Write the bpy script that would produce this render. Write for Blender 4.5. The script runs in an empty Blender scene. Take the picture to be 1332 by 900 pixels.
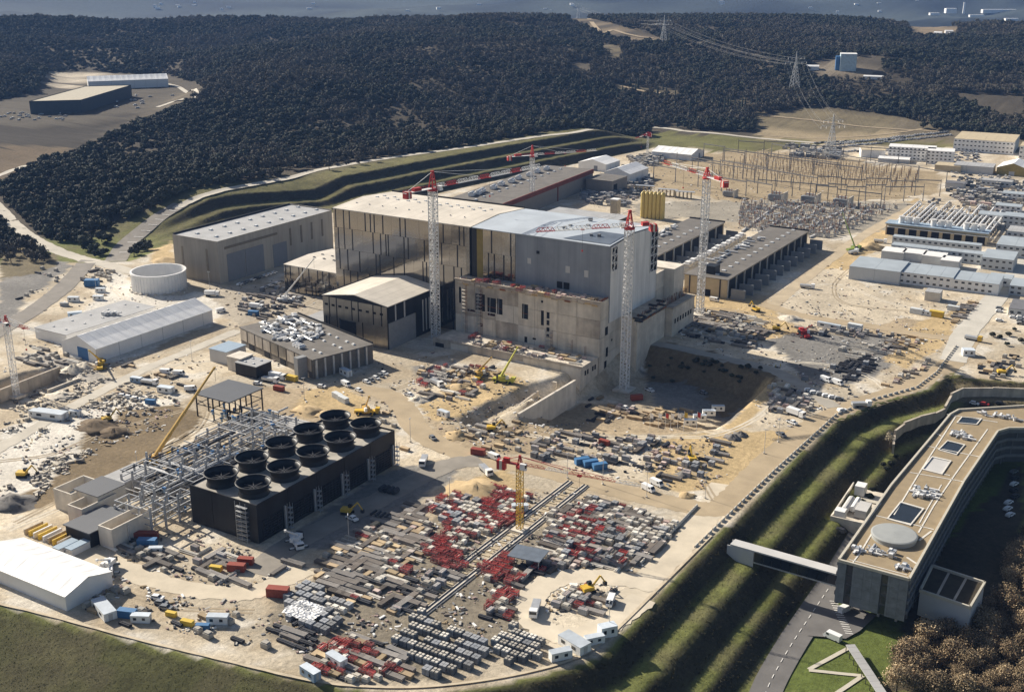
import bpy, math, random
import numpy as np
from math import radians as R, sin, cos, pi
random.seed(7); rng = np.random.default_rng(7)
sc = bpy.context.scene
COL = sc.collection

# ------------------------------------------------------------------ camera
CAM_H, F_PX, HOR = 200.0, 1520.0, 510.0          # metres above the platform, focal length in px of a 1332 px frame
YAW = R(31.5)                                    # the site grid (+Y) lies this far right of the view axis
TH = math.atan(HOR / F_PX)
cd = bpy.data.cameras.new('camera'); cam = bpy.data.objects.new('camera', cd); COL.objects.link(cam)
cd.sensor_width = 36.0; cd.lens = 36.0 * F_PX / 1332.0; cd.clip_start = 1.0; cd.clip_end = 40000
cam.location = (0, 0, CAM_H); cam.rotation_euler = (pi / 2 - TH, 0, YAW)
sc.camera = cam
# ------------------------------------------------------------------ sky and sun
SUN_EL, SUN_AZ = R(29.5), R(172.5)               # azimuth of the sun from +X
sdir = (cos(SUN_AZ) * cos(SUN_EL), sin(SUN_AZ) * cos(SUN_EL), sin(SUN_EL))
w = bpy.data.worlds.new('World'); sc.world = w; w.use_nodes = True
wn = w.node_tree.nodes; wl = w.node_tree.links
sky = wn.new('ShaderNodeTexSky'); sky.sky_type = 'NISHITA'; sky.sun_disc = False
sky.sun_elevation = SUN_EL; sky.sun_rotation = math.atan2(sdir[0], sdir[1]) % (2 * pi)
sky.air_density = 0.9; sky.dust_density = 1.8; sky.ozone_density = 1.0
bg = wn['Background']; bg.inputs['Strength'].default_value = 0.056
wl.new(sky.outputs[0], bg.inputs[0])
sl = bpy.data.lights.new('sun', 'SUN'); so = bpy.data.objects.new('sun', sl); COL.objects.link(so)
sl.energy = 5.0; sl.angle = R(0.5); sl.color = (1.0, 0.92, 0.79)
from mathutils import Vector
so.rotation_euler = Vector(sdir).to_track_quat('Z', 'Y').to_euler(); so.location = (-800, 300, 600)
sc.view_settings.view_transform = 'Standard'; sc.view_settings.look = 'None'
sc.view_settings.gamma = 1.0; sc.view_settings.use_curve_mapping = False
sc.view_settings.exposure = 0.74
sc.render.engine = 'CYCLES'
sc.cycles.max_bounces = 6; sc.cycles.diffuse_bounces = 4; sc.cycles.glossy_bounces = 3
sc.cycles.volume_bounces = 0; sc.cycles.transparent_max_bounces = 6

# ------------------------------------------------------------------ survey: a pixel of the photograph -> a point of the place
_c, _s = cos(TH), sin(TH)
FH = np.array([-sin(YAW), cos(YAW), 0.0]); RT = np.array([cos(YAW), sin(YAW), 0.0]); UP = np.array([0, 0, 1.0])
FWD = FH * _c - UP * _s; CUP = FH * _s + UP * _c
C0 = np.array([0, 0, CAM_H])
def ray(u, v): return RT * ((u - 666) / F_PX) + FWD + CUP * ((450 - v) / F_PX)
def P(u, v, z=0.0):
    d = ray(u, v); return C0 + d * ((z - CAM_H) / d[2])
def proj(x, y, z):
    dx, dy, dz = x, y, z - CAM_H
    zc = dx * FWD[0] + dy * FWD[1] + dz * FWD[2]
    zc = np.where(zc < 1.0, 1.0, zc)
    uu = 666 + F_PX * (dx * RT[0] + dy * RT[1]) / zc
    vv = 450 - F_PX * (dx * CUP[0] + dy * CUP[1] + dz * CUP[2]) / zc
    return uu, vv

# ------------------------------------------------------------------ materials
MATS = {}
def M(name, rgb, rough=0.8, metal=0.0, var=0.18, scale=0.35, rnd=0.0, bump=0.0, spec=0.3, detail=4.0, tint=None, streak=0.0, seam=None):
    if name in MATS: return MATS[name]
    m = bpy.data.materials.new(name); m.use_nodes = True
    nt = m.node_tree; n = nt.nodes; l = nt.links
    b = n['Principled BSDF']
    b.inputs['Roughness'].default_value = rough; b.inputs['Metallic'].default_value = metal
    b.inputs['Specular IOR Level'].default_value = spec
    tc = n.new('ShaderNodeTexCoord'); nz = n.new('ShaderNodeTexNoise')
    nz.inputs['Scale'].default_value = scale; nz.inputs['Detail'].default_value = detail; nz.inputs['Roughness'].default_value = 0.62
    l.new(tc.outputs['Object'], nz.inputs['Vector'])
    mr = n.new('ShaderNodeMapRange'); mr.inputs[1].default_value = 0.28; mr.inputs[2].default_value = 0.72
    mr.inputs[3].default_value = 1 - var; mr.inputs[4].default_value = 1 + var
    l.new(nz.outputs['Fac'], mr.inputs[0])
    mul = n.new('ShaderNodeVectorMath'); mul.operation = 'SCALE'; mul.inputs[0].default_value = rgb
    last = mr.outputs[0]
    if rnd > 0:
        oi = n.new('ShaderNodeObjectInfo'); m2 = n.new('ShaderNodeMapRange')
        m2.inputs[3].default_value = 1 - rnd; m2.inputs[4].default_value = 1 + rnd
        l.new(oi.outputs['Random'], m2.inputs[0])
        mm = n.new('ShaderNodeMath'); mm.operation = 'MULTIPLY'
        l.new(last, mm.inputs[0]); l.new(m2.outputs[0], mm.inputs[1]); last = mm.outputs[0]
    if streak > 0:                                 # run-off streaks down a wall
        mp = n.new('ShaderNodeMapping'); mp.inputs['Scale'].default_value = (.35, .35, .03); l.new(tc.outputs['Object'], mp.inputs['Vector'])
        n2 = n.new('ShaderNodeTexNoise'); n2.inputs['Scale'].default_value = .8; n2.inputs['Detail'].default_value = 5; l.new(mp.outputs[0], n2.inputs['Vector'])
        m5 = n.new('ShaderNodeMapRange'); m5.inputs[1].default_value = .35; m5.inputs[2].default_value = .65; m5.inputs[3].default_value = 1 - streak; m5.inputs[4].default_value = 1 + streak * .5
        l.new(n2.outputs['Fac'], m5.inputs[0]); mm = n.new('ShaderNodeMath'); mm.operation = 'MULTIPLY'; l.new(last, mm.inputs[0]); l.new(m5.outputs[0], mm.inputs[1]); last = mm.outputs[0]
    if seam:                                       # sheet joints
        sx = n.new('ShaderNodeSeparateXYZ'); l.new(tc.outputs['Object'], sx.inputs[0])
        for ax, per, wd in seam:
            a1 = n.new('ShaderNodeMath'); a1.operation = 'MULTIPLY'; a1.inputs[1].default_value = 1.0 / per; l.new(sx.outputs[ax], a1.inputs[0])
            a2 = n.new('ShaderNodeMath'); a2.operation = 'FRACT'; l.new(a1.outputs[0], a2.inputs[0])
            a3 = n.new('ShaderNodeMath'); a3.operation = 'GREATER_THAN'; a3.inputs[1].default_value = wd / per; l.new(a2.outputs[0], a3.inputs[0])
            a4 = n.new('ShaderNodeMapRange'); a4.inputs[3].default_value = .72; a4.inputs[4].default_value = 1.0; l.new(a3.outputs[0], a4.inputs[0])
            mm = n.new('ShaderNodeMath'); mm.operation = 'MULTIPLY'; l.new(last, mm.inputs[0]); l.new(a4.outputs[0], mm.inputs[1]); last = mm.outputs[0]
    l.new(last, mul.inputs['Scale'])
    out = mul.outputs[0]
    if tint:                                       # a second colour that comes in with the object's random value
        oi = n.new('ShaderNodeObjectInfo'); mx = n.new('ShaderNodeMix'); mx.data_type = 'RGBA'; mx.blend_type = 'MIX'
        m3 = n.new('ShaderNodeMath'); m3.operation = 'MULTIPLY'; m3.inputs[1].default_value = 7.31
        m4 = n.new('ShaderNodeMath'); m4.operation = 'FRACT'
        l.new(oi.outputs['Random'], m3.inputs[0]); l.new(m3.outputs[0], m4.inputs[0])
        sc2 = n.new('ShaderNodeVectorMath'); sc2.operation = 'SCALE'; sc2.inputs[0].default_value = tint
        l.new(last, sc2.inputs['Scale'])
        l.new(m4.outputs[0], mx.inputs[0]); l.new(out, mx.inputs[6]); l.new(sc2.outputs[0], mx.inputs[7]); out = mx.outputs[2]
    l.new(out, b.inputs['Base Color'])
    if bump > 0:
        bp = n.new('ShaderNodeBump'); bp.inputs['Strength'].default_value = bump; bp.inputs['Distance'].default_value = 0.3
        l.new(nz.outputs['Fac'], bp.inputs['Height']); l.new(bp.outputs[0], b.inputs['Normal'])
    MATS[name] = m
    return m

# ------------------------------------------------------------------ mesh and object helpers
class MB:
    """collects boxes, bars, tubes and prisms; build() links them as ONE mesh object"""
    def __init__(s): s.v = []; s.f = []; s.m = []; s.mats = []
    def mi(s, mat):
        if mat not in s.mats: s.mats.append(mat)
        return s.mats.index(mat)
    def add(s, vs, fs, mat):
        k = len(s.v); i = s.mi(mat); s.v.extend([tuple(map(float, p)) for p in vs])
        for f in fs: s.f.append(tuple(k + j for j in f)); s.m.append(i)
        return s
    def box(s, x0, y0, z0, x1, y1, z1, mat):
        return s.add([(x0,y0,z0),(x1,y0,z0),(x1,y1,z0),(x0,y1,z0),(x0,y0,z1),(x1,y0,z1),(x1,y1,z1),(x0,y1,z1)],
              [(0,3,2,1),(4,5,6,7),(0,1,5,4),(1,2,6,5),(2,3,7,6),(3,0,4,7)], mat)
    def cbox(s, cx, cy, z0, w_, d_, h_, mat, rz=0.0):
        c, q = cos(rz), sin(rz); vs = []
        for z in (z0, z0 + h_):
            for a, b in ((-1,-1),(1,-1),(1,1),(-1,1)):
                x, y = a * w_ / 2, b * d_ / 2
                vs.append((cx + x * c - y * q, cy + x * q + y * c, z))
        return s.add(vs, [(0,3,2,1),(4,5,6,7),(0,1,5,4),(1,2,6,5),(2,3,7,6),(3,0,4,7)], mat)
    def bar(s, p, q, r, mat, n=4, r2=None):
        p = Vector(p); q = Vector(q); d = q - p
        if d.length < 1e-6: return s
        d.normalize(); a = Vector((0, 0, 1)) if abs(d.z) < 0.95 else Vector((1, 0, 0))
        x = d.cross(a).normalized(); y = d.cross(x); r2 = r if r2 is None else r2
        vs = []
        for c_, rr in ((p, r), (q, r2)):
            for i in range(n):
                t = 2 * pi * (i + 0.5) / n; vs.append(c_ + x * (rr * cos(t)) + y * (rr * sin(t)))
        fs = [(i, (i + 1) % n, n + (i + 1) % n, n + i) for i in range(n)] + [tuple(range(n))[::-1], tuple(range(n, 2 * n))]
        return s.add(vs, fs, mat)
    def lathe(s, cx, cy, prof, mat, n=24, cap=False):
        vs = []; fs = []
        for r_, z in prof:
            for i in range(n):
                t = 2 * pi * i / n; vs.append((cx + r_ * cos(t), cy + r_ * sin(t), z))
        for k in range(len(prof) - 1):
            for i in range(n):
                j = (i + 1) % n; fs.append((k*n+i, k*n+j, (k+1)*n+j, (k+1)*n+i))
        if cap: fs.append(tuple((len(prof)-1)*n + i for i in range(n)))
        return s.add(vs, fs, mat)
    def prism(s, poly, z0, z1, mat, top=None):
        n = len(poly)
        vs = [(x, y, z0) for x, y in poly] + [(x, y, z1) for x, y in poly]
        s.add(vs, [(i, (i+1) % n, n + (i+1) % n, n + i) for i in range(n)] + [tuple(range(n))[::-1]], mat)
        return s.add(vs[n:], [tuple(range(n))], top or mat)
    def gable(s, x0, y0, x1, y1, ze, zr, mat, axis='y', t=0.25, over=0.4):
        """two roof slopes with thickness; the ridge runs along axis"""
        if axis == 'y':
            xm = (x0 + x1) / 2; a = [(x0-over, ze), (xm, zr), (x1+over, ze)]
            for (xa, za), (xb, zb) in ((a[0], a[1]), (a[1], a[2])):
                s.add([(xa,y0-over,za),(xb,y0-over,zb),(xb,y1+over,zb),(xa,y1+over,za),(xa,y0-over,za-t),(xb,y0-over,zb-t),(xb,y1+over,zb-t),(xa,y1+over,za-t)],
                      [(0,1,2,3),(7,6,5,4),(0,4,5,1),(1,5,6,2),(2,6,7,3),(3,7,4,0)], mat)
        else:
            ym = (y0 + y1) / 2; a = [(y0-over, ze), (ym, zr), (y1+over, ze)]
            for (ya, za), (yb, zb) in ((a[0], a[1]), (a[1], a[2])):
                s.add([(x0-over,ya,za),(x1+over,ya,za),(x1+over,yb,zb),(x0-over,yb,zb),(x0-over,ya,za-t),(x1+over,ya,za-t),(x1+over,yb,zb-t),(x0-over,yb,zb-t)],
                      [(0,1,2,3),(7,6,5,4),(0,4,5,1),(1,5,6,2),(2,6,7,3),(3,7,4,0)], mat)
        return s
    def mesh(s, name):
        me = bpy.data.meshes.new(name); me.from_pydata(s.v, [], s.f)
        for m in s.mats: me.materials.append(m)
        me.polygons.foreach_set('material_index', np.array(s.m, dtype=np.int32)); me.update()
        return me
    def build(s, name, parent=None, **kw): return obj(name, s.mesh(name), parent, **kw)

def obj(name, me, parent=None, loc=None, rz=0.0, label=None, cat=None, group=None, kind=None, scale=None):
    o = bpy.data.objects.new(name, me); COL.objects.link(o)
    if parent: o.parent = parent
    if loc is not None: o.location = tuple(map(float, loc))
    if rz: o.rotation_euler = (0, 0, rz)
    if scale is not None: o.scale = scale if hasattr(scale, '__len__') else (scale,) * 3
    if label: o['label'] = label
    if cat: o['category'] = cat
    if group: o['group'] = group
    if kind: o['kind'] = kind
    return o
def thing(name, label, cat, loc=(0, 0, 0), rz=0.0, group=None, scale=None):
    return obj(name, None, None, loc, rz, label, cat, group, None, scale)
def box1(name, parent, x0, y0, z0, x1, y1, z1, mat, **kw):
    return MB().box(x0, y0, z0, x1, y1, z1, mat).build(name, parent, **kw)
def copy_tree(o, loc, rz=0.0, label=None, group=None, scale=None, parent=None):
    c = o.copy(); COL.objects.link(c); c.parent = parent
    if parent is None:
        c.location = tuple(map(float, loc)); c.rotation_euler = (0, 0, rz)
        if scale is not None: c.scale = scale if hasattr(scale, '__len__') else (scale,) * 3
        if label: c['label'] = label
        if group: c['group'] = group
    for ch in o.children:
        copy_tree(ch, None, parent=c)
    return c
class Kind:
    """one thing built with its parts; the first place() moves it, every further one copies it"""
    def __init__(s, root): s.r = root; s.used = False; s.kids = None
    def place(s, loc, rz=0.0, label=None, group=None, scale=None):
        if not s.used:
            s.used = True; o = s.r; o.location = tuple(map(float, loc)); o.rotation_euler = (0, 0, rz)
            if scale is not None: o.scale = scale if hasattr(scale, '__len__') else (scale,) * 3
            if label: o['label'] = label
            if group: o['group'] = group
            return o
        return copy_tree(s.r, loc, rz, label, group, scale)
def inpoly(px, py, poly):
    px = np.asarray(px, float); py = np.asarray(py, float); ins = np.zeros(px.shape, bool)
    n = len(poly)
    for i in range(n):
        x0, y0 = poly[i]; x1, y1 = poly[(i + 1) % n]
        if y0 == y1: continue
        c = ((y0 > py) != (y1 > py)) & (px < (x1 - x0) * (py - y0) / (y1 - y0) + x0)
        ins ^= c
    return ins
def sdist(px, py, poly):
    """signed distance to a polygon, positive outside"""
    d = np.full(np.shape(px), 1e9); n = len(poly)
    for i in range(n):
        x0, y0 = poly[i]; x1, y1 = poly[(i + 1) % n]
        ex, ey = x1 - x0, y1 - y0; L = ex * ex + ey * ey
        t = np.clip(((px - x0) * ex + (py - y0) * ey) / L, 0, 1)
        d = np.minimum(d, (px - x0 - t * ex) ** 2 + (py - y0 - t * ey) ** 2)
    d = np.sqrt(d); return np.where(inpoly(px, py, poly), -d, d)
def sstep(a, b, x):
    t = np.clip((np.asarray(x, float) - a) / (b - a), 0, 1); return t * t * (3 - 2 * t)
_tab = rng.random((256, 256))
def vnoise(x, y):
    xi = np.floor(x).astype(int); yi = np.floor(y).astype(int); fx = x - xi; fy = y - yi
    fx = fx * fx * (3 - 2 * fx); fy = fy * fy * (3 - 2 * fy)
    g = lambda a, b: _tab[a & 255, b & 255]
    return (g(xi, yi) * (1-fx) + g(xi+1, yi) * fx) * (1-fy) + (g(xi, yi+1) * (1-fx) + g(xi+1, yi+1) * fx) * fy
def fnoise(x, y, o=4):
    a = 0; k = 1.0; t = 0
    for i in range(o):
        a = a + k * vnoise(x * 2**i + 17.3 * i, y * 2**i + 5.1 * i); t += k; k *= 0.5
    return a / t
# ================================================================== terrain
PLAT = [tuple(P(u, v)[:2]) for u, v in [(0,786),(120,818),(240,850),(440,893),(520,905),(590,900),(700,880),(770,858),(800,835),(860,772),(940,690),
        (1010,620),(1090,545),(1140,523),(1210,505),(1232,482),(1262,492),(1340,497)]]
PLAT = [(-900, 120), (-420, 178), (-340, 190)] + PLAT + [(300, 640), (500, 1400), (-184, 1334), (-376, 1300), (-427, 1185), (-533, 1163), (-559, 1021), (-582, 880),
        (-596, 770), (-640, 651), (-642, 575), (-630, 528), (-700, 470), (-800, 420), (-1000, 330)]
PIT = [tuple(P(u, v)[:2]) for u, v in [(700,500),(835,447),(880,457),(940,469),(1008,492),(992,508),(955,542),(930,558),(860,562),(760,561),(700,552),(672,546)]]
CUT1 = [tuple(P(u, v)[:2]) for u, v in [(592,545),(640,520),(690,498),(722,492),(700,512),(640,548),(610,556)]]
CUT2 = [tuple(P(u, v)[:2]) for u, v in [(-40,530),(-20,500),(30,484),(82,476),(100,488),(70,508),(20,532)]]
PLATEAU_Z = 24.0
PLATEAU = [tuple(P(u, v, PLATEAU_Z)[:2]) for u, v in [(-60,160),(0,158),(60,160),(150,152),(205,132),(262,118),(255,108),(215,100),(100,95),(60,120),(-60,140)]]
UPX = [-1e6, 0, 3, 11, 20, 28, 37, 45, 62, 1e6]; UPZ = [0, 0, 0.2, 6.6, 7.2, 13.4, 14, 20, 20.4, 20.4]
DNX = [-1e6, 0, 1.5, 9.5, 15.5, 23.5, 28, 34, 37, 1e6];   DNZ = [0, 0, -.2, -5.1, -5.3, -10.4, -10.6, -14.4, -15, -15]
def hgt(x, y, fine=True):
    x = np.asarray(x, float); y = np.asarray(y, float)
    f = x * FH[0] + y * FH[1]; l = x * RT[0] + y * RT[1]
    d = sdist(x, y, PLAT); dp = np.maximum(d, 0)
    front = sstep(640, 600, y + 0.25 * (x + 100)) * sstep(-720, -520, x)          # the side of the embankment
    kup = sstep(560, 690, y) * sstep(1230, 1120, y) * (1 - front) * sstep(-300, -450, x)
    zd = np.interp(dp, DNX, DNZ); zu = np.interp(dp, UPX, UPZ)
    wl_ = sstep(300, 250, y + .2 * x + 40) * sstep(-140, -190, x); zd = zd * (1 - wl_) + np.maximum(-15, -.42 * dp) * wl_
    z = front * zd + kup * zu
    # wooded hills behind the site, a ridge about 2.5 km out, then lower land
    r = np.hypot(x, y); back = sstep(40, 380, dp) * (1 - front) * sstep(560, 760, r)
    s = np.clip((r - 650) / 1850, 0, 1)
    crest = 82 + 10 * (fnoise(l / 420 + 3, 0.5 + 0 * l, 3) - .5) * 2 - 14 * sstep(150, 900, l) - 10 * sstep(-300, -1100, l)
    hill = crest * s ** 1.15 + 72 * (fnoise(x / 520 + 9.2, y / 520 + 2.4, 3) - .5) * sstep(0.02, 0.35, s) - kup * 0
    far = sstep(2520, 3300, r); farz = -110 + 170 * sstep(3800, 8500, r) + 120 * (fnoise(x / 430 + 3.3, y / 430 + 1.9, 4) - .5) + 120 * (fnoise(x / 1300 + 1.1, y / 1300 + 7.7, 5) - .3)
    hill = hill * (1 - far) + farz * far
    z = z + back * (hill - 0.55 * kup * zu * sstep(0, .25, s))
    # level ground of the far works on the left, with its bank
    pd = sdist(x, y, PLATEAU); wgt = sstep(70, 0, pd)
    z = z * (1 - wgt) + PLATEAU_Z * wgt
    # excavations
    for poly, px_, pz_ in ((PIT, [-1e5, -9.5, -6, -4.6, 0, 1e5], [12, 12, 7, 6.4, 0, 0]), (CUT1, [-1e5, -4.5, 0, 1e5], [4, 4, 0, 0]), (CUT2, [-1e5, -4, 0, 1e5], [6, 6, 0, 0])):
        z = z - np.interp(sdist(x, y, poly), px_, pz_)
    if fine:
        z = z + (fnoise(x / 7.0, y / 7.0, 3) - .5) * np.where((d < 0) & (z < -.5), .8, np.where(front > .5, .2, np.where((kup > .3) & (dp < 62), .7, np.clip(0.25 + np.maximum(dp - 70, 0) * 0.03, 0.25, 1.6)))) * (d > -400) * sstep(0, 2, np.abs(z) + np.maximum(dp - 3, 0))
    return z
def axis(a, b, step, lo, hi, g=1.075):
    c = list(np.arange(a, b + 1e-6, step)); x, s = a, step
    left = []
    while x > lo: s *= g; x -= s; left.append(x)
    x, s = c[-1], step; right = []
    while x < hi: s *= g; x += s; right.append(x)
    return np.array(left[::-1] + c + right)
gx = axis(-720, -20, 2.2, -11000, 9000); gy = axis(170, 1010, 2.2, -3000, 13000)
X, Y = np.meshgrid(gx, gy, indexing='xy'); Z = hgt(X, Y)
nx, ny = len(gx), len(gy)
def hg(x, y):
    """height of the ground sheet itself (bilinear on its grid)"""
    x = np.asarray(x, float); y = np.asarray(y, float)
    i = np.clip(np.searchsorted(gx, x) - 1, 0, nx - 2); j = np.clip(np.searchsorted(gy, y) - 1, 0, ny - 2)
    a = np.clip((x - gx[i]) / (gx[i+1] - gx[i]), 0, 1); b = np.clip((y - gy[j]) / (gy[j+1] - gy[j]), 0, 1)
    return (Z[j, i] * (1-a) + Z[j, i+1] * a) * (1-b) + (Z[j+1, i] * (1-a) + Z[j+1, i+1] * a) * b
def hz(x, y): return float(hg(x, y))
TT = np.concatenate([np.linspace(280, 1100, 821), np.linspace(1102, 3400, 900)])
def T(u, v, lift=0.0):
    """the point of the ground that the photograph shows at a pixel"""
    d = ray(u, v); q = TT / math.hypot(d[0], d[1])
    z = CAM_H + d[2] * q; h = hg(d[0] * q, d[1] * q); k = np.where(z < h)[0]
    if len(k) == 0: return P(u, v)
    k = k[0]
    if k > 0:
        a, b = z[k-1] - h[k-1], z[k] - h[k]; qq = q[k-1] + (q[k] - q[k-1]) * a / (a - b)
    else: qq = q[k]
    return np.array([d[0] * qq, d[1] * qq, CAM_H + d[2] * qq + lift])

# ---- which ground lies where (earth, gravel, sand, grass, wood floor)
PALE = (.5, .43, .325); WHITE = (.6, .56, .49); SAND = (.46, .345, .19); TAN = (.36, .285, .19); GREY = (.2, .19, .175); DIRT = (.185, .14, .085)
GRASS = (.155, .165, .052); SCRUB = (.05, .043, .026); WOOD = (.075, .063, .046); DRYG = (.17, .14, .085); ROCK = (.5, .43, .33); FAR = (.03, .035, .03)
U, V = proj(X, Y, Z); UN = U + (fnoise(X / 9, Y / 9, 3) - .5) * 16; VN = V + (fnoise(X / 9 + 40, Y / 9 + 9, 3) - .5) * 9
D = sdist(X, Y, PLAT)
colr = np.zeros((ny, nx, 3)); colr[:] = PALE
tone = fnoise(X / 33, Y / 33, 4)[..., None]; tone2 = fnoise(X / 12 + 70, Y / 12 + 31, 4)[..., None]
colr = colr * (0.6 + 0.76 * tone) 
mixw = sstep(.54, .66, tone2); colr = colr * (1 - mixw * .6) + np.array(TAN) * mixw * .6
mixw = sstep(.40, .30, tone2); colr = colr * (1 - mixw * .7) + np.array(WHITE) * mixw * .7
out = D > 0
gradx = np.gradient(Z, axis=1) / np.gradient(X, axis=1); grady = np.gradient(Z, axis=0) / np.gradient(Y, axis=0)
slope = np.hypot(gradx, grady)[..., None]
tone3 = fnoise(X / 5 + 11, Y / 5 + 3, 3)[..., None]; gr = np.array(GRASS) * (0.45 + 0.6 * tone2 + .5 * tone3); dryw = sstep(.48, .68, tone2) * .55; gr = gr * (1 - dryw) + np.array(DRYG) * .8 * dryw; bk = sstep(540, 620, Y)[..., None] * .75; gr = gr * (1 - bk) + np.array((.125, .108, .05)) * (.6 + .8 * tone3) * bk; scb = np.array(SCRUB) * (0.6 + 0.8 * tone2)
bank = gr * (1 - sstep(.28, .5, slope)) + scb * sstep(.28, .5, slope)
wood = np.array(WOOD) * (0.7 + 0.6 * tone2)
od = sstep(62, 90, D)[..., None] * (1 - (sstep(640, 600, Y + 0.25 * (X + 100)) * sstep(-720, -520, X))[..., None])
colout = bank * (1 - od) + wood * od
colr = np.where(out[..., None], colout, colr)
rr = np.hypot(X, Y); ff = sstep(2500, 2900, rr)[..., None]
colr = colr * (1 - ff) + np.array(FAR) * (0.45 + 1.7 * sstep(.35, .7, fnoise(X / 260, Y / 260, 5)))[..., None] * ff
ZONES = [
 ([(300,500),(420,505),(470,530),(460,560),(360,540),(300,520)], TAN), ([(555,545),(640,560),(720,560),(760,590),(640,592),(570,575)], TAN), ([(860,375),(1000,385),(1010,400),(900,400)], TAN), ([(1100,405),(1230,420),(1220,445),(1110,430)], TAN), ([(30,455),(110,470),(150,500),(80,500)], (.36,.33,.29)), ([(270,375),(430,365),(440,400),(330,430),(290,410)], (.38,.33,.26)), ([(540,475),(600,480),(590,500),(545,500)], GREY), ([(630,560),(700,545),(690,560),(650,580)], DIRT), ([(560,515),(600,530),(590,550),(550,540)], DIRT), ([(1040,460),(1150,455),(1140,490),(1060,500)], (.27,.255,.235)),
 # (pixels of the photograph, colour)
 ([(0,560),(60,545),(130,520),(200,515),(235,520),(215,550),(150,580),(110,600),(60,640),(0,650)], WHITE),
 ([(110,565),(165,535),(235,528),(265,540),(240,575),(170,605),(90,640),(30,668),(10,655),(60,630),(100,600)], DIRT),
 ([(60,440),(110,470),(160,470),(280,420),(290,400),(260,380),(200,385),(150,350),(110,400)], WHITE),
 ([(40,380),(100,345),(60,340),(20,380),(-40,420),(-40,450),(0,440)], GREY),
 ([(0,360),(75,335),(90,345),(60,370),(0,400)], GREY),
 ([(0,310),(60,325),(80,335),(70,350),(0,365)], DRYG),
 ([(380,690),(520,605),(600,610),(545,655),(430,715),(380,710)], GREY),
 ([(610,625),(655,610),(690,640),(650,660),(585,655)], SAND),
 ([(585,480),(650,480),(690,500),(640,520),(600,540),(560,550),(545,530),(580,505)], SAND),
 ([(440,500),(475,520),(490,560),(450,545),(380,530),(400,505)], SAND),
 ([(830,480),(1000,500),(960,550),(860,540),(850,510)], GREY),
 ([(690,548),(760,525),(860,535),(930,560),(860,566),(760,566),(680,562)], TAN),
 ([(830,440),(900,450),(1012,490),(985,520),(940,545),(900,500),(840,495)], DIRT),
 ([(960,560),(1010,515),(1000,495),(955,545),(935,560)], SAND),
 ([(860,570),(960,560),(1040,560),(1000,600),(950,640),(880,640),(840,620)], SAND),
 ([(1000,420),(1010,380),(1060,350),(1100,340),(1120,370),(1200,400),(1150,420),(1060,430)], PALE),
 ([(880,380),(990,390),(1060,440),(1000,440),(900,420)], SAND),
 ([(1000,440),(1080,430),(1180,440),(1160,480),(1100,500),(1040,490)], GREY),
 ([(1190,420),(1250,400),(1240,440),(1180,480),(1150,470)], SAND),
 ([(1060,350),(1190,258),(1205,262),(1110,350)], SAND),
 ([(840,205),(1000,195),(1225,225),(1220,250),(1180,258),(1000,270),(850,245)], (.33,.26,.165)),
 ([(820,265),(1000,260),(1190,265),(1160,300),(1070,310),(960,290),(830,280)], (.3,.27,.22)),
 ([(740,230),(840,200),(850,245),(820,280),(760,270)], PALE),
 ([(620,740),(700,690),(800,650),(900,690),(780,740),(700,840),(560,885),(440,880),(350,830),(360,780),(520,690),(640,650)], (.22,.19,.145)),
 ([(690,765),(730,745),(800,750),(860,760),(800,800),(740,830),(700,800)], (.56,.49,.38)),
 ([(975,155),(1060,140),(1160,150),(1230,170),(1332,180),(1332,200),(1180,180),(1060,185),(1000,180)], DRYG),
 ([(985,178),(1060,186),(1180,182),(1180,172),(1060,172),(1000,165)], (.3,.24,.15)),
 ([(800,112),(870,118),(990,140),(1010,160),(980,170),(890,126),(805,118)], DRYG),
 ([(-60,162),(60,165),(130,160),(190,140),(150,165),(120,185),(60,200),(-60,200)], (.032,.026,.019)),
 ([(-60,190),(100,192),(95,205),(0,235),(-60,250)], (.13,.095,.058)),
 ([(66,105),(80,96),(110,94),(130,97),(100,115),(75,118)], ROCK),
 ([(190,150),(250,118),(265,120),(215,140),(205,152),(170,165)], (.11,.09,.062)),
 ([(740,22),(800,34),(850,48),(870,58),(800,50),(745,28)], (.2,.155,.1)),
 ([(780,58),(806,60),(812,76),(792,72)], DRYG), ([(740,80),(790,84),(780,98),(745,96)], (.13,.11,.08)),
 ([(860,45),(1000,100),(1060,130),(1040,140),(980,105),(850,58)], (.12,.1,.075)),
 ([(1180,32),(1200,28),(1245,36),(1240,50),(1185,48)], (.22,.17,.11)),
 ([(1050,86),(1100,78),(1140,92),(1130,106),(1060,102)], (.2,.165,.12)),
 ([(1160,150),(1332,150),(1332,190),(1170,180)], (.15,.125,.085)),
 ([(845,172),(975,178),(980,195),(930,196),(850,192)], (.14,.135,.05)),
 ([(1232,500),(1332,505),(1332,525),(1240,520)], DRYG),
 ([(985,900),(1010,840),(1080,770),(1130,690),(1200,600),(1332,560),(1332,900)], (.1,.125,.032)),
 ([(1180,760),(1332,600),(1332,900),(1150,900),(1170,830)], (.075,.06,.038)),
 ([(195,325),(225,316),(226,360),(200,350)], SAND),
]
vis = (np.hypot(X, Y) < 3200)
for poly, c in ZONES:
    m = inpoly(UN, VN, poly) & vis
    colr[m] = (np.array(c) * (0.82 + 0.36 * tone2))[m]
me = bpy.data.meshes.new('ground')
idx = np.arange(nx * ny).reshape(ny, nx)
quads = np.stack([idx[:-1, :-1], idx[:-1, 1:], idx[1:, 1:], idx[1:, :-1]], -1).reshape(-1, 4)
me.vertices.add(nx * ny); me.vertices.foreach_set('co', np.stack([X, Y, Z], -1).reshape(-1).astype(np.float32))
me.loops.add(quads.size); me.loops.foreach_set('vertex_index', quads.reshape(-1).astype(np.int32))
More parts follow.
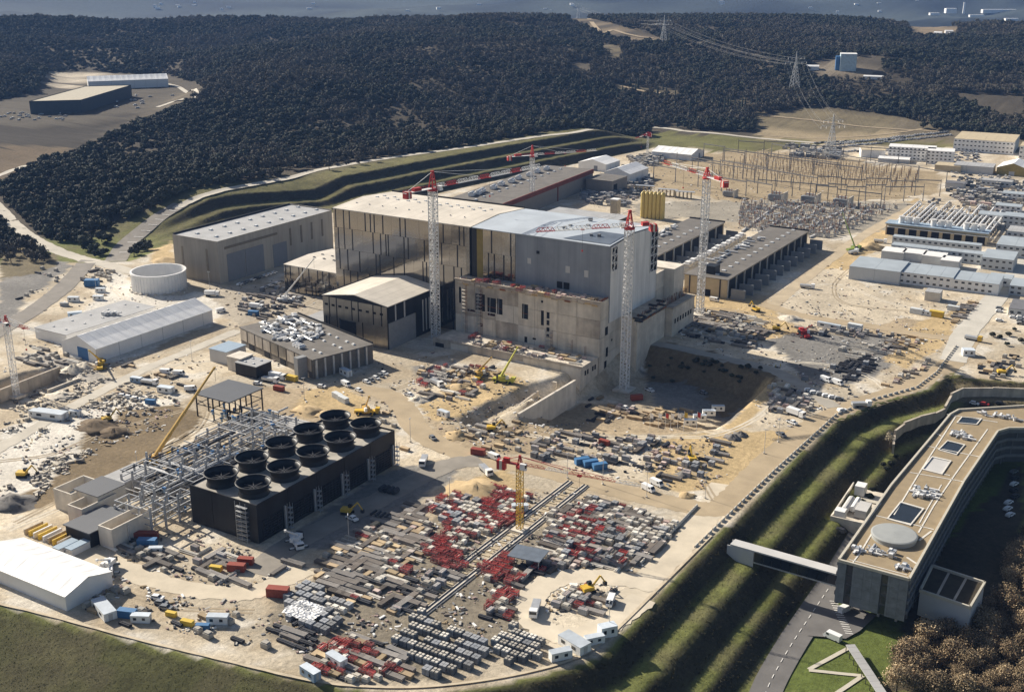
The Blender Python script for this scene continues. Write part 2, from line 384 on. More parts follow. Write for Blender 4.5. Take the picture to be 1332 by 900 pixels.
me.polygons.add(len(quads)); me.polygons.foreach_set('loop_start', np.arange(0, quads.size, 4, dtype=np.int32))
me.polygons.foreach_set('loop_total', np.full(len(quads), 4, dtype=np.int32)) if False else None
me.update(calc_edges=True); me.validate()
me.polygons.foreach_set('use_smooth', np.ones(len(me.polygons), dtype=bool))
ca = me.color_attributes.new('col', 'FLOAT_COLOR', 'POINT')
ca.data.foreach_set('color', np.concatenate([np.clip(colr, 0, 1), np.ones((ny, nx, 1))], -1).reshape(-1).astype(np.float32))
gm = bpy.data.materials.new('ground'); gm.use_nodes = True; n = gm.node_tree.nodes; l = gm.node_tree.links
b = n['Principled BSDF']; b.inputs['Roughness'].default_value = .95; b.inputs['Specular IOR Level'].default_value = .12
at = n.new('ShaderNodeAttribute'); at.attribute_name = 'col'
tc = n.new('ShaderNodeTexCoord'); last = at.outputs['Color']; hts = None
for scl, lo, hi, det in ((0.045, .82, 1.18, 6), (0.5, .74, 1.26, 6), (2.6, .8, 1.2, 3)):
    nz = n.new('ShaderNodeTexNoise'); nz.inputs['Scale'].default_value = scl; nz.inputs['Detail'].default_value = det; nz.inputs['Roughness'].default_value = .68
    l.new(tc.outputs['Object'], nz.inputs['Vector'])
    mr = n.new('ShaderNodeMapRange'); mr.inputs[1].default_value = .3; mr.inputs[2].default_value = .7; mr.inputs[3].default_value = lo; mr.inputs[4].default_value = hi
    l.new(nz.outputs['Fac'], mr.inputs[0])
    vm = n.new('ShaderNodeVectorMath'); vm.operation = 'SCALE'; l.new(last, vm.inputs[0]); l.new(mr.outputs[0], vm.inputs['Scale']); last = vm.outputs[0]
    if scl == 0.5: hts = nz.outputs['Fac']
l.new(last, b.inputs['Base Color'])
bp = n.new('ShaderNodeBump'); bp.inputs['Strength'].default_value = .7; bp.inputs['Distance'].default_value = .6
l.new(hts, bp.inputs['Height']); l.new(bp.outputs[0], b.inputs['Normal'])
me.materials.append(gm)
obj('ground', me, kind='structure')

# ================================================================== roads (ribbons draped on the ground)
m_haul = M('haul_road_earth', (.385, .305, .2), .95, var=.16, scale=.09, detail=6)
m_conc = M('road_concrete', (.47, .43, .36), .9, var=.15, scale=.1, detail=6)
m_asph = M('road_asphalt', (.15, .142, .135), .9, var=.16, scale=.15, detail=6)
m_asph2 = M('site_asphalt', (.21, .19, .165), .9, var=.2, scale=.12, detail=6)
m_paint = M('road_paint', (.72, .7, .66), .8, var=.1, scale=.5)
def spline(pts, k=10):
    pts = [np.array(p, float) for p in pts]; pts = [2 * pts[0] - pts[1]] + pts + [2 * pts[-1] - pts[-2]]; o = []
    for i in range(1, len(pts) - 2):
        a, b_, c_, d_ = pts[i-1:i+3]
        for j in range(k):
            t = j / k; o.append(.5 * ((2*b_) + (c_-a)*t + (2*a-5*b_+4*c_-d_)*t*t + (3*b_-a-3*c_+d_)*t**3))
    o.append(pts[-2]); return np.array(o)
ROADS = []
def ribbon(name, line, width, mat, lift=.12, nw=7, rough=0.0, parent=None, **kw):
    line = np.asarray(line)[:, :2]; ROADS.append((line, width / 2)); t = np.gradient(line, axis=0); t /= np.linalg.norm(t, axis=1)[:, None] + 1e-9
    nrm = np.stack([t[:, 1], -t[:, 0]], 1); k = np.linspace(-.5, .5, nw)
    wv = np.full(len(line), float(width)) 
    g = line[:, None, :] + nrm[:, None, :] * (k[None, :, None] * wv[:, None, None])
    if rough: g[:, 0] += nrm * rng.uniform(-rough, rough, (len(line), 1)); g[:, -1] += nrm * rng.uniform(-rough, rough, (len(line), 1))
    z = hg(g[..., 0], g[..., 1]) + lift
    z = np.maximum(z, (z.min(1, keepdims=True) + z.max(1, keepdims=True)) / 2) if lift > .1 else z
    n_ = len(line); vs = np.concatenate([g, z[..., None]], -1).reshape(-1, 3)
    mb = MB(); fs = [(i*nw+j, (i+1)*nw+j, (i+1)*nw+j+1, i*nw+j+1) for i in range(n_-1) for j in range(nw-1)]
    mb.add(vs, fs, mat); o = mb.build(name, parent, kind=None if parent else 'structure', **kw)
    o.data.polygons.foreach_set('use_smooth', np.ones(len(o.data.polygons), dtype=bool)); return o
def px_line(pts, k=10): return spline([T(u, v) for u, v in pts], k)
ribbon('valley_road', px_line([(-30,248),(0,274),(30,302),(65,322),(100,335),(140,345),(185,357)]), 11, m_conc, rough=.5)
ribbon('approach_road', px_line([(118,338),(85,372),(45,403),(0,430),(-30,447)]), 13, m_asph2, lift=.16, rough=.4)
ribbon('loading_road', px_line([(148,341),(165,318),(200,288),(235,266)]), 15, m_asph2, lift=.16)
back_line = px_line([(228,272),(262,256),(300,246),(400,225),(500,207),(600,193),(700,178),(760,170),(840,167),(900,172),(985,180),(1060,186)])
ribbon('forest_road', back_line, 8.5, m_conc, lift=.25, rough=.4)
ribbon('plateau_road', px_line([(-30,238),(0,228),(40,215),(80,204),(102,198)]), 7, m_conc, lift=.2)
ribbon('haul_road', px_line([(1262,440),(1240,470),(1210,490),(1170,508),(1118,526),(1068,547),(1022,580),(984,615),(955,646),(930,662),(880,655),(820,642),(760,626),(700,610),(640,600),(580,582),(545,560),(525,530),(500,512),(465,507)]), 12, m_haul, lift=.06, rough=.6)
ribbon('edge_road', spline([(-150,405),(-146,385),(-143.5,360),(-143,340),(-142.5,300),(-143,282),(-148,268)], 12), 10, M('pale_track', (.55,.48,.37), .95, var=.16, scale=.1), lift=.035, rough=.6)
ribbon('yard_loop_track', px_line([(860,762),(800,752),(740,750),(700,766),(690,795),(712,820),(755,826),(800,806),(838,778)]), 9.5, M('pale_track2', (.58,.51,.4), .95, var=.16, scale=.1), lift=.13, rough=.7)
ribbon('cooling_road', px_line([(330,745),(385,705),(450,672),(520,636),(580,606),(625,598)]), 11, M('cooling_track', (.26,.235,.2), .95, var=.2, scale=.1), lift=.09, rough=.5)
ribbon('yard_track', px_line([(60,700),(110,720),(150,735),(220,760),(300,772),(345,765),(400,740)]), 9, M('pale_track3', (.54,.47,.36), .95, var=.16, scale=.1), lift=.08, rough=.9)
ribbon('terrace_road', px_line([(840,445),(880,452),(940,466),(1000,480),(1040,500),(1085,530)]), 8, M('terrace_track', (.36,.33,.28), .95, var=.16, scale=.1), lift=.1, rough=.4)
ribbon('substation_road', px_line([(990,395),(1050,412),(1130,424),(1200,436),(1240,440)]), 9, m_haul, lift=.1, rough=.7)
ribbon('service_road', px_line([(1000,400),(1060,352),(1110,315),(1160,285),(1200,262)]), 9, M('service_track', (.44,.36,.25), .95, var=.18, scale=.1), lift=.07, rough=.6)
ribbon('office_road', px_line([(1345,330),(1310,370),(1280,405),(1255,435),(1240,470)]), 13, M('office_track', (.5,.47,.41), .95, var=.12, scale=.1), lift=.13, rough=.4)
ribbon('tent_road', px_line([(-30,600),(40,560),(120,515),(190,480),(250,455),(310,430)]), 7, m_conc, lift=.1, rough=.4)
ribbon('field_track', px_line([(985,150),(1050,156),(1130,166),(1230,172)]), 6, M('field_earth', (.33,.26,.17), .95), lift=.25)
ribbon('field_track', px_line([(985,176),(1060,180),(1140,176),(1200,168)]), 5, MATS['field_earth'], lift=.25)
ribbon('hill_track', px_line([(742,24),(770,30),(800,40),(830,48),(850,50)]), 8, M('hill_earth', (.36,.28,.18), .95), lift=.6)
ribbon('hill_track', px_line([(805,112),(840,120),(880,124)]), 7, MATS['hill_earth'], lift=.6)
ribbon('plateau_track', px_line([(210,108),(235,115),(255,124),(225,133),(205,140)]), 7, m_conc, lift=.3)
m_rut = M('wheel_track_earth', (.34, .275, .19), .95, var=.25, scale=.2, detail=6); m_rut2 = M('wheel_track_pale', (.6, .54, .44), .95, var=.18, scale=.2, detail=6)
for k_, q_ in enumerate([[(20,470),(70,490),(130,500),(200,480),(270,470),(330,470)], [(0,600),(70,590),(140,560),(200,545),(250,530)], [(20,680),(80,650),(150,620),(200,590),(255,560),(270,530),(255,515)], [(10,690),(90,655),(170,610),(230,570)], [(250,520),(300,540),(250,560),(190,600)],
  [(500,512),(540,495),(560,470),(600,460)], [(560,580),(610,560),(680,565),(760,575),(840,568),(930,566),(990,540),(1010,515)], [(700,600),(780,590),(850,590),(900,610),(930,650)], [(880,400),(940,402),(1000,412),(1060,430),(1120,440)], [(1010,395),(1060,372),(1100,372),(1150,392),(1230,412),(1255,430)],
  [(1105,350),(1085,372),(1100,395),(1180,405),(1240,412)], [(300,430),(340,415),(400,395),(430,370)], [(140,370),(180,400),(240,410),(290,395)], [(620,660),(560,690),(500,730),(440,770)], [(100,760),(160,770),(230,790),(330,795)], [(1020,470),(1080,475),(1130,490),(1150,505)], [(1260,455),(1290,470),(1320,470)], [(850,235),(900,245),(960,262),(1010,280)]]):
    ln_ = px_line(q_, 8)
    for off in (-1.0, 1.0):
        t_ = np.gradient(ln_[:, :2], axis=0); t_ /= np.linalg.norm(t_, axis=1)[:, None]+1e-9; o_ = ln_.copy(); o_[:, 0] += t_[:, 1]*off; o_[:, 1] -= t_[:, 0]*off
        ribbon('wheel_track', o_, .9, m_rut if k_ % 3 else m_rut2, lift=.05, nw=3, rough=.15); ROADS.pop()
# white ticks across the loading road
tl = px_line([(148,341),(165,318),(200,288),(235,266)], 12)
for k in range(4, len(tl) - 2, 3):
    p = tl[k]; t = tl[k+1] - tl[k-1]; a = math.atan2(t[1], t[0])
    z = hz(p[0], p[1])
    MB().cbox(p[0] + 3*sin(a), p[1] - 3*cos(a), z + .3, .9, 7.5, .02, m_paint, a).build('bay_marking', kind='structure')

# ================================================================== woods
def leafmesh(name, seed, n, R_, Hc, z0, leaf, mats, lobes=7, core=True, up=.35, spread=(.72, 1.12)):
    g = np.random.default_rng(seed); c = []
    for i in range(lobes):
        t = g.uniform(0, 2*pi); q = R_ * .55 * math.sqrt(g.random()); c.append((q*cos(t), q*sin(t), z0 + Hc * g.uniform(.3, .72), R_ * g.uniform(.38, .62)))
    c = np.array(c); k = g.integers(0, lobes, n); d = g.normal(size=(n, 3)); d[:, 2] = np.abs(d[:, 2]) * 1.0 - up * g.random(n)
    d /= np.linalg.norm(d, axis=1)[:, None]
    p = c[k, :3] + d * (c[k, 3] * g.uniform(spread[0], spread[1], n))[:, None] * np.array([1, 1, Hc / (2.1 * R_)])
    nr = d + g.normal(size=(n, 3)) * .55; nr /= np.linalg.norm(nr, axis=1)[:, None]
    a = np.cross(nr, g.normal(size=(n, 3))); a /= np.linalg.norm(a, axis=1)[:, None]; b_ = np.cross(nr, a)
    s_ = leaf * g.uniform(.6, 1.3, n)[:, None]
    vs = np.stack([p - a*s_ - b_*s_*.6, p + a*s_ - b_*s_*.7, p + a*s_*.8 + b_*s_*.8, p - a*s_*.7 + b_*s_*.9], 1).reshape(-1, 3)
    fs = [tuple(range(4*i, 4*i+4)) for i in range(n)]
    mb = MB(); h = n // 2
    mb.add(vs[:4*h], fs[:h], mats[0]); mb.add(vs[4*h:], [tuple(j - 4*h for j in f) for f in fs[h:]], mats[-1])
    if core:
        for (x, y, z, q) in c:
            q *= .78; prof = [(q * .5, z - q*.8), (q, z - q*.1), (q * .75, z + q * .55), (q * .1, z + q * .85)]
            mb.lathe(x, y, prof, mats[0], n=6)  # added unseen lumps that block light and darken the inside of the crown
    return mb.mesh(name)
m_oak = M('evergreen_leaf', (.03, .037, .024), .85, var=.45, scale=.5, rnd=.35, tint=(.045, .046, .03))
m_oak2 = M('evergreen_leaf_light', (.047, .056, .034), .85, var=.4, scale=.5, rnd=.35, tint=(.066, .063, .04))
m_dec = M('bare_wood_twigs', (.082, .073, .06), .9, var=.35, scale=.5, rnd=.3, tint=(.085, .08, .06))
m_dec2 = M('bare_wood_twigs_light', (.112, .097, .076), .9, var=.35, scale=.5, rnd=.3, tint=(.1, .092, .07))
m_pine = M('conifer_needle', (.026, .036, .026), .85, var=.4, scale=.6, rnd=.3)
m_bark = M('tree_bark', (.12, .1, .08), .95, var=.25, scale=1.5)
def trunkmesh(name, h, r_, lean, limbs=4, seed=1):
    g = random.Random(seed); mb = MB(); top = (lean[0], lean[1], h)
    mb.bar((0, 0, -.6), (lean[0]*.5, lean[1]*.5, h*.5), r_, m_bark, 6, r_*.75); mb.bar((lean[0]*.5, lean[1]*.5, h*.5), top, r_*.75, m_bark, 6, r_*.3)
    for i in range(limbs):
        t = g.uniform(.35, .8); a = g.uniform(0, 2*pi); q = g.uniform(.2, .35) * h
        mb.bar((lean[0]*t, lean[1]*t, h*t), (lean[0]*t + q*cos(a), lean[1]*t + q*sin(a), h*t + q*.8), r_*.4, m_bark, 5, r_*.12)
    return mb.mesh(name)
def tree_kind(name, label, cat, crown, trunk):
    r_ = thing(name, label, cat); obj('trunk', trunk, r_); c = obj('crown', crown, r_); return Kind(r_), c
OAKS = [tree_kind('holm_oak', 'x', 'tree', leafmesh('oak_crown', 10+i, 330, 3.3, 5.6, .5, .42, (m_oak, m_oak2), 7), trunkmesh('oak_trunk', 4.2, .3, (.3, .2), 4, i)) for i in range(3)]
DECS = [tree_kind('bare_oak', 'x', 'tree', leafmesh('bare_crown', 30+i, 260, 2.9, 6.2, .8, .36, (m_dec, m_dec2), 8, core=False), trunkmesh('bare_trunk', 6.2, .25, (.3, -.2), 7, 9+i)) for i in range(3)]
def conifer(seed):
    g = np.random.default_rng(seed); mb = MB()
    for k in range(9):
        z = 1.5 + k * 1.35; q = 2.5 * (1 - k / 9.6)
        for i in range(9):
            a = g.uniform(0, 2*pi); d = np.array([cos(a), sin(a), -.35]); e = np.array([-sin(a), cos(a), 0]); p = np.array([0, 0, z + g.uniform(-.4, .4)])
            q2 = q * g.uniform(.8, 1.15)
            mb.add([p + e*.15, p + d*q2*.6 + e*.7*q2*.5, p + d*q2, p + d*q2*.6 - e*.7*q2*.5], [(0, 1, 2, 3)], m_pine)
    mb.lathe(0, 0, [(1.3, 1.6), (1.1, 5), (.6, 10), (.05, 14.2)], m_pine, 6)
    return mb.mesh('conifer_crown')
PINES = [tree_kind('conifer', 'x', 'tree', conifer(50+i), trunkmesh('conifer_trunk', 9, .25, (0, 0), 0)) for i in range(2)]

HOLES = [[(-60,150),(0,140),(36,140),(62,95),(110,92),(215,98),(262,112),(268,122),(215,150),(150,175),(118,192),(104,200),(60,212),(0,240),(-60,260)],
 [(738,20),(775,26),(850,46),(868,58),(800,52),(742,30)], [(780,58),(806,60),(812,78),(790,74)], [(800,110),(880,118),(890,130),(800,120)],
 [(980,150),(1060,138),(1160,150),(1230,168),(1332,182),(1400,182),(1400,215),(980,215)], [(1178,34),(1200,28),(1248,36),(1240,50),(1185,48)],
 [(1045,84),(1075,76),(1145,72),(1150,104),(1060,104)], [(845,168),(990,172),(985,215),(840,215)],
 [(0,300),(62,318),(60,372),(0,380),(-60,380),(-60,300)] if False else [(62,318),(110,335),(60,372),(40,385),(66,350)],
 [(740,80),(770,82),(768,96),(745,94)], [(1225,120),(1332,125),(1332,160),(1290,150)]]
roadpts = np.concatenate([np.array(px_line(q))[:, :2] for q in ([(-30,248),(0,274),(30,302),(65,322),(100,335),(140,345),(185,357)], [(118,338),(85,372),(45,403),(0,430),(-30,447)],
          [(148,341),(165,318),(200,288),(235,266)])] + [back_line[:, :2]])
def forest_points(N, rmin, rmax, half):
    r_ = np.sqrt(rng.uniform(rmin**2, rmax**2, N)); a = rng.uniform(-half, half, N)
    x = r_ * (FH[0]*np.cos(a) + RT[0]*np.sin(a)); y = r_ * (FH[1]*np.cos(a) + RT[1]*np.sin(a))
    d = sdist(x, y, PLAT); z = hg(x, y)
    kup = (y > 560) & (y < 1180) & (x < -380)
    ok = (d > np.where(kup, 74, np.where(y > 1150, 60, 6))) & (x < 120)
    ok &= ~((x > -520) & (y < 900))
    ok &= ~inpoly(x, y, [(a_[0], a_[1]) for a_ in PLATEAU])
    u, v = proj(x, y, z)
    for h in HOLES: ok &= ~inpoly(u, v, h)
    x, y, z, r_, u, v = (q[ok] for q in (x, y, z, r_, u, v))
    keep = np.ones(len(x), bool)
    near = r_ < 1350
    dm = np.full(len(x), 1e9)
    for p in roadpts[::2]: dm = np.minimum(dm, (x - p[0])**2 + (y - p[1])**2)
    keep = dm > 10.5**2
    return tuple(q[keep] for q in (x, y, z, r_, u, v))
fx, fy, fz, fr, fu, fv = forest_points(230000, 620, 2950, R(27.5))
# thin the wood where the photograph shows it thin
dens = fnoise(fx / 70 + 3, fy / 70 + 8, 4)
keep = rng.random(len(fx)) < np.clip(.2 + 3.6 * (dens - .30), .16, 1) * np.where(fr > 1800, .85, 1.0)
fx, fy, fz, fr, fu, fv = (q[keep] for q in (fx, fy, fz, fr, fu, fv))
patch = fnoise(fx / 120 + 5.5, fy / 120 + 1.2, 4) + .12 * sstep(1300, 2400, fr) * (fnoise(fx/400, fy/400, 2) - .3) + .10 * ((fv > 95) & (fv < 165) & (fu > 420)) * (rng.random(len(fx)))
is_dec = patch + rng.normal(0, .05, len(fx)) > .552
scl = np.clip(rng.lognormal(-.05, .33, len(fx)), .4, 1.8) * np.where(is_dec, 1.0, 1.0)
# the trees that show largest stand as individuals
size = scl / fr; order = np.argsort(-size * (fu > -10) * (fu < 1342))
ind = np.zeros(len(fx), bool)
near_ok = (fu > 2) & (fu < 1330) & (fv > 20)
cand = [i for i in order if near_ok[i]][:300]
ind[cand] = True
for i in cand:
    K = (DECS if is_dec[i] else OAKS)[i % 3][0]
    left = fu[i] < 330
    if is_dec[i]: lab = 'leafless grey-brown oak among the dark trees %s' % ('between the left roads' if left else 'above the forest road')
    else: lab = 'dark round holm oak at the near edge of the wood %s' % ('between the left roads' if left else 'above the forest road')
    K.place((fx[i], fy[i], fz[i] - .2), rng.uniform(0, 6.28), lab, 'leafless oaks at the near edge of the wood' if is_dec[i] else 'holm oaks at the near edge of the wood', float(scl[i]))
def gn_scatter(name, srcs, pts, scales, label):
    me = bpy.data.meshes.new(name); me.from_pydata([tuple(p) for p in pts], [], [])
    a = me.attributes.new('sc', 'FLOAT', 'POINT'); a.data.foreach_set('value', np.asarray(scales, np.float32))
    a = me.attributes.new('rz', 'FLOAT_VECTOR', 'POINT'); rv = np.zeros((len(pts), 3), np.float32); rv[:, 2] = rng.uniform(0, 6.28, len(pts)); a.data.foreach_set('vector', rv.reshape(-1))
    o = obj(name, me, label=label, kind='stuff', cat='trees')
    ng = bpy.data.node_groups.new(name, 'GeometryNodeTree')
    ng.interface.new_socket(name='Geometry', in_out='INPUT', socket_type='NodeSocketGeometry'); ng.interface.new_socket(name='Geometry', in_out='OUTPUT', socket_type='NodeSocketGeometry')
    N = ng.nodes; L = ng.links; gi = N.new('NodeGroupInput'); go = N.new('NodeGroupOutput'); ip = N.new('GeometryNodeInstanceOnPoints')
    g2i = N.new('GeometryNodeGeometryToInstance')
    for s_ in srcs:
        oi = N.new('GeometryNodeObjectInfo'); oi.transform_space = 'ORIGINAL'; oi.inputs['Object'].default_value = s_; oi.inputs['As Instance'].default_value = True
        if len(srcs) > 1: L.new(oi.outputs['Geometry'], g2i.inputs[0]) if False else None
        oi.name = s_.name
    jn = N.new('GeometryNodeJoinGeometry')
    for s_ in [q for q in N if q.bl_idname == 'GeometryNodeObjectInfo']: L.new(s_.outputs['Geometry'], jn.inputs[0])
    at1 = N.new('GeometryNodeInputNamedAttribute'); at1.data_type = 'FLOAT'; at1.inputs['Name'].default_value = 'sc'
    at2 = N.new('GeometryNodeInputNamedAttribute'); at2.data_type = 'FLOAT_VECTOR'; at2.inputs['Name'].default_value = 'rz'
    L.new(gi.outputs[0], ip.inputs['Points']); L.new(jn.outputs[0], ip.inputs['Instance']); ip.inputs['Pick Instance'].default_value = True
    L.new(at1.outputs[0], ip.inputs['Scale']); L.new(at2.outputs[0], ip.inputs['Rotation']); L.new(ip.outputs[0], go.inputs[0])
    md = o.modifiers.new('scatter', 'NODES'); md.node_group = ng
    return o
rest = ~ind
pts = np.stack([fx, fy, fz - .2], 1)
gn_scatter('evergreen_wood', [k[1] for k in OAKS], pts[rest & ~is_dec], scl[rest & ~is_dec], 'dark evergreen oak wood covering the hills behind the site')
gn_scatter('leafless_wood', [k[1] for k in DECS], pts[rest & is_dec], scl[rest & is_dec], 'grey-brown leafless wood in patches on the hills behind')
# tall conifers: the dark row in front of the clearing on the right
k = 0
for u, v in [(742+i*7.5+random.uniform(-3, 3), 112+random.uniform(-10, 14)+i*.9) for i in range(33)]:
    p = T(u, v); PINES[k % 2][0].place((p[0], p[1], p[2] - .5), random.uniform(0, 6), 'tall dark conifer in the loose row below the clearing in the wood', 'tall conifers below the clearing', random.uniform(.8, 1.35)); k += 1
for u, v in [(900+i*7+random.uniform(-3, 3), 150+random.uniform(-10, 8)) for i in range(13)]:
    p = T(u, v); PINES[k % 2][0].place((p[0], p[1], p[2] - .5), random.uniform(0, 6), 'tall dark conifer at the right end of the wood beside the dry field', 'tall conifers beside the dry field', random.uniform(1.0, 1.45)); k += 1
# single round oaks in the dry field on the far right
for u, v in [(1140+random.uniform(0, 60), 140+random.uniform(-5, 8)) for i in range(8)] + [(random.uniform(1200, 1330), random.uniform(148, 172)) for i in range(34)]:
    p = T(u, v); OAKS[k % 3][0].place((p[0], p[1], p[2] - .3), random.uniform(0, 6), 'dark round oak standing loose above the office car park', 'loose oaks above the office car park', random.uniform(.9, 1.6)); k += 1
# the air between the hills
hb = MB(); hm = bpy.data.materials.new('haze_air'); hm.use_nodes = True; n = hm.node_tree.nodes; l = hm.node_tree.links
n.remove(n['Principled BSDF']); pv = n.new('ShaderNodeVolumePrincipled'); pv.inputs['Color'].default_value = (.26, .48, 1, 1); pv.inputs['Density'].default_value = 4e-5; pv.inputs['Anisotropy'].default_value = .1
l.new(pv.outputs[0], n['Material Output'].inputs['Volume'])
hb.box(-11900, -3900, Z.min() - 2, 9900, 13900, 262, hm); hb.build('haze', kind='stuff')
# ================================================================== large buildings
m_conc_w = M('raw_concrete', (.61, .545, .45), .9, var=.2, scale=.16, bump=.1, detail=8, streak=.16)
m_conc_d = M('stained_concrete', (.46, .4, .325), .9, var=.28, scale=.14, detail=8, streak=.2)
m_conc_l = M('pale_concrete', (.64, .585, .5), .9, var=.15, scale=.2, detail=6, streak=.12)
m_beige = M('beige_cladding', (.40, .365, .31), .65, var=.07, scale=.08, seam=((1, 4.0, .14), (0, 4.0, .14)), streak=.12)
m_groof = M('grey_roof', (.36, .36, .36), .8, var=.16, scale=.12, detail=7, seam=((0, 3.1, .22),))
m_sky = M('skylight_dome', (.72, .72, .7), .35, var=.05)
m_black = M('black_cladding', (.014, .015, .018), .5, var=.3, scale=.3, streak=.4)
m_bsteel = M('black_steel', (.025, .025, .028), .5, var=.2)
m_roofpale = M('pale_membrane_roof', (.58, .53, .455), .85, var=.2, scale=.07, detail=8, seam=((0, 5.9, .25),))
m_roofblue = M('wet_membrane_roof', (.44, .48, .52), .45, var=.16, scale=.06, detail=7)
m_membrane = M('grey_membrane_wall', (.255, .275, .305), .55, var=.1, scale=.12, streak=.14, seam=((0, 6.2, .12),))
m_pgrey = M('light_grey_panel', (.5, .49, .475), .7, var=.08, scale=.1)
m_dark = M('dark_opening', (.012, .012, .013), .9, var=.2)  # near-black puts the shade inside openings into the colour
m_white = M('white_sheet', (.76, .75, .73), .5, var=.06, scale=.2)
m_tent = M('white_tent_fabric', (.82, .81, .79), .55, var=.1, scale=.2, detail=6, seam=((1, 5.0, .22),))
m_steel = M('galvanised_steel', (.5, .51, .52), .45, metal=.5, var=.15, scale=.5)
m_wsteel = M('white_painted_steel', (.74, .73, .71), .5, var=.1, scale=.5)
m_red = M('red_painted_steel', (.42, .035, .03), .5, var=.15, scale=.5)
m_redband = M('red_brown_band', (.2, .05, .035), .7, var=.2, scale=.3)
m_yellow = M('yellow_painted_steel', (.62, .4, .05), .5, var=.15, scale=.5)
m_blue = M('blue_painted_steel', (.045, .14, .31), .5, var=.15, scale=.5)
m_bluel = M('pale_blue_sheet', (.3, .38, .46), .5, var=.08, scale=.3)
m_mustard = M('insulation_board', (.27, .2, .06), .8, var=.15)
m_brownroof = M('taupe_roof', (.15, .137, .122), .85, var=.24, scale=.12, detail=8, seam=((1, 7.7, .3),))
m_glass = M('window_glass', (.02, .025, .03), .12, var=.1, spec=.6)
m_wood = M('raw_timber', (.46, .33, .18), .85, var=.3, scale=.8)
m_sandb = M('sand_coloured_render', (.47, .39, .26), .85, var=.12, scale=.2)
m_rust = M('rusty_steel', (.2, .075, .035), .8, var=.35, scale=.9)
def mirror_metal():
    m = M('mirror_steel_cladding', (.29, .275, .255), .1, metal=.97, var=.06, scale=.06)
    n = m.node_tree.nodes; l = m.node_tree.links; b = n['Principled BSDF']
    tc = n.new('ShaderNodeTexCoord'); nz = n.new('ShaderNodeTexNoise'); nz.inputs['Scale'].default_value = .35; nz.inputs['Detail'].default_value = 2
    l.new(tc.outputs['Object'], nz.inputs['Vector']); bp = n.new('ShaderNodeBump'); bp.inputs['Strength'].default_value = .10; bp.inputs['Distance'].default_value = .3
    l.new(nz.outputs['Fac'], bp.inputs['Height']); l.new(bp.outputs[0], b.inputs['Normal']); return m
m_mirror = mirror_metal()
def skylights(parent, xs, ys, zf, s=(1.6, 1.6, .7), mat=None):
    me = MB().box(-s[0]/2, -s[1]/2, 0, s[0]/2, s[1]/2, s[2]*.6, m_white).box(-s[0]/2+.15, -s[1]/2+.15, s[2]*.6, s[0]/2-.15, s[1]/2-.15, s[2], mat or m_sky).mesh('skylight')
    for x in xs:
        for y in ys: obj('skylight', me, parent, (x, y, zf(x, y)))
def gableroof(parent, x0, y0, x1, y1, ze, zr, mat, axis, edge=m_black, over=.3):
    o = MB().gable(x0, y0, x1, y1, ze, zr, mat, axis, .3, over).build('roof', parent)
    return o

# ---- beige workshop hall on the left
t = thing('workshop_hall', 'large beige windowless workshop hall with grey flat roof beside the round white tank', 'hall', (-554, 572, 0))
def loc(t, x, y, z=0): return x - t.location[0], y - t.location[1], z - t.location[2]
def LB(t, name, x0, y0, z0, x1, y1, z1, mat, parent=None, **kw):
    a = t.location; return box1(name, parent or t, x0-a[0], y0-a[1], z0-a[2], x1-a[0], y1-a[1], z1-a[2], mat, **kw)
X0, X1, Y0, Y1, Hh = -574, -534.5, 516, 628, 27.6
LB(t, 'wall', X0, Y0, 0, X1, Y1, Hh, m_beige)
rf = LB(t, 'roof', X0+.7, Y0+.7, Hh+.004, X1-.7, Y1-.7, Hh+.1, m_groof)
LB(t, 'parapet', X0, Y0+.35, Hh+.003, X0+.6, Y1-.35, Hh+1.2, m_black); LB(t, 'parapet', X0, Y1-.3, Hh+.003, X1, Y1, Hh+.9, m_beige)
LB(t, 'parapet', X0, Y0, Hh+.003, X1, Y0+.3, Hh+.35, m_beige); LB(t, 'parapet', X1-.3, Y0+.35, Hh+.003, X1, Y1-.35, Hh+.35, m_beige)
skylights(t, [-562+554, -545+554], [526+12.2*i-572 for i in range(9)], lambda x, y: Hh+.1, (2.0, 2.4, .9))
m_door = M('grey_door', (.2, .215, .24), .6, var=.06)
for a, b_ in ((523.5, 539.5), (540.0, 557)): LB(t, 'door', X1, a, 0, X1+.25, b_, 18, m_door)
LB(t, 'door', X1, 566, 0, X1+.25, 579.5, 15.5, m_door)
LB(t, 'louvre', X1, 522, 21.6, X1+.2, 571, 23.2, M('louvre_brown', (.2, .17, .13), .8))
for y in (583, 594, 605, 616): LB(t, 'slit_window', X1, y, 11.5, X1+.2, y+1.6, 23.5, MATS['louvre_brown'])
for x in (-567, -545): LB(t, 'slit_window', x, Y0-.2, 9 if x < -560 else 8, x+1.7, Y0, 21 if x < -560 else 22, MATS['louvre_brown'])

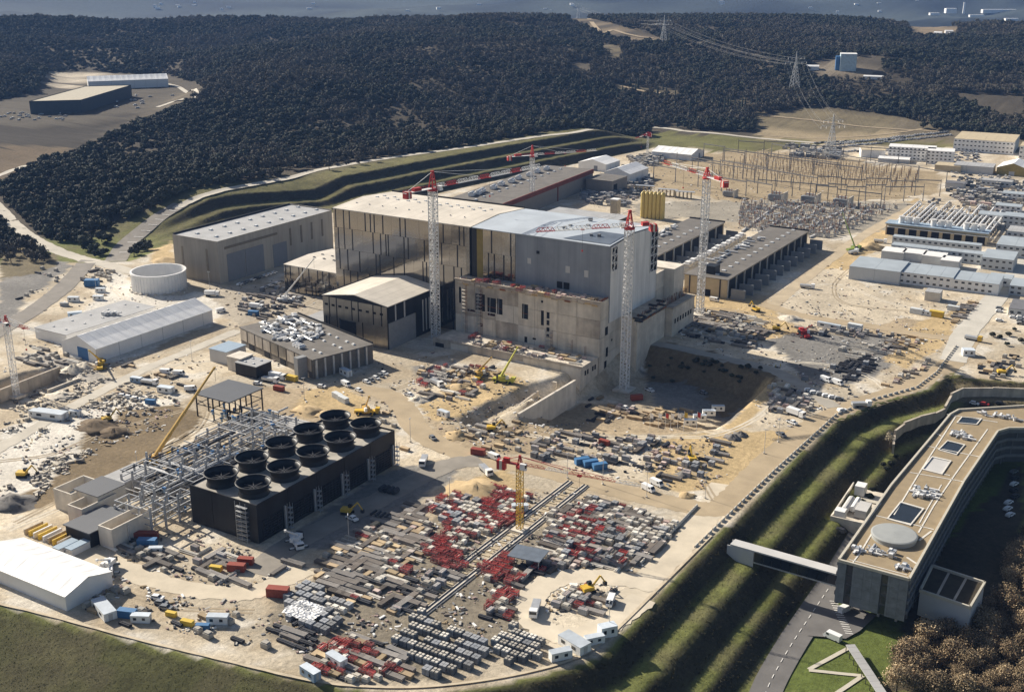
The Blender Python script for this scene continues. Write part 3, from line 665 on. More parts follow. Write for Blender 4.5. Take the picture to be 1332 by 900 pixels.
# ---- assembly hall in mirror cladding
t = thing('assembly_hall', 'tall hall clad in mirror steel panels with black strips and a pale low gabled roof', 'hall', (-389, 543, 0))
X0, X1, Y0, Y1 = -437, -342, 515, 571
core = MB(); a = t.location
core.add([(X0-a[0],Y0-a[1],0),(X1-a[0],Y0-a[1],0),(X1-a[0],Y1-a[1],0),(X0-a[0],Y1-a[1],0),(X0-a[0],Y0-a[1],60),(X1-a[0],Y0-a[1],60),(X1-a[0],Y1-a[1],60),(X0-a[0],Y1-a[1],60),(X0-a[0],0,61.8),(X1-a[0],0,61.8)],
  [(0,1,5,4),(1,2,6,9,5),(2,3,7,6),(3,0,4,8,7)], m_black); core.build('wall', t)
rf = MB().gable(X0-a[0], Y0-a[1], X1-a[0], Y1-a[1], 60.5, 62.4, m_roofpale, 'x', .45, .5).build('roof', t)
MB().box(X0-a[0]-.9, Y0-a[1]-.3, 59.4, X0-a[0]-.5, Y1-a[1], 60.6, m_black).box(X0-a[0]-.5, Y1-a[1]+.6, 59.5, X1-a[0], Y1-a[1]+1.0, 61.4, m_black).build('roof_edge', t)
slp = lambda x, y: 60.5 + 1.9 * (1 - abs(y) / 28.5)
skylights(t, [-40+7.6*i for i in range(11)], [3, 10], slp, (1.7, 1.5, .6)); skylights(t, [-42+9.5*i for i in range(9)], [-14], slp, (.8, .8, .5), m_bsteel)
ROWS = [(49.4, 60.0, [232,292,336,452,490,518,580,703,740,932,1002,1110,1140]), (37.0, 49.3, [247,292,352,505,560,598,615,728,757,870,958,988,1095]),
        (24.6, 36.9, [250,310,400,522,550,650,725,857,882,1000,1070,1120]), (12.2, 24.5, [275,325,380,470,560,590,700,800,915,985,1040,1100]), (0.2, 12.1, [260,300,420,470,600,690,760,880,930,1060,1120])]
def clad(t, X0, X1, Y, rows, x_of, depth=.35, mat=m_mirror):
    a = t.location
    for z0, z1, st in rows:
        xs = [X0] + [x_of(s) for s in st] + [X1]
        for i in range(len(xs) - 1):
            l_, r_ = xs[i] + (.42 if i else 0), xs[i+1] - .42
            if r_ - l_ < .4: continue
            ps = 2 if r_ - l_ > 9.5 else 1
            for k in range(ps):
                p0 = l_ + (r_ - l_) * k / ps; p1 = l_ + (r_ - l_) * (k + 1) / ps - (.06 if k < ps - 1 else 0)
                o = MB().box(-(p1-p0)/2, -depth/2, -(z1-z0)/2, (p1-p0)/2, depth/2, (z1-z0)/2, mat).build('panel', t, loc=((p0+p1)/2-a[0], Y-depth/2-.02-a[1], (z0+z1)/2))
                o.rotation_euler = (random.uniform(-.006, .006), 0, random.uniform(-.008, .008))
            if i: box1('strip', t, xs[i]-.4-a[0], Y-.22-a[1], z0, xs[i]+.4-a[0], Y-.01-a[1], z1-.08, m_bsteel)
clad(t, X0, X1, Y0, ROWS, lambda s: X0 + 95 * (s - 215) / 965.0)

# ---- side wing on the left of the hall
t = thing('side_wing_hall', 'low mirror-clad wing with pale roof against the left end of the tall hall', 'hall', (-463, 550, 0))
LB(t, 'wall', -489, 527, 0, -437.3, 573, 17, m_black); a = t.location
MB().gable(-26, -23, 25.5, 23, 17.2, 18.6, m_roofpale, 'x', .4, .4).build('roof', t)
clad(t, -489, -437.6, 527, [(8.6, 17, [1,5,12,15,20,27,31,36,43,46,49]), (.2, 8.5, [2,6,11,17,22,25,33,39,44,47])], lambda s: -489 + s, .3)
skylights(t, [-18, -10, -2, 6], [-4, 4], lambda x, y: 17.2 + 1.4*(1-abs(y)/23.4), (1.6, 1.3, .6), m_bsteel)
LB(t, 'side_cladding', -489.4, 527, 0, -489, 573, 17, m_mirror)

# ---- clean building with the low gable in front of the hall
t = thing('cleaning_facility', 'mirror-clad building with pale low gable roof in front of the tall hall', 'hall', (-386, 491, 0))
X0, X1, Y0, Y1 = -408, -364, 468.5, 514.6; a = t.location
xs = [X0-a[0], 0, X1-a[0]]; ys = [Y0-a[1], Y1-a[1]]
MB().add([(xs[0],ys[0],0),(xs[2],ys[0],0),(xs[2],ys[1],0),(xs[0],ys[1],0),(xs[0],ys[0],23.5),(xs[2],ys[0],23.5),(xs[2],ys[1],23.5),(xs[0],ys[1],23.5),(0,ys[0],26.8),(0,ys[1],26.8)],
  [(0,1,5,8,4),(1,2,6,5),(2,3,7,9,6),(3,0,4,7)], m_black).build('wall', t)
MB().gable(xs[0], ys[0], xs[2], ys[1]-.5, 24, 27.3, m_roofpale, 'y', .4, .45).build('roof', t)
MB().box(xs[0]-.95, ys[0], 22.6, xs[0]-.5, ys[1]-.5, 24.4, m_black).build('roof_edge', t)
m_satin = M('satin_steel_cladding', (.4, .36, .3), .3, metal=.7, var=.2, scale=.12, detail=6, streak=.15)
clad(t, X0, X1, Y0, [(12.4, 23.4, [4.5,9.5,20,24.5,34.5,40]), (.2, 12.3, [2,4,9.5,11.5,27])], lambda s: X0 + s, .3, m_satin)
for i in range(9): box1('window', t, xs[0]+1.5+4.7*i, ys[0]-.5, 18.6, xs[0]+3.5+4.7*i, ys[0]-.32, 19.7, m_dark)
for i in range(4): box1('window', t, xs[0]+28+4.2*i, ys[0]-.5, 5.6, xs[0]+30+4.2*i, ys[0]-.32, 6.3, m_sandb)
box1('gate_opening', t, xs[0]+12, ys[0]-.55, 0, xs[0]+22.5, ys[0]-.33, 11.8, m_dark)
box1('lower_wall', t, xs[2], ys[0]+.3, 0, xs[2]+.5, ys[0]+24, 14.5, M('blue_grey_concrete', (.25, .255, .26), .85, var=.1))
for y in (6, 14): box1('strip', t, xs[2]+.01, ys[0]+y, 14.6, xs[2]+.3, ys[0]+y+1.1, 23.4, m_pgrey)
for y in (31, 34, 37, 42): box1('strip', t, xs[2]+.01, ys[0]+y, 2, xs[2]+.3, ys[0]+y+.8, 20, m_pgrey)
for y in (0.4, 7.4, 15.4): box1('panel', t, xs[2], ys[0]+y, 14.6, xs[2]+.25, ys[0]+y+6.4, 23.4, m_black)

# ---- reactor building: concrete podium and clad upper part
t = thing('reactor_building', 'unfinished reactor building, raw concrete podium below a grey windowless upper block', 'building', (-300, 545, 0))
X0, X1, Y0, Y1 = -341.2, -257, 515, 571; a = t.location
MB().add([(X0-a[0],Y0-a[1],20),(X1-a[0],Y0-a[1],20),(X1-a[0],Y1-a[1],20),(X0-a[0],Y1-a[1],20),(X0-a[0],Y0-a[1],60),(X1-a[0],Y0-a[1],60),(X1-a[0],Y1-a[1],60),(X0-a[0],Y1-a[1],60),(X0-a[0],-2,61.8),(X1-a[0],-2,61.8)],
  [(0,1,5,4),(2,3,7,6),(3,0,4,8,7)], m_membrane).add([(X1-a[0],Y0-a[1],20),(X1-a[0],Y1-a[1],20),(X1-a[0],Y1-a[1],60),(X1-a[0],-2,61.8),(X1-a[0],Y0-a[1],60)], [(0,1,2,3,4)], M('pale_side_sheet', (.74, .725, .69), .7, var=.08, scale=.1, streak=.15, seam=((1, 5.0, .15),))).build('upper_wall', t)
MB().gable(X0-a[0]+.6, Y0-a[1], X1-a[0]-1, Y1-a[1], 60.4, 62.2, m_roofblue, 'x', .4, .25).build('roof', t)
MB().add([(14, -28, 60.8), (41, -28, 60.75), (41, -9, 62.05), (26, -9, 62.05)], [(0, 1, 2, 3)], M('dark_wet_roof', (.12, .14, .17), .35, var=.3, scale=.1)).build('roof_patch', t)
box1('corner_strip', t, X0-a[0]+.2, Y0-a[1]-.35, 33, X0-a[0]+3.4, Y0-a[1]-.05, 60, m_bsteel)
box1('insulation_panel', t, X0-a[0]+3.5, Y0-a[1]-.3, 33, X0-a[0]+7.4, Y0-a[1]-.05, 60, m_mustard)
clad(t, X0+7.5, -313, 515, [(47.6, 60, [5.5, 17.5]), (33.8, 47.5, [3.5, 7.2, 13.2, 17.8])], lambda s: X0 + 7.5 + s, .3)
for x, z, w_, h_, mm in ((-300.5, 51, 1.8, 1.6, m_dark), (-306, 45, 2.2, 3, m_pgrey), (-283, 43.2, 2.6, 3.6, m_pgrey), (-272, 42.4, 2.4, 3.6, m_pgrey), (-288, 34.3, 3.2, 3.6, m_dark), (-284, 34.3, 3.4, 3.6, m_dark)):
    box1('window', t, x-a[0], Y0-a[1]-.16, z, x+w_-a[0], Y0-a[1]-.01, z+h_, mm)
def lattice_panel(t, y0, y1, z0, z1, x):
    box1('opening', t, x-a[0], y0-a[1], z0, x+.12-a[0], y1-a[1], z1, m_dark)
    mb = MB(); n_ = max(2, int((z1-z0)/4))
    for k in range(n_+1): z = z0+(z1-z0)*k/n_; mb.bar((x+.3-a[0], y0-a[1], z), (x+.3-a[0], y1-a[1], z), .22, m_wsteel)
    for k in range(3): y = y0+(y1-y0)*k/2; mb.bar((x+.3-a[0], y-a[1], z0), (x+.3-a[0], y-a[1], z1), .25, m_wsteel)
    for k in range(n_): za, zb = z0+(z1-z0)*k/n_, z0+(z1-z0)*(k+1)/n_; mb.bar((x+.3-a[0], y0-a[1], za), (x+.3-a[0], y1-a[1], zb), .16, m_wsteel)
    mb.build('steel_frame', t)
lattice_panel(t, 515.4, 522, 47, 59.5, X1); lattice_panel(t, 562, 570.5, 36, 59, X1)
# podium: core with formwork panels, openings and a littered terrace
PX0, PX1, PY0, PY1, PZ = -346, -257.5, 505.5, 583, 33
box1('podium_core', t, PX0-a[0], PY0-a[1]+.6, -14, PX1-a[0]-.6, PY1-a[1], PZ-.02, m_conc_d)
bands = [(-14, 3.9), (4, 13.6), (13.7, 23.3), (23.4, PZ)]
cuts = [0, 12.5, 26, 40, 52, 63.5, 75, 88.5]
for bi, (z0, z1) in enumerate(bands):
    for i in range(7):
        if bi == 0 and i > 6: continue
        xa, xb = PX0 + cuts[i] + .05, PX0 + cuts[i+1] - .05
        box1('formwork_panel', t, xa-a[0], PY0-a[1], z0+.04, xb-a[0], PY0-a[1]+.6, z1, random.choice([m_conc_w, m_conc_w, m_conc_l, m_conc_d]))
    ycut = [505.5, 519, 532, 545, 558, 571, 583]
    for i in range(6):
        box1('formwork_panel', t, PX1-.6-a[0], ycut[i]+(.65 if i == 0 else .05)-a[1], z0+.04, PX1-a[0], ycut[i+1]-.05-a[1], z1, random.choice([m_conc_w, m_conc_w, m_conc_l]))
for x, z, w_, h_ in ((-333, 17.5, 6.2, 9.5), (-325.2, 17.8, 5.4, 8), (-319, 17.5, 3.3, 8.6), (-338, 16.2, 5, 1.2), (-325, 15.8, 4.6, 1.4), (-303.5, 17.6, 3.6, 8), (-292, 15.8, 1.7, 8), (-288.6, 20, 1.7, 3.4), (-288.6, 16.4, 1.7, 2.6), (-288.6, 12.9, 1.7, 2.2), (-288.6, 9.6, 1.7, 2.2),
                   (-330, 8.8, 1.7, 1.7), (-302, 4.6, 1.7, 3.2), (-297, 7, 2, 1), (-292, 28, 1.2, 1.2), (-343.5, 20, 1.4, 9)):
    box1('wall_opening', t, x-a[0], PY0-a[1]-.06, z, x+w_-a[0], PY0-a[1]+.02, z+h_, m_dark)  # thin dark box painted as the shade of an opening, not a recess
    if w_ > 3: MB().box(x-a[0]-.25, PY0-a[1]-.3, z-.35, x+w_-a[0]+.25, PY0-a[1]-.08, z, m_conc_l).bar((x-a[0]+w_*.3, PY0-a[1]-.25, z), (x-a[0]+w_*.35, PY0-a[1]-.25, z+h_), .12, m_steel).bar((x-a[0], PY0-a[1]-.25, z+h_*.4), (x+w_-a[0], PY0-a[1]-.25, z+h_*.35), .14, m_rust).build('scaffold', t)
for y, z, w_, h_ in ((511.5, 14, 3.2, 4.4), (513, 2, 2.4, 5), (511.5, -8, 2.6, 8), (519, 9, 1.2, 1.2), (528, 25, 1.2, 1.2), (561, 4, 3, 6), (569, 6, 1.5, 2.4), (573, 6, 1.5, 2.4), (577, 6, 1.5, 2.4)):
    box1('wall_opening', t, PX1-a[0], y-a[1], z, PX1-a[0]+.06, y+w_-a[1], z+h_, m_dark)
box1('terrace_edge', t, PX0-a[0]-.3, PY0-a[1]-.3, PZ, PX1-a[0]+.3, PY0-a[1]+.5, PZ+.6, m_conc_d)
# scaffold towers, starter bars and hung platforms on the raw concrete
def scaffold_tower(x, y, z0, z1, w_=2.6, along='x'):
    mb = MB(); n2 = int((z1-z0)/2)
    for dx in (0, w_):
        for dy in (0, -1.3): mb.bar((x+dx-a[0], y+dy-a[1], z0), (x+dx-a[0], y+dy-a[1], z1), .09, m_rust if dx else m_steel)
    for k in range(n2):
        z = z0+2*k; mb.box(x-a[0], y-1.3-a[1], z, x+w_-a[0], y-a[1], z+.1, m_conc_l); mb.bar((x-a[0], y-1.3-a[1], z), (x+w_-a[0], y-1.3-a[1], z+2), .07, m_steel)
    mb.build('scaffold_tower', t)
scaffold_tower(-341, PY0-.2, 4, 31); scaffold_tower(-331.5, PY0-.3, 4, 30, 3); scaffold_tower(-289, PY0-.3, 4, 14, 4); scaffold_tower(-276, PY0-.3, 4, 11, 3); scaffold_tower(-268, PY0-.3, 4, 9, 3)
sb = MB()
for i in range(150):
    x = PX0+88*i/150; sb.bar((x-a[0], PY0+random.uniform(.1, 1.5)-a[1], PZ), (x+random.uniform(-.3, .3)-a[0], PY0+random.uniform(.1, 1.5)-a[1], PZ+random.uniform(.6, 1.8)), .07, random.choice([m_rust, m_steel, m_red, m_wood]), 3)
for i in range(110):
    y = PY0+24*i/110; sb.bar((PX1-.5-a[0], y-a[1], PZ), (PX1-.5-a[0], y-a[1], PZ+random.uniform(.5, 1.6)), .07, m_rust, 3)
for i in range(120): x = -347+88*i/120; sb.bar((x-a[0], 487.4-a[1], 4), (x-a[0], 487.4-a[1], 4+random.uniform(.5, 1.5)), .07, random.choice([m_rust, m_steel]), 3)
for i in range(110): y = 531+66*i/110; sb.bar((PX1+8.6-a[0], y-a[1], 16), (PX1+8.6+random.uniform(-.3, .8)-a[0], y-a[1], 20+random.uniform(.3, 2.2)), .1, random.choice([m_rust, m_bsteel]), 3)
sb.build('starter_bars', t)
for i in range(22): z = PZ-random.uniform(1.2, 2.2); x = PX0+2+86*i/22; MB().box(x-a[0], PY0-1.2-a[1], z, x+3.2-a[0], PY0-.05-a[1], z+.15, m_wood).box(x-a[0], PY0-1.25-a[1], z+.15, x+3.2-a[0], PY0-1.15-a[1], z+1.0, random.choice([m_rust, m_conc_d, m_wood])).build('hung_platform', t)
for i in range(14): y = 532+33*i/14; MB().box(PX1+9-a[0], y-a[1], 17, PX1+10.2-a[0], y+2.1-a[1], 17.2, m_wood).box(PX1+10.1-a[0], y-a[1], 17.2, PX1+10.25-a[0], y+2.1-a[1], 18.2, random.choice([m_bsteel, m_rust])).build('hung_platform', t)
for (x, z) in ((-334, 2), (-322, 1.5), (-309, 1.8), (-296, 1.4), (-282, 1.6), (-271, 1.5)): box1('formwork_seam', t, x-a[0], PY0-a[1]-.05, 4.2, x+.25-a[0], PY0-a[1]-.005, 32.6, m_conc_d)
# side blocks along the right face
box1('side_block', t, PX1-a[0]+.05, 531-a[1], -14, PX1-a[0]+9, 566-a[1], 19, m_conc_w)
box1('side_block_ledge', t, PX1-a[0]+.05, 530.5-a[1], 19.02, PX1-a[0]+9.4, 566.5-a[1], 20, m_conc_d)
box1('side_block', t, PX1-a[0]+.05, 567-a[1], -14, PX1-a[0]+13, 597-a[1], 16, m_conc_w)
box1('side_block', t, PX1-a[0]-12, 583.2-a[1], -14, PX1-a[0]+6, 596.6-a[1], 34, m_conc_l)
box1('side_block_ledge', t, PX1-a[0]+6.05, 566.6-a[1], 16.02, PX1-a[0]+13.4, 597.4-a[1], 16.9, m_conc_d)
for i in range(7): box1('window', t, PX1-a[0]+13.01, 570+3.6*i-a[1], 7, PX1-a[0]+13.1, 571.8+3.6*i-a[1], 9.6, m_dark)
# lower deck in front of the podium, with its walls
DX0, DX1, DY0, DY1, DZ = -348, -258, 487, 505.3, 4
box1('deck', t, DX0-a[0], DY0-a[1], -14, DX1-a[0], DY1-a[1], DZ, m_conc_w)
box1('deck_edge', t, DX0-a[0]-.2, DY0-a[1]-.25, DZ-.7, DX1-a[0]+.25, DY0-a[1]+.4, DZ+.5, m_conc_d)
for i in range(8): box1('formwork_panel', t, DX0-a[0]+11.25*i+.05, DY0-a[1]-.3, -13.5, DX0-a[0]+11.25*(i+1)-.05, DY0-a[1], DZ-.75, random.choice([m_conc_w, m_conc_l, m_conc_d]))
for y in (491, 493.6, 499, 501.6): box1('window', t, DX1-a[0], y-a[1], -1.5, DX1-a[0]+.1, y+1.5-a[1], 1, m_dark)
box1('gate_opening', t, DX0-a[0]+1.5, DY0-a[1]-.5, -2.5, DX0-a[0]+7, DY0-a[1]-.32, 2.2, m_dark)
box1('notice_sheet', t, -296-a[0], DY0-a[1]-.5, -5.5, -291-a[0], DY0-a[1]-.34, 1.2, m_pgrey)
# retaining walls in the excavation
def wall_between(name, label, p, q, z0, z1, th=1.0, mat=m_conc_l, z0b=None, z1b=None):
    p = np.array(p[:2]); q = np.array(q[:2]); d = (q-p)/np.linalg.norm(q-p); nn = np.array([-d[1], d[0]])*th/2
    c = (p+q)/2; z0b = z0 if z0b is None else z0b; z1b = z1 if z1b is None else z1b
    k = max(1, int(np.linalg.norm(q-p)/9)); r_ = thing(name, label, 'wall', (c[0], c[1], min(z0, z0b)))
    for i in range(k):
        f0, f1 = i/k, (i+1)/k; A = p+(q-p)*f0+d*.04; B = p+(q-p)*f1-d*.04; zz = lambda u, v, f: u+(v-u)*f
        vs = []
        for s_ in (1, -1):
            for pt, f in ((A, f0), (B, f1)):
                for z in (zz(z0, z0b, f), zz(z1, z1b, f)): vs.append((pt[0]+s_*nn[0]-c[0], pt[1]+s_*nn[1]-c[1], z-min(z0, z0b)))
        MB().add(vs, [(0,2,3,1),(4,5,7,6),(0,1,5,4),(2,6,7,3),(1,3,7,5),(0,4,6,2)], mat).build('wall_panel', r_)
wall_between('retaining_wall', 'long pale concrete retaining wall running down into the pit before the podium', P(674,538,1), P(748,494,1), -13, 1, 1.2, m_conc_l)
wall_between('retaining_wall', 'short concrete wall stub behind the long retaining wall', P(700,492,-1), P(724,497,-1), -8, -1, 1.0, m_conc_w)
wall_between('retaining_wall', 'dark low concrete wall along the earth ramp left of the pit', P(640,552,-1), P(700,508,-1), -5, -1, 1.0, m_conc_d)
wall_between('retaining_wall', 'brown concrete wall of the trench at the left edge of the site', P(-10,512,0), P(78,478,0), -6, .6, 1.0, m_conc_d)
wall_between('retaining_wall', 'pale concrete wall across the trench beside the white rubble', P(62,510,0), P(104,494,0), -6, 1.2, 1.0, m_conc_w)

# ---- black cooling tower block with ten fans
t = thing('cooling_tower_block', 'black louvred cooling tower block carrying ten round fan stacks in two rows', 'cooling tower', (-288.5, 311.5, 0)); a = t.location
X0, X1, Y0, Y1, Hh = -305, -272, 271, 352, 15.2
LB(t, 'wall', X0+.4, Y0+.4, 0, X1-.4, Y1-.4, Hh-.6, m_black)
LB(t, 'roof', X0+.7, Y0+.7, Hh-.59, X1-.7, Y1-.7, Hh-.3, M('cooling_roof', (.4, .37, .32), .8, var=.3, scale=.15, detail=7))
for i in range(5):
    y = Y0 + 16.2 * i
    LB(t, 'side_panel', X1-.4, y+.05, 8.6, X1, y+16.1, Hh+.25, m_black); LB(t, 'side_panel', X0, y+.05, 4, X0+.4, y+16.1, Hh+.25, m_black)
    gx0 = X1-.38
    gp = LB(t, 'air_inlet', gx0, y+2.6, 1.0, gx0+.3, y+12.6, 8.4, m_dark); g2 = MB()
    for k in range(7): g2.box(0, 0, 1.2+1.05*k, .25, 9.8, 1.42+1.05*k, m_bsteel)
    for k in range(6): g2.box(.02, 1.9*k, 1.1, .3, 1.9*k+.18, 8.3, m_bsteel)
    g2.build('grille', t, loc=(gx0+.3-a[0], y+2.7-a[1], 0))
    LB(t, 'riser_pipe', X1+.1, y+13.6, .5, X1+.8, y+14.3, 9.6, m_steel)
    sc_ = MB()
    for k in range(5): sc_.box(X1+.9-a[0], y+14.6-a[1], 2*k+.6, X1+2.4-a[0], y+16-a[1], 2*k+.75, m_steel)
    for dx in (.9, 2.3):
        for dy in (14.6, 15.9): sc_.bar((X1+dx-a[0], y+dy-a[1], 0), (X1+dx-a[0], y+dy-a[1], 10.4), .07, m_steel)
    for k in range(4): sc_.bar((X1+.9-a[0], y+14.6-a[1], 2*k+.6), (X1+2.3-a[0], y+15.9-a[1], 2*k+2.6), .07, m_steel)
    sc_.build('stair_scaffold', t)
for i in range(3): LB(t, 'end_panel', X0+11*i+.05, Y0, .3, X0+11*(i+1)-.05, Y0+.38, Hh+.2, m_black); LB(t, 'end_panel', X0+11*i+.05, Y1-.38, .3, X0+11*(i+1)-.05, Y1, Hh+.2, m_black)
es = MB()
for k in range(8):
    es.box(X1-9-a[0], Y0-1.6-a[1], 1.8*k+.8, X1-4-a[0], Y0-.1-a[1], 1.8*k+.95, m_steel)
    es.bar((X1-9-a[0], Y0-1.5-a[1], 1.8*k), (X1-4-a[0], Y0-1.5-a[1], 1.8*k+1.8), .07, m_steel)
for x in (-9, -6.5, -4): es.bar((X1+x-a[0], Y0-1.5-a[1], 0), (X1+x-a[0], Y0-1.5-a[1], 15.6), .08, m_steel)
es.build('stair_scaffold', t)
fan = MB().lathe(0, 0, [(5.6, 0), (5.0, 2.0), (5.2, 3.4), (6.1, 5.2), (6.3, 5.2), (5.95, 5.3), (5.75, 5.3), (5.2, 3.4), (5.1, 2), (5.5, 0)][:6], m_black, 32)
fan.lathe(0, 0, [(6.05, 5.15), (5.5, 3.8), (5.0, 2.0), (0.4, 1.9)], m_dark, 32)
fan_me = fan.mesh('fan_stack')
rim = MB().lathe(0, 0, [(6.04, 5.16), (6.08, 5.36), (6.36, 5.36), (6.38, 4.95), (6.2, 4.93)], M('fan_rim', (.045, .045, .046), .5), 32).mesh('rim')
bl = MB()
for k in range(8): bl.bar((.3*cos(k*pi/4), .3*sin(k*pi/4), 2.9), (4.5*cos(k*pi/4), 4.5*sin(k*pi/4), 2.7), .28, m_bsteel)
bl_me = bl.mesh('fan_blades')
for me_ in (fan_me, rim): me_.polygons.foreach_set('use_smooth', np.ones(len(me_.polygons), dtype=bool))
mot = MB().box(-.7, 5.9, 0, .7, 7.2, 1.1, m_white).box(-.3, 5.2, .2, .3, 5.9, .8, m_steel).mesh('drive_motor')
for i in range(5):
    for j in range(2):
        f = obj('fan_stack', fan_me, t, (-8.0 + 16.0*j, -32.6 + 16.3*i, Hh-.3), 0, scale=(1.02, 1.02, .86)); obj('rim', rim, f); obj('fan_blades', bl_me, f); obj('drive_motor', mot, f)

# ---- building with the taupe roof and plant on top (turned a little off the grid)
t = thing('plant_building', 'dark-clad building with taupe roof crowded with ducts in front of the gabled hall', 'building', (-397, 440, 0), R(-16.5))
W_, D_, Hh = 71, 36, 10.4
box1('wall', t, -W_/2, -D_/2, 0, W_/2, D_/2, Hh-.4, M('brown_grey_cladding', (.15, .135, .115), .6)); box1('roof', t, -W_/2-.5, -D_/2-.5, Hh-.39, W_/2+.5, D_/2+.5, Hh, m_brownroof)
for i in range(9):
    x = -W_/2 + 7.8*i
    box1('panel', t, x+.5, -D_/2-.35, 3.6, x+7.0, -D_/2-.02, Hh-.45, random.choice([M('satin_steel_cladding', 0), m_conc_d]))
    if i % 2: box1('gate_opening', t, x+1, -D_/2-.33, .1, x+6, -D_/2-.03, 3.5, m_dark)
for i in range(7): box1('fin', t, W_/2+.02, -D_/2+1+5*i, .2, W_/2+1.0, -D_/2+2.0+5*i, Hh-.45, m_steel)
box1('stair_tower', t, W_/2-8, -D_/2-6, 0, W_/2-4.5, -D_/2-.6, Hh+.6, M('blue_grey_concrete', (.25, .255, .26)))
for i in range(6): box1('parapet', t, -W_/2-.5+11.9*i, D_/2+.1, Hh+.003, -W_/2+11.3+11.9*i, D_/2+.5, Hh+1.0, m_black)
skylights(t, [-4, 8, 15, 24, 30], [-10, 2, 10], lambda x, y: Hh, (1.8, 1.3, .7))
def plant_unit(kind):
    mb = MB()
    if kind == 0: mb.box(-1.6, -1, .3, 1.6, 1, 1.8, m_steel).box(-1.4, -.8, 1.8, -.2, .8, 2.1, m_white)
    elif kind == 1: mb.bar((-3.5, 0, .7), (3.5, 0, .7), .55, m_steel, 8)
    elif kind == 2: mb.box(-2.8, -.5, .4, 2.8, .5, 1.3, m_wsteel).box(1.8, -.5, 0, 2.4, .5, .4, m_bsteel)
    else: mb.bar((0, 0, 0), (0, 0, 1.6), .6, m_white, 10).bar((0, 0, 1.6), (0, 0, 1.9), .9, m_steel, 10)
    return mb.mesh('roof_plant')
RP = [plant_unit(i) for i in range(4)]
for i in range(90): obj('roof_plant', RP[random.choice([0, 1, 1, 2, 2, 3])], t, (random.uniform(-33, 8), random.uniform(-14, 14), Hh), random.choice([0, pi/2]))
for i in range(3): obj('duct_drum', MB().bar((0, -1.6, 1), (0, 1.6, 1), 1.1, m_white, 12).mesh('duct_drum'), t, (12+2.6*i, -13, Hh))
# ---- three small boxes beside it
def simple_building(name, label, cat, cx, cy, w_, d_, h_, wall, roof, rz=0, z=0, over=.3, wins=(), doors=(), skl=0, group=None, gable=0, gaxis='y'):
    t = thing(name, label, cat, (cx, cy, z), rz, group)
    box1('wall', t, -w_/2, -d_/2, 0, w_/2, d_/2, h_ - (.3 if not gable else .05), wall)
    if gable:
        if gaxis == 'y': MB().add([(-w_/2,-d_/2,h_-.05),(w_/2,-d_/2,h_-.05),(0,-d_/2,h_+gable-.3),(-w_/2,d_/2,h_-.05),(w_/2,d_/2,h_-.05),(0,d_/2,h_+gable-.3)], [(0,1,2),(4,3,5)], wall).build('gable', t)
        else: MB().add([(-w_/2,-d_/2,h_-.05),(-w_/2,d_/2,h_-.05),(-w_/2,0,h_+gable-.3),(w_/2,-d_/2,h_-.05),(w_/2,d_/2,h_-.05),(w_/2,0,h_+gable-.3)], [(1,0,2),(3,4,5)], wall).build('gable', t)
        MB().gable(-w_/2, -d_/2, w_/2, d_/2, h_+.1, h_+gable, roof, gaxis, .25, over).build('roof', t)
    else: box1('roof', t, -w_/2-over, -d_/2-over, h_-.299, w_/2+over, d_/2+over, h_, roof)
    for (x, z0, ww, hh) in wins: box1('window', t, x, -d_/2-.08, z0, x+ww, -d_/2-.01, z0+hh, m_glass)
    for (y, z0, ww, hh) in doors: box1('door', t, w_/2+.01, y, z0, w_/2+.08, y+ww, z0+hh, m_dark)
    if skl: skylights(t, [(-w_/2)*.4, w_/2*.4], [(-d_/2)+d_*(i+.5)/skl for i in range(skl)], lambda x, y: h_, (1.2, 1.2, .5))
    return t
p = P(290, 470); simple_building('switch_house', 'pale flat-roofed box building nearest the white tent, left of the dark plant building', 'building', p[0], p[1]+4, 12, 14, 7, m_pgrey, m_bluel)
p = P(308, 482); simple_building('switch_house', 'narrow concrete box building between the pale box and the black box', 'building', p[0], p[1]+3, 9, 9, 7.5, m_conc_l, m_conc_l)
p = P(325, 488); simple_building('switch_house', 'black box building with ribbed grey roof beside the black canopy', 'building', p[0], p[1]+3, 14, 11, 6.5, m_black, m_groof, skl=2)
# ---- black canopy on posts
t = thing('canopy', 'dark grey flat canopy on steel posts above the pipework', 'canopy', (-371, 358, 0))
box1('roof', t, -11, -11, 10.6, 11, 11, 11.1, M('anthracite_roof', (.1, .105, .115), .6, var=.06, scale=.1))
for x in (-10.3, 0, 10.3):
    for y in (-10.3, -3.4, 3.4, 10.3): box1('post', t, x-.25, y-.25, 0, x+.25, y+.25, 10.58, m_bsteel)
mb = MB()
for x in (-10.3, 0, 10.3): mb.bar((x, -10.3, 6), (x, 10.3, 6), .2, m_bsteel)
for y in (-10.3, 10.3): mb.bar((-10.3, y, 6), (10.3, y, 6), .2, m_bsteel)
mb.build('frame', t)
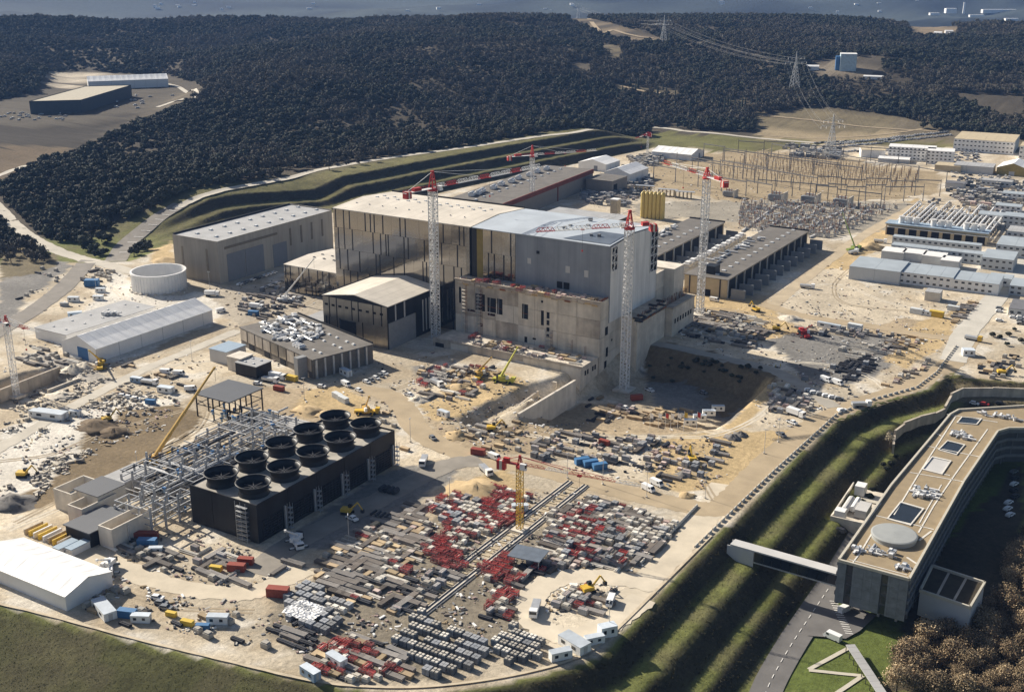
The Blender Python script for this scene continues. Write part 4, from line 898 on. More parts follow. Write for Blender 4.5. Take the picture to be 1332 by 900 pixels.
# ---- round white tank
t = thing('round_tank', 'open round white tank beside the beige workshop hall', 'tank', (-561.5, 490.5, 0), 0, None, (.82, .82, .92))
tk = MB().lathe(0, 0, [(20.3, 0), (20.3, 11.4), (20.9, 11.4), (20.9, 12.6), (19.5, 12.6), (19.5, 1)], m_white, 64).build('shell', t)
tk.data.polygons.foreach_set('use_smooth', np.zeros(len(tk.data.polygons), dtype=bool))
MB().lathe(0, 0, [(19.5, 1), (0.05, 1)], m_pgrey, 32).build('floor', t)
rb = MB().box(20.28, -.18, 0, 20.6, .18, 11.3, M('white_rib', (.66, .66, .65), .6)).mesh('rib')
for i in range(48): obj('rib', rb, t, (0, 0, 0), 2*pi*i/48)
for i in range(22): obj('ballast_block', MB().box(21.2, -1.1, 0, 22.8, 1.1, 1.0, m_conc_l).mesh('ballast_block') if i == 0 else bpy.data.meshes['ballast_block'], t, (0, 0, 0), 2*pi*i/22 + random.uniform(-.05, .05))
# ---- white tent hall
def tent(name, label, x0, x1, y0, y1, ze, zr, axis='y', z=0, bays=8, group=None, wall=m_white, door=None, rz=0, arch=True):
    t = thing(name, label, 'tent', ((x0+x1)/2, (y0+y1)/2, z), rz, group); w_, d_ = x1-x0, y1-y0
    if axis == 'x': w_, d_ = d_, w_
    g = t
    rot = 0 if axis == 'y' else pi/2
    if rot: t.rotation_euler = (0, 0, rot + rz)
    box1('wall', t, -w_/2, -d_/2, 0, w_/2, d_/2, ze, wall)
    MB().add([(-w_/2,-d_/2,ze),(w_/2,-d_/2,ze),(0,-d_/2,zr-.3),(-w_/2,d_/2,ze),(w_/2,d_/2,ze),(0,d_/2,zr-.3)], [(0,1,2),(4,3,5)], wall).build('gable', t)
    n_ = bays; rows = []
    seg = 4; vs = []; 
    for j in range(n_*seg+1):
        y = -d_/2 - .3 + (d_+.6)*j/(n_*seg); sag = .28*abs(sin(pi*j/seg)) if arch else 0
        for k, (x, z_) in enumerate(((-w_/2-.4, ze+.05), (-w_/4, (ze+zr)/2-sag), (0, zr-sag*.5), (w_/4, (ze+zr)/2-sag), (w_/2+.4, ze+.05))): vs.append((x, y, z_))
    fs = [(5*j+k, 5*j+k+1, 5*j+k+6, 5*j+k+5) for j in range(n_*seg) for k in range(4)]
    MB().add(vs, fs, m_tent).build('roof', t)
    for j in range(n_+1): box1('rib', t, w_/2+.01, -d_/2+d_*j/n_-.12 if 0 < j < n_ else -d_/2+(.0 if j == 0 else d_-.24), 0, w_/2+.12, -d_/2+d_*j/n_+.12 if 0 < j < n_ else -d_/2+(.24 if j == 0 else d_), ze-.05, m_steel) if j % 2 == 0 else None
    if door: box1('door', t, door[0], -d_/2-.1, 0, door[1], -d_/2-.01, door[2], door[3])
    return t
tent('tent_hall', 'large white tent hall with blue door in its gable, left of the dark plant building', -506, -479.5, 373, 455, 7.4, 12.6, 'y', 0, 11, door=(-1, 7, 6.6, m_blue))
t = simple_building('low_workshop', 'low white flat-roofed building along the back side of the large white tent', 'building', -528, 414, 26, 62, 6.4, m_white, m_groof, skl=5)
for i in range(3): obj('roof_plant', RP[0], t, (2+2.5*i, 4+2*i, 6.4))
p = P(22, 790); tent('tent_hall', 'white tent hall cut by the left edge at the near rim of the site', P(-30,765)[0]-8, -293.5, 205.5, 224, 5.4, 8.2, 'x', 0, 8)
# ---- small building between wing and gabled hall
simple_building('annex', 'small pale flat-roofed annex with dark ground floor beside the gabled mirror hall', 'building', -418.5, 481, 17, 15, 6.6, m_pgrey, m_groof, wins=[(-7, .6, 3, 3), (-3, .6, 3, 3), (1, .6, 3, 3), (5, .6, 3, 3)])
# ---- long low hall with red band
t = thing('coil_hall', 'very long low hall with taupe roof and red-brown band behind the mirror hall', 'hall', (-503, 836, 0)); rz = R(4)
t.rotation_euler = (0, 0, rz)
box1('wall', t, -24, -95, 0, 24, 95, 12.4, M('taupe_wall', (.26, .235, .21), .8, var=.06)); box1('roof', t, -24.3, -95.3, 15.4, 24, 95.3, 15.9, m_brownroof)
for i in range(10): box1('red_band_panel', t, 24.01, -95+19*i+.05, 12.5, 24.7, -95+19*(i+1)-.05, 16.3, m_redband)
box1('upper_wall', t, -24.1, -95, 12.41, 24, 95, 15.38, m_black)
box1('downpipe', t, 24.02, 20, 0, 24.5, 21.4, 12.4, m_redband)
hv = MB().box(-2.2, -3.5, .4, 2.2, 3.5, 2.8, m_white).bar((0, -3.2, 2), (0, 3.2, 2), 1.7, m_steel, 10).box(-1.8, 3.5, .4, 1.8, 5, 1.6, m_bsteel).mesh('ventilation_unit')
for i, y in enumerate((-62, -54, -45, -28, -12, 4, 20, 38, 56, 72)): obj('ventilation_unit', hv, t, (-13+(i % 2)*1.5, y, 15.9), .2)
for i in range(14): obj('skylight', bpy.data.meshes['skylight'], t, (-2, -88+13*i, 15.9))
simple_building('end_block', 'brown-grey block closing the far end of the long red-banded hall', 'building', -468, 925, 26, 30, 11.5, MATS['taupe_wall'], m_brownroof, doors=[(-12, 0, 7, 8)])
# ---- two long substations halls with fire walls
def converter_hall(label, x0, x1, y0, y1, h_, nwall):
    t = thing('converter_hall', label, 'building', ((x0+x1)/2, (y0+y1)/2, 0), 0, 'converter halls with fire walls'); w_, d_ = x1-x0, y1-y0
    box1('wall', t, -w_/2, -d_/2, 0, w_/2, d_/2, h_-.4, m_sandb); box1('roof', t, -w_/2-.6, -d_/2-.6, h_-.39, w_/2+.6, d_/2+.6, h_, m_brownroof)
    box1('roof_edge', t, -w_/2-.6, d_/2+.2, h_+.003, w_/2+.6, d_/2+.6, h_+1, m_black)
    for i in range(nwall):
        y = -d_/2 + 1 + (d_-2)*i/(nwall-1)
        box1('fire_wall', t, w_/2+2.4, y-.4, 0, w_/2+11.5, y+.4, 6.6, M('grey_fire_wall', (.22, .23, .24), .85, var=.12))
        if i < nwall-1:
            dy = (d_-2)/(nwall-1); box1('bay_opening', t, w_/2+.01, y+1.5, .2, w_/2+.2, y+dy-1.5, h_-1.2, m_dark)
            box1('pillar', t, w_/2+.02, y-.5, 0, w_/2+.5, y+.5, h_-.45, m_steel)
            MB().box(-2.2, -2.4, .4, 2.2, 2.4, 3.4, m_steel).box(-2.6, -1.6, 1, -2.2, 1.6, 3, m_bsteel).build('transformer', t, loc=(w_/2+6, y+dy/2, 0)) if i % 2 == 0 else None
    for x in (-w_/2+3, -w_/2+9, w_/2-5): box1('strip', t, x, -d_/2-.2, 0, x+.9, -d_/2-.01, h_-.45, m_bsteel)
    box1('gate_opening', t, -1, -d_/2-.12, .1, 3.5, -d_/2-.01, 4.2, m_dark)
    skylights(t, [4], [-d_/2+8+11*i for i in range(int(d_/11))], lambda x, y: h_, (2.6, 2, .6))
    for i in range(26): obj('roof_plant', RP[random.choice([0, 1, 2, 2])], t, (random.uniform(-w_/2, -w_/2+8), random.uniform(-d_/2+20, d_/2-30), h_), random.choice([0, pi/2]))
    return t
t = converter_hall('nearer of the two long taupe-roofed halls with grey fire walls, beside the pale yard', -275, -247, 654, 808, 12, 12)
box1('black_hut', t, -4, -70, 12.01, 3, -62, 17, m_black)
converter_hall('farther of the two long taupe-roofed halls with grey fire walls, behind the reactor block', -336, -309, 668, 804, 12, 10)
# ---- ducts between them
mb = thing('duct_bank', 'long bank of steel ducts between the two taupe-roofed halls', 'ducts', (-286, 735, 0))
for i in range(12): obj('duct', bpy.data.meshes.get('duct') or MB().box(-3, -4, 0, 3, 4, 8, m_steel).box(-2.4, -3.4, 8, 2.4, 3.4, 10.4, m_pgrey).box(-1.5, -2, 10.4, 1.5, 2, 11.6, m_white).mesh('duct'), mb, (random.uniform(-1, 1), -50+8.6*i, 0))
# ---- yellow silos
t = thing('silo_block', 'block of tall yellow silo tubes beyond the reactor roof', 'silos', (-383, 838, 0), R(10))
for i in range(6):
    for j in range(2): obj('silo_tube', bpy.data.meshes.get('silo_tube') or MB().bar((0, 0, 0), (0, 0, 20), 1.6, M('silo_yellow', (.6, .46, .15), .55, var=.1), 10).lathe(0, 0, [(1.6, 20), (.5, 21.4), (.1, 21.5)], MATS['silo_yellow'], 10).mesh('silo_tube'), t, (-8+3.2*i, 3.2*j, 0))
t = thing('silo_block', 'single tan silo tower left of the yellow silo block', 'silos', (-404, 815, 0)); box1('shell', t, -3, -3, 0, 3, 3, 17, M('silo_tan', (.5, .42, .3), .6)); box1('cap', t, -3.3, -3.3, 17.02, 3.3, 3.3, 17.8, m_white)
# ---- flat black-framed hall roof behind the reactor roof
simple_building('ribbed_roof_hall', 'low hall with long ribbed grey roof between the reactor roof and the red-banded hall', 'hall', -405, 745, 60, 70, 14, m_black, m_groof)
# ================================================================== tower cranes
def mast_mesh(name, w_, h_, mat, n=3):
    mb = MB(); r_ = w_ * .075; q = w_/2
    for x in (-q, q):
        for y in (-q, q): mb.bar((x, y, 0), (x, y, h_), r_, mat)
    for k in range(n):
        z0, z1 = h_*k/n, h_*(k+1)/n; s_ = 1 if k % 2 else -1
        for (xa, ya, xb, yb) in ((-q,-q,q,-q), (q,-q,q,q), (q,q,-q,q), (-q,q,-q,-q)):
            mb.bar((xa, ya, z0), (xb, yb, z0), r_*.6, mat)
            a_, b_ = ((xa, ya, z0), (xb, yb, z1)) if s_ > 0 else ((xb, yb, z0), (xa, ya, z1))
            mb.bar(a_, b_, r_*.6, mat)
    return mb.mesh(name)
def jib_mesh(name, L, w_, h_, mat, n, taper=1.0):
    mb = MB(); r_ = w_*.085
    for i in range(n):
        a_, b_ = L*i/n, L*(i+1)/n
        for y in (-w_/2, w_/2): mb.bar((a_, y, 0), (b_, y, 0), r_, mat); mb.bar((a_, y, 0), ((a_+b_)/2, 0, h_), r_*.7, mat); mb.bar(((a_+b_)/2, 0, h_), (b_, y, 0), r_*.7, mat)
        mb.bar((a_, -w_/2, 0), (a_, w_/2, 0), r_*.6, mat); mb.bar((a_, -w_/2, 0), (b_, w_/2, 0), r_*.5, mat)
        mb.bar(((a_-b_)/2+b_ if i else (a_+b_)/2, 0, h_), ((a_+b_)/2 + (L/n if i < n-1 else 0), 0, h_), r_, mat)
    return mb.mesh(name)
def tower_crane(label, base, Hm, ang, jib, cjib, w_=2.4, mast=m_wsteel, head=m_red, jmats=(m_wsteel, m_red, m_wsteel), sec=6.0, top=8.0, foot=True):
    t = thing('tower_crane', label, 'crane', base, 0, 'tower cranes over the site')
    n_ = int(round(Hm/sec)); sec = Hm/n_; me_ = mast_mesh('mast_section', w_, sec, mast, 3)
    for i in range(n_): obj('mast_section', me_, t, (0, 0, sec*i))
    if foot: box1('footing', t, -w_*1.3, -w_*1.3, -.3, w_*1.3, w_*1.3, .9, m_conc_l)
    MB().lathe(0, 0, [(w_*.75, Hm), (w_*.8, Hm+.8), (w_*.6, Hm+1.2)], head, 10, True).build('slewing_ring', t)
    c, s_ = cos(ang), sin(ang); R3 = lambda x, y, z: (x*c - y*s_, x*s_ + y*c, z)
    hd = MB(); q = w_*.42
    for x in (-q, q):
        for y in (-q, q): hd.bar((x, y, Hm+1.2), (x*.25, y*.25, Hm+top), w_*.09, head)
    for k in range(3):
        z = Hm+1.2+(top-1.2)*(k+.5)/3; f = 1-.75*(k+.5)/3
        hd.bar((-q*f, -q*f, z), (q*f, -q*f, z+1), w_*.06, head); hd.bar((q*f, q*f, z), (-q*f, q*f, z+1), w_*.06, head); hd.bar((q*f, -q*f, z), (q*f, q*f, z+1), w_*.06, head)
    hd.box(-q*.5, -q*.5, Hm+top-.3, q*.5, q*.5, Hm+top+.5, head)
    hd.build('tower_head', t, rz=ang)
    MB().box(q, -w_*1.1, Hm+.2, q+2.4, -w_*.45, Hm+2.6, m_white).box(q+2.0, -w_*1.12, Hm+1.2, q+2.45, -w_*.43, Hm+2.4, m_glass).build('cab', t, rz=ang)
    ns = max(2, int(round(jib/9.0))); L = jib/ns; mm = {}
    for i in range(ns):
        mt = jmats[i % len(jmats)]
        if mt not in mm: mm[mt] = jib_mesh('jib_section', L, w_*.5, w_*.52, mt, 4)
        o = obj('jib_section', mm[mt], t, R3(1.0+L*i, 0, Hm+1.4), ang)
    cj = MB().box(-cjib, -w_*.4, Hm+1.2, -.8, w_*.4, Hm+1.5, jmats[0]).build('counter_jib', t, rz=ang)
    rl = MB()
    for y in (-w_*.4, w_*.4): rl.bar((-cjib, y, Hm+2.5), (-.8, y, Hm+2.5), .07, head); rl.bar((-cjib*.5, y, Hm+1.5), (-cjib*.5, y, Hm+2.5), .06, head)
    rl.box(-cjib*.7, -w_*.35, Hm+1.5, -cjib*.45, w_*.35, Hm+3.2, head).build('winch_deck', t, rz=ang)
    for k in range(3): MB().box(-cjib+.2+1.1*k, -w_*.5, Hm-1.6, -cjib+1.2+1.1*k, w_*.5, Hm+2.0, head if k != 1 else m_conc_l).build('counterweight', t, rz=ang)
    tb = MB(); tb.bar((0, 0, Hm+top), (-cjib+1, 0, Hm+1.6), .13, jmats[0]); tb.bar((0, 0, Hm+top), (jib*.38, 0, Hm+1.4+w_*.6), .13, jmats[0]); tb.bar((0, 0, Hm+top), (jib*.72, 0, Hm+1.4+w_*.6), .1, jmats[0])
    tb.build('tie_bar', t, rz=ang)
    MB().box(jib*.5, -.6, Hm+.9, jib*.5+1.6, .6, Hm+1.35, head).bar((jib*.5+.8, 0, Hm+1), (jib*.5+.8, 0, Hm-9), .05, m_bsteel).box(jib*.5+.5, -.3, Hm-9.8, jib*.5+1.1, .3, Hm-9, head).build('trolley_hook', t, rz=ang)
    return t
def crane_px(label, bu, bv, bz, Hm, ju, jv, jib=None, cjib=14, **kw):
    b = P(bu, bv, bz) if bz is not None else T(bu, bv)
    e = P(ju, jv, b[2]+Hm+1.6); d = e-b; ang = math.atan2(d[1], d[0]); L = math.hypot(d[0], d[1]) if jib is None else jib
    return tower_crane(label, b, Hm, ang, L, cjib, **kw)
crane_px('white tower crane with red head standing before the tall mirror hall', 567, 441, 0, 82, 702, 217, cjib=20, w_=3.5, top=10)
crane_px('white tower crane rising from the pit at the reactor building corner', 812, 507, -12, 84, 700, 301, cjib=14, w_=3.5, top=9)
crane_px('white tower crane with short red counter jib left of the pale yard', 910, 410, 0, 80, 838, 204, cjib=20, w_=3.3, top=6, jib=48)
crane_px('white tower crane behind the reactor roof beside the red-banded hall', 692, 274, 0, 44, 775, 196, cjib=22, w_=2.8, top=9)
crane_px('small tower crane with red head in the trench at the left edge', 22, 516, -5, 36, 46, 430, cjib=12, w_=2.2, top=5, jib=24)
crane_px('yellow tower crane with red head on rails in the storage yard', 676, 690, 0, 25, 829, 631, cjib=9, w_=1.9, top=4.5, mast=m_yellow, jmats=(m_red, m_white, m_red), sec=4)
crane_px('distant red and white tower crane above the far storage yard', 842, 205, 0, 22, 800, 188, cjib=8, w_=1.6, top=4, jib=30, jmats=(m_red, m_white))

# ================================================================== mobile cranes
def mobile_crane(label, base, tip, mat, rz=0.0, r0=.75, truck=m_yellow, lattice=False, group='mobile cranes'):
    t = thing('mobile_crane', label, 'crane', base, 0, group); d = np.array(tip)-np.array(base); ang = math.atan2(d[1], d[0])
    MB().box(-5.5, -1.4, .7, 5.5, 1.4, 1.9, truck).box(4.2, -1.3, 1.9, 6.2, 1.3, 3.2, truck).box(5.4, -1.2, 2.3, 6.25, 1.2, 3.1, m_glass).build('carrier', t, rz=rz)
    wm = bpy.data.meshes.get('crane_wheel') or MB().bar((0, -.35, 0), (0, .35, 0), .65, m_bsteel, 10).mesh('crane_wheel')
    for x in (-4.2, -2.6, 2.2, 3.9):
        for y in (-1.25, 1.25):
            obj('wheel', wm, t, (x*cos(rz)-y*sin(rz), x*sin(rz)+y*cos(rz), .65), rz)
    for x in (-3.4, 3):
        MB().box(x-.2, -3.2, .3, x+.2, 3.2, .7, truck).box(x-.5, -3.5, 0, x+.5, -2.8, .3, m_bsteel).box(x-.5, 2.8, 0, x+.5, 3.5, .3, m_bsteel).build('outrigger', t, rz=rz)
    MB().box(-2.8, -1.3, 1.95, 1.6, 1.3, 3.4, mat).box(1.0, -1.5, 1.95, 2.6, -.4, 3.6, m_white).box(-3.6, -1.3, 2.0, -2.8, 1.3, 3.6, m_bsteel).build('superstructure', t, rz=ang)
    p0 = np.array([-1.2*cos(ang), -1.2*sin(ang), 3.2]); v_ = d - p0
    n_ = 4
    for i in range(n_):
        a_, b_ = p0+v_*i/n_, p0+v_*(i+1)/n_; MB().bar(a_, b_, r0*(1-.16*i), mat, 6, r0*(1-.16*i)).build('boom_section', t)
    MB().bar(p0+v_*.12, (1.2*cos(ang), 1.2*sin(ang), 2.4), .28, m_steel, 6).build('lift_cylinder', t)
    e = p0+v_; MB().bar(e, e-np.array([0, 0, min(6, v_[2]*.3)]), .05, m_bsteel).box(e[0]-.35, e[1]-.35, e[2]-.4, e[0]+.35, e[1]+.35, e[2]+.3, mat).build('boom_head', t)
    return t
def mc_px(label, bu, bv, tu, tv, tz, mat, bz=0, **kw): return mobile_crane(label, P(bu, bv, bz), P(tu, tv, tz), mat, **kw)
m_crane_y = M('crane_ochre', (.55, .35, .1), .5, var=.12)
mc_px('tall ochre mobile crane with long boom beside the pipe rack', 207, 601, 279, 478, 40, m_crane_y, r0=.95, rz=1.3)
mc_px('white mobile crane with raised boom by the side wing hall', 372, 392, 408, 337, 30, m_white, truck=m_white, rz=.4, r0=.6)
mc_px('yellow-green mobile crane on the sand before the concrete deck', 655, 497, 673, 452, 18, M('crane_lime', (.5, .48, .08), .5), truck=M('crane_lime', (.5, .48, .08)), rz=.2, r0=.7)
mc_px('orange mobile crane with low boom left of the yellow-green crane', 624, 491, 639, 465, 9, m_crane_y, rz=1.9, r0=.6)
mc_px('yellow mobile crane at the corner of the large white tent', 131, 478, 116, 456, 12, m_yellow, rz=2.4, r0=.6)
mc_px('white mobile crane at the foot of the black cooling block', 386, 708, 371, 690, 10, m_white, truck=m_white, rz=-.6, r0=.5)
mc_px('olive mobile crane with dark lattice boom beside the substation', 1110, 326, 1096, 277, 24, M('crane_olive', (.2, .26, .06), .5), truck=M('crane_olive', (.2, .26, .06)), rz=1.0, r0=.5)
mc_px('white pickup crane with raised arm near the red skips', 142, 741, 126, 728, 7, m_white, truck=m_white, rz=-.7, r0=.35)
mc_px('small orange crane on the sand behind the cooling fans', 477, 538, 480, 516, 10, m_crane_y, rz=.5, r0=.4)
mc_px('red loading crane on the pale yard right of the pit', 1046, 437, 1056, 423, 6, m_red, truck=m_red, rz=2.2, r0=.45)

# ================================================================== steel pipe rack left of the cooling block
t = thing('pipe_rack', 'large open rack of white steel columns and pipes beside the black cooling block', 'pipe rack', (-328, 312, 0)); a = t.location
m_rack = M('rack_steel', (.4, .4, .4), .55, var=.2, scale=.4)
colm = MB().box(-.34, -.34, 0, .34, .34, 9.5, m_rack).mesh('column')
xs = [-20, -13.5, -7, -.5, 6, 12.5, 18.5]; ys = [-56.2+6.6*i for i in range(15)]
for i, x in enumerate(xs):
    for j, y in enumerate(ys):
        if j < 3 and i < 3: continue
        hsc = random.choice([1.25, 1.1, .95, .8]) if i not in (6,) else 1.2
        obj('column', colm, t, (x, y, 0), 0, scale=(1, 1, hsc))
bx = MB().box(0, -.16, -.22, 6.5, .16, .18, m_rack).mesh('beam'); by = MB().box(-.18, 0, -.25, .18, 6.6, .2, m_steel).mesh('beam')
for i, x in enumerate(xs[:-1]):
    for j, y in enumerate(ys):
        for z in (3.9, 6.6, 9.4):
            if j < 3 and i < 3: continue
            if random.random() < .75: obj('beam', bx, t, (x, y, z))
for i, x in enumerate(xs):
    for j, y in enumerate(ys[:-1]):
        for z in (3.6, 6.3, 9.1):
            if j < 3 and i < 3: continue
            if random.random() < .7: obj('beam', by, t, (x, y, z))
for i in range(110):
    x = random.uniform(-20, 19); y0 = random.uniform(-42, 10); L = random.uniform(12, 34); z = random.choice([4.8, 5.4, 7.9, 8.4]); r_ = random.choice([.2, .3, .45])
    MB().bar((x, y0, z), (x, min(y0+L, 38), z), r_, random.choice([m_steel, m_rack, m_conc_d, m_bsteel, m_bsteel]), 8).build('pipe', t)
for i in range(45):
    y = random.uniform(-42, 38); x0 = random.uniform(-20, 0); z = random.choice([4.9, 8.1, 9.2]); r_ = random.choice([.16, .28])
    MB().bar((x0, y, z), (x0+random.uniform(6, 18), y, z), r_, random.choice([m_steel, m_wsteel, m_pgrey]), 8).build('pipe', t)
vb = MB().bar((0, 0, 0), (0, 0, 1.6), .5, m_bluel, 8).box(-.8, -.4, 1.6, .8, .4, 2.2, m_blue).mesh('valve')
for i in range(60): obj('valve', vb, t, (random.uniform(-20, 18), random.uniform(-42, 38), random.choice([0, 4.6, 7.7])), random.uniform(0, 3))
for i in range(11): MB().bar((19.8, -36+7.6*i, 9.8), (24, -36+7.6*i, 9.8), .6, m_wsteel, 8).bar((19.8, -36+7.6*i, 9.8), (19.8, -36+7.6*i, 5), .6, m_wsteel, 8).bar((21.4, -36.3+7.6*i, 10.3), (21.4, -35.7+7.6*i, 10.3), .8, m_blue, 8).build('riser_pipe', t)
# manifold under the canopy and four fat pipes
t = thing('pipe_manifold', 'dark steel manifold of bent pipes in front of the grey canopy', 'pipework', (-352, 352, 0))
for i in range(36):
    x, y = random.uniform(-18, 14), random.uniform(-9, 8); z = random.uniform(.8, 7); L = random.uniform(3, 9); dx = random.random() < .5
    MB().bar((x, y, z), (x+(L if dx else 0), y+(0 if dx else L), z), random.uniform(.25, .55), random.choice([m_steel, m_bsteel, m_pgrey]), 8).bar((x, y, z), (x, y, 0), .2, m_bsteel).build('pipe', t)
for i in range(20): obj('valve', vb, t, (random.uniform(-18, 14), random.uniform(-9, 8), random.uniform(0, 6)), random.uniform(0, 3))
for k in range(5):
    p, q = P(343+2*k, 538+3.2*k, 2), P(424+2*k, 556+3.4*k, 2); c = (p+q)/2
    tt = thing('fat_pipeline', 'fat grey pipe %s of the five running right behind the cooling block' % ['farthest back', 'second from the back', 'in the middle', 'second from the front', 'nearest'][k], 'pipe', (c[0], c[1], 0))
    MB().bar((p[0]-c[0], p[1]-c[1], 2.2), (q[0]-c[0], q[1]-c[1], 2.2), .85, m_pgrey, 12).build('pipe', tt)
    for f in (.1, .35, .6, .85): MB().box(-.9, -.3, 0, .9, .3, 1.4, m_conc_l).build('saddle', tt, loc=((p[0]+(q[0]-p[0])*f)-c[0], (p[1]+(q[1]-p[1])*f)-c[1], 0))
# ================================================================== buildings at the lower left
p = P(60, 700); t = thing('basin_building', 'grey-roofed pump building between two open concrete tanks at the lower left', 'building', (-324, 246, 0))
def box_open(t, name, x0, y0, x1, y1, h_, th, mat):
    MB().box(x0, y0, 0, x1, y0+th, h_, mat).box(x0, y1-th, 0, x1, y1, h_, mat).box(x0, y0+th, 0, x0+th, y1-th, h_, mat).box(x1-th, y0+th, 0, x1, y1-th, h_, mat).box(x0+th, y0+th, .2, x1-th, y1-th, .4, m_dark).build(name, t)
box1('wall', t, -10, -8, 0, 3, 10, 5.6, m_black); box1('roof', t, -10.6, -8.6, 5.61, 3.4, 10.4, 6.0, M('anthracite_roof', (.1, .105, .115))); 
box_open(t, 'concrete_tank', 4, -5, 11, 13, 8, .5, m_conc_l); box_open(t, 'concrete_tank', -20, 1, -12, 17, 7.4, .5, m_conc_l); box_open(t, 'concrete_tank', -34, 6, -24, 20, 8.4, .5, m_conc_l)
MB().bar((11.4, 2, 7), (11.4, 2, 1), .35, m_steel, 8).build('pipe', t)
for i, (x, y) in enumerate(((-3, -14), (1, -12))): MB().box(x-1.6, y-4, 0, x+1.6, y+4, 2.6, m_white).box(x-1.8, y-4.2, 2.6, x+1.8, y+4.2, 2.9, m_bluel).build('pump_unit', t)
rl = MB()
for i in range(8): rl.box(-26+2.6*i, -14, 0, -25.4+2.6*i, -6, 2.2, random.choice([m_white, m_steel, m_conc_d, m_yellow]))
rl.build('railing_frames', t)
wb = simple_building('pump_house', 'pale box pump house with anthracite roof left of the pipe rack', 'building', *P(133, 660)[:2], 13, 13, 9, m_conc_l, MATS['anthracite_roof'], doors=[(-5, .2, 4, 7)])
simple_building('pump_house', 'long low grey-roofed shed running behind the anthracite pump house', 'building', *(P(168, 630)[:2]), 11, 16, 5, m_pgrey, m_groof)
simple_building('pump_house', 'low black shed with solar-grey roof left of the pale pump house', 'building', *(P(98, 648)[:2]), 12, 9, 4.2, m_black, m_bluel)

# ================================================================== substation behind
gp = MB().bar((0, 0, 0), (0, 0, 15), .5, M('gantry_steel', (.2, .19, .18), .7), 4, .3).mesh('post'); gb = MB().box(0, -.35, -.4, 22, .35, .4, MATS['gantry_steel']).mesh('beam')
rowpx = [((850,232),(1003,262),5), ((880,218),(1062,250),6), ((915,205),(1090,232),6), ((1060,262),(1145,272),3), ((1003,205),(1230,244),7), ((1062,250),(1222,256),5), ((960,199),(1205,215),7), ((900,225),(1040,248),5), ((940,212),(1120,236),6), ((1100,262),(1200,262),4), ((985,252),(1100,262),5)]
for k, (pa, pb, n_) in enumerate(rowpx):
    A, B = P(*pa), P(*pb); d = (B-A)/n_; L = np.linalg.norm(d); ang = math.atan2(d[1], d[0])
    t = thing('busbar_gantry', 'dark steel busbar gantry, %s of the substation rows' % ['nearest left', 'second from the left front', 'third from the left front', 'short one at the front middle', 'long one at the right', 'front right', 'farthest back', 'fourth from the left front', 'fifth from the left front', 'lowest at the right', 'lowest in the middle'][k], 'gantry', A, ang, 'busbar gantries of the substation')
    for i in range(n_+1): obj('post', gp, t, (L*i, 0, 0), 0)
    for i in range(n_): obj('beam', gb, t, (L*i, 0, random.choice([12.5, 12.5, 14])), 0, scale=(L/22, 1, 1))
insp = Kind(MB().box(-.25, -.25, 0, .25, .25, 2.4, m_conc_d).bar((0, 0, 2.4), (0, 0, 7.5), .26, M('insulator_brown', (.2, .13, .08), .5), 6).box(-.7, -.15, 7.5, .7, .15, 7.8, m_steel).build('insulator_post', label='brown insulator post in the field of posts at the substation', cat='insulator', group='insulator posts of the substation'))
n_ = 0
for i in range(24):
    for j in range(12):
        A, B, C_, D_ = P(905,232), P(1190,252), P(1200,226), P(985,203)
        f, g = (i+.5)/24, (j+.5)/12; q = (A*(1-f)+B*f)*(1-g)+(D_*(1-f)+C_*f)*g
        if n_ < 288: insp.place((q[0]+random.uniform(-1, 1), q[1], 0), YAW*0, scale=(1, 1, random.uniform(.8, 1.15))); n_ += 1
def transformer(label, u, v, rz=0, s=1.0):
    t = thing('transformer', label, 'transformer', P(u, v), rz, 'large transformers of the substation', s)
    box1('tank', t, -5, -3, .6, 5, 3, 6, M('transformer_grey', (.22, .23, .24), .55)); 
    for x in (-6.4, 5.3): box1('radiator', t, x, -2.8, 1, x+1.1, 2.8, 5.6, m_steel)
    for x in (-3, 0, 3): MB().bar((x, 0, 6), (x, 0, 9.2), .35, m_rust, 6).build('bushing', t)
    box1('conservator', t, -4, 1.6, 6.6, 4, 2.8, 7.8, m_pgrey); box1('fire_wall', t, 7.6, -6, 0, 8.4, 6, 8.6, m_conc_w)
transformer('grey transformer with pale fire wall, leftmost of the big three at the substation', 1009, 262); transformer('grey transformer with pale fire wall, middle of the big three at the substation', 1052, 264); transformer('grey transformer with pale fire wall, rightmost of the big three at the substation', 1094, 268); transformer('lone grey transformer on the left of the substation', 948, 256, s=.8)
for k, (u, v) in enumerate(((838, 250), (868, 255), (890, 258))):
    p = P(u, v); t = thing('cell_row', 'row of pale concrete cells, %s of three behind the yellow silos' % ['left', 'middle', 'right'][k], 'cells', p, YAW*.4, 'concrete cell rows')
    for i in range(5): MB().box(-8+3.4*i, -2, 0, -7.4+3.4*i, 2, 5.6, m_sandb).box(-8+3.4*i, -2, 5.62, -4.6+3.4*i, 2, 6.0, m_steel).build('cell', t)
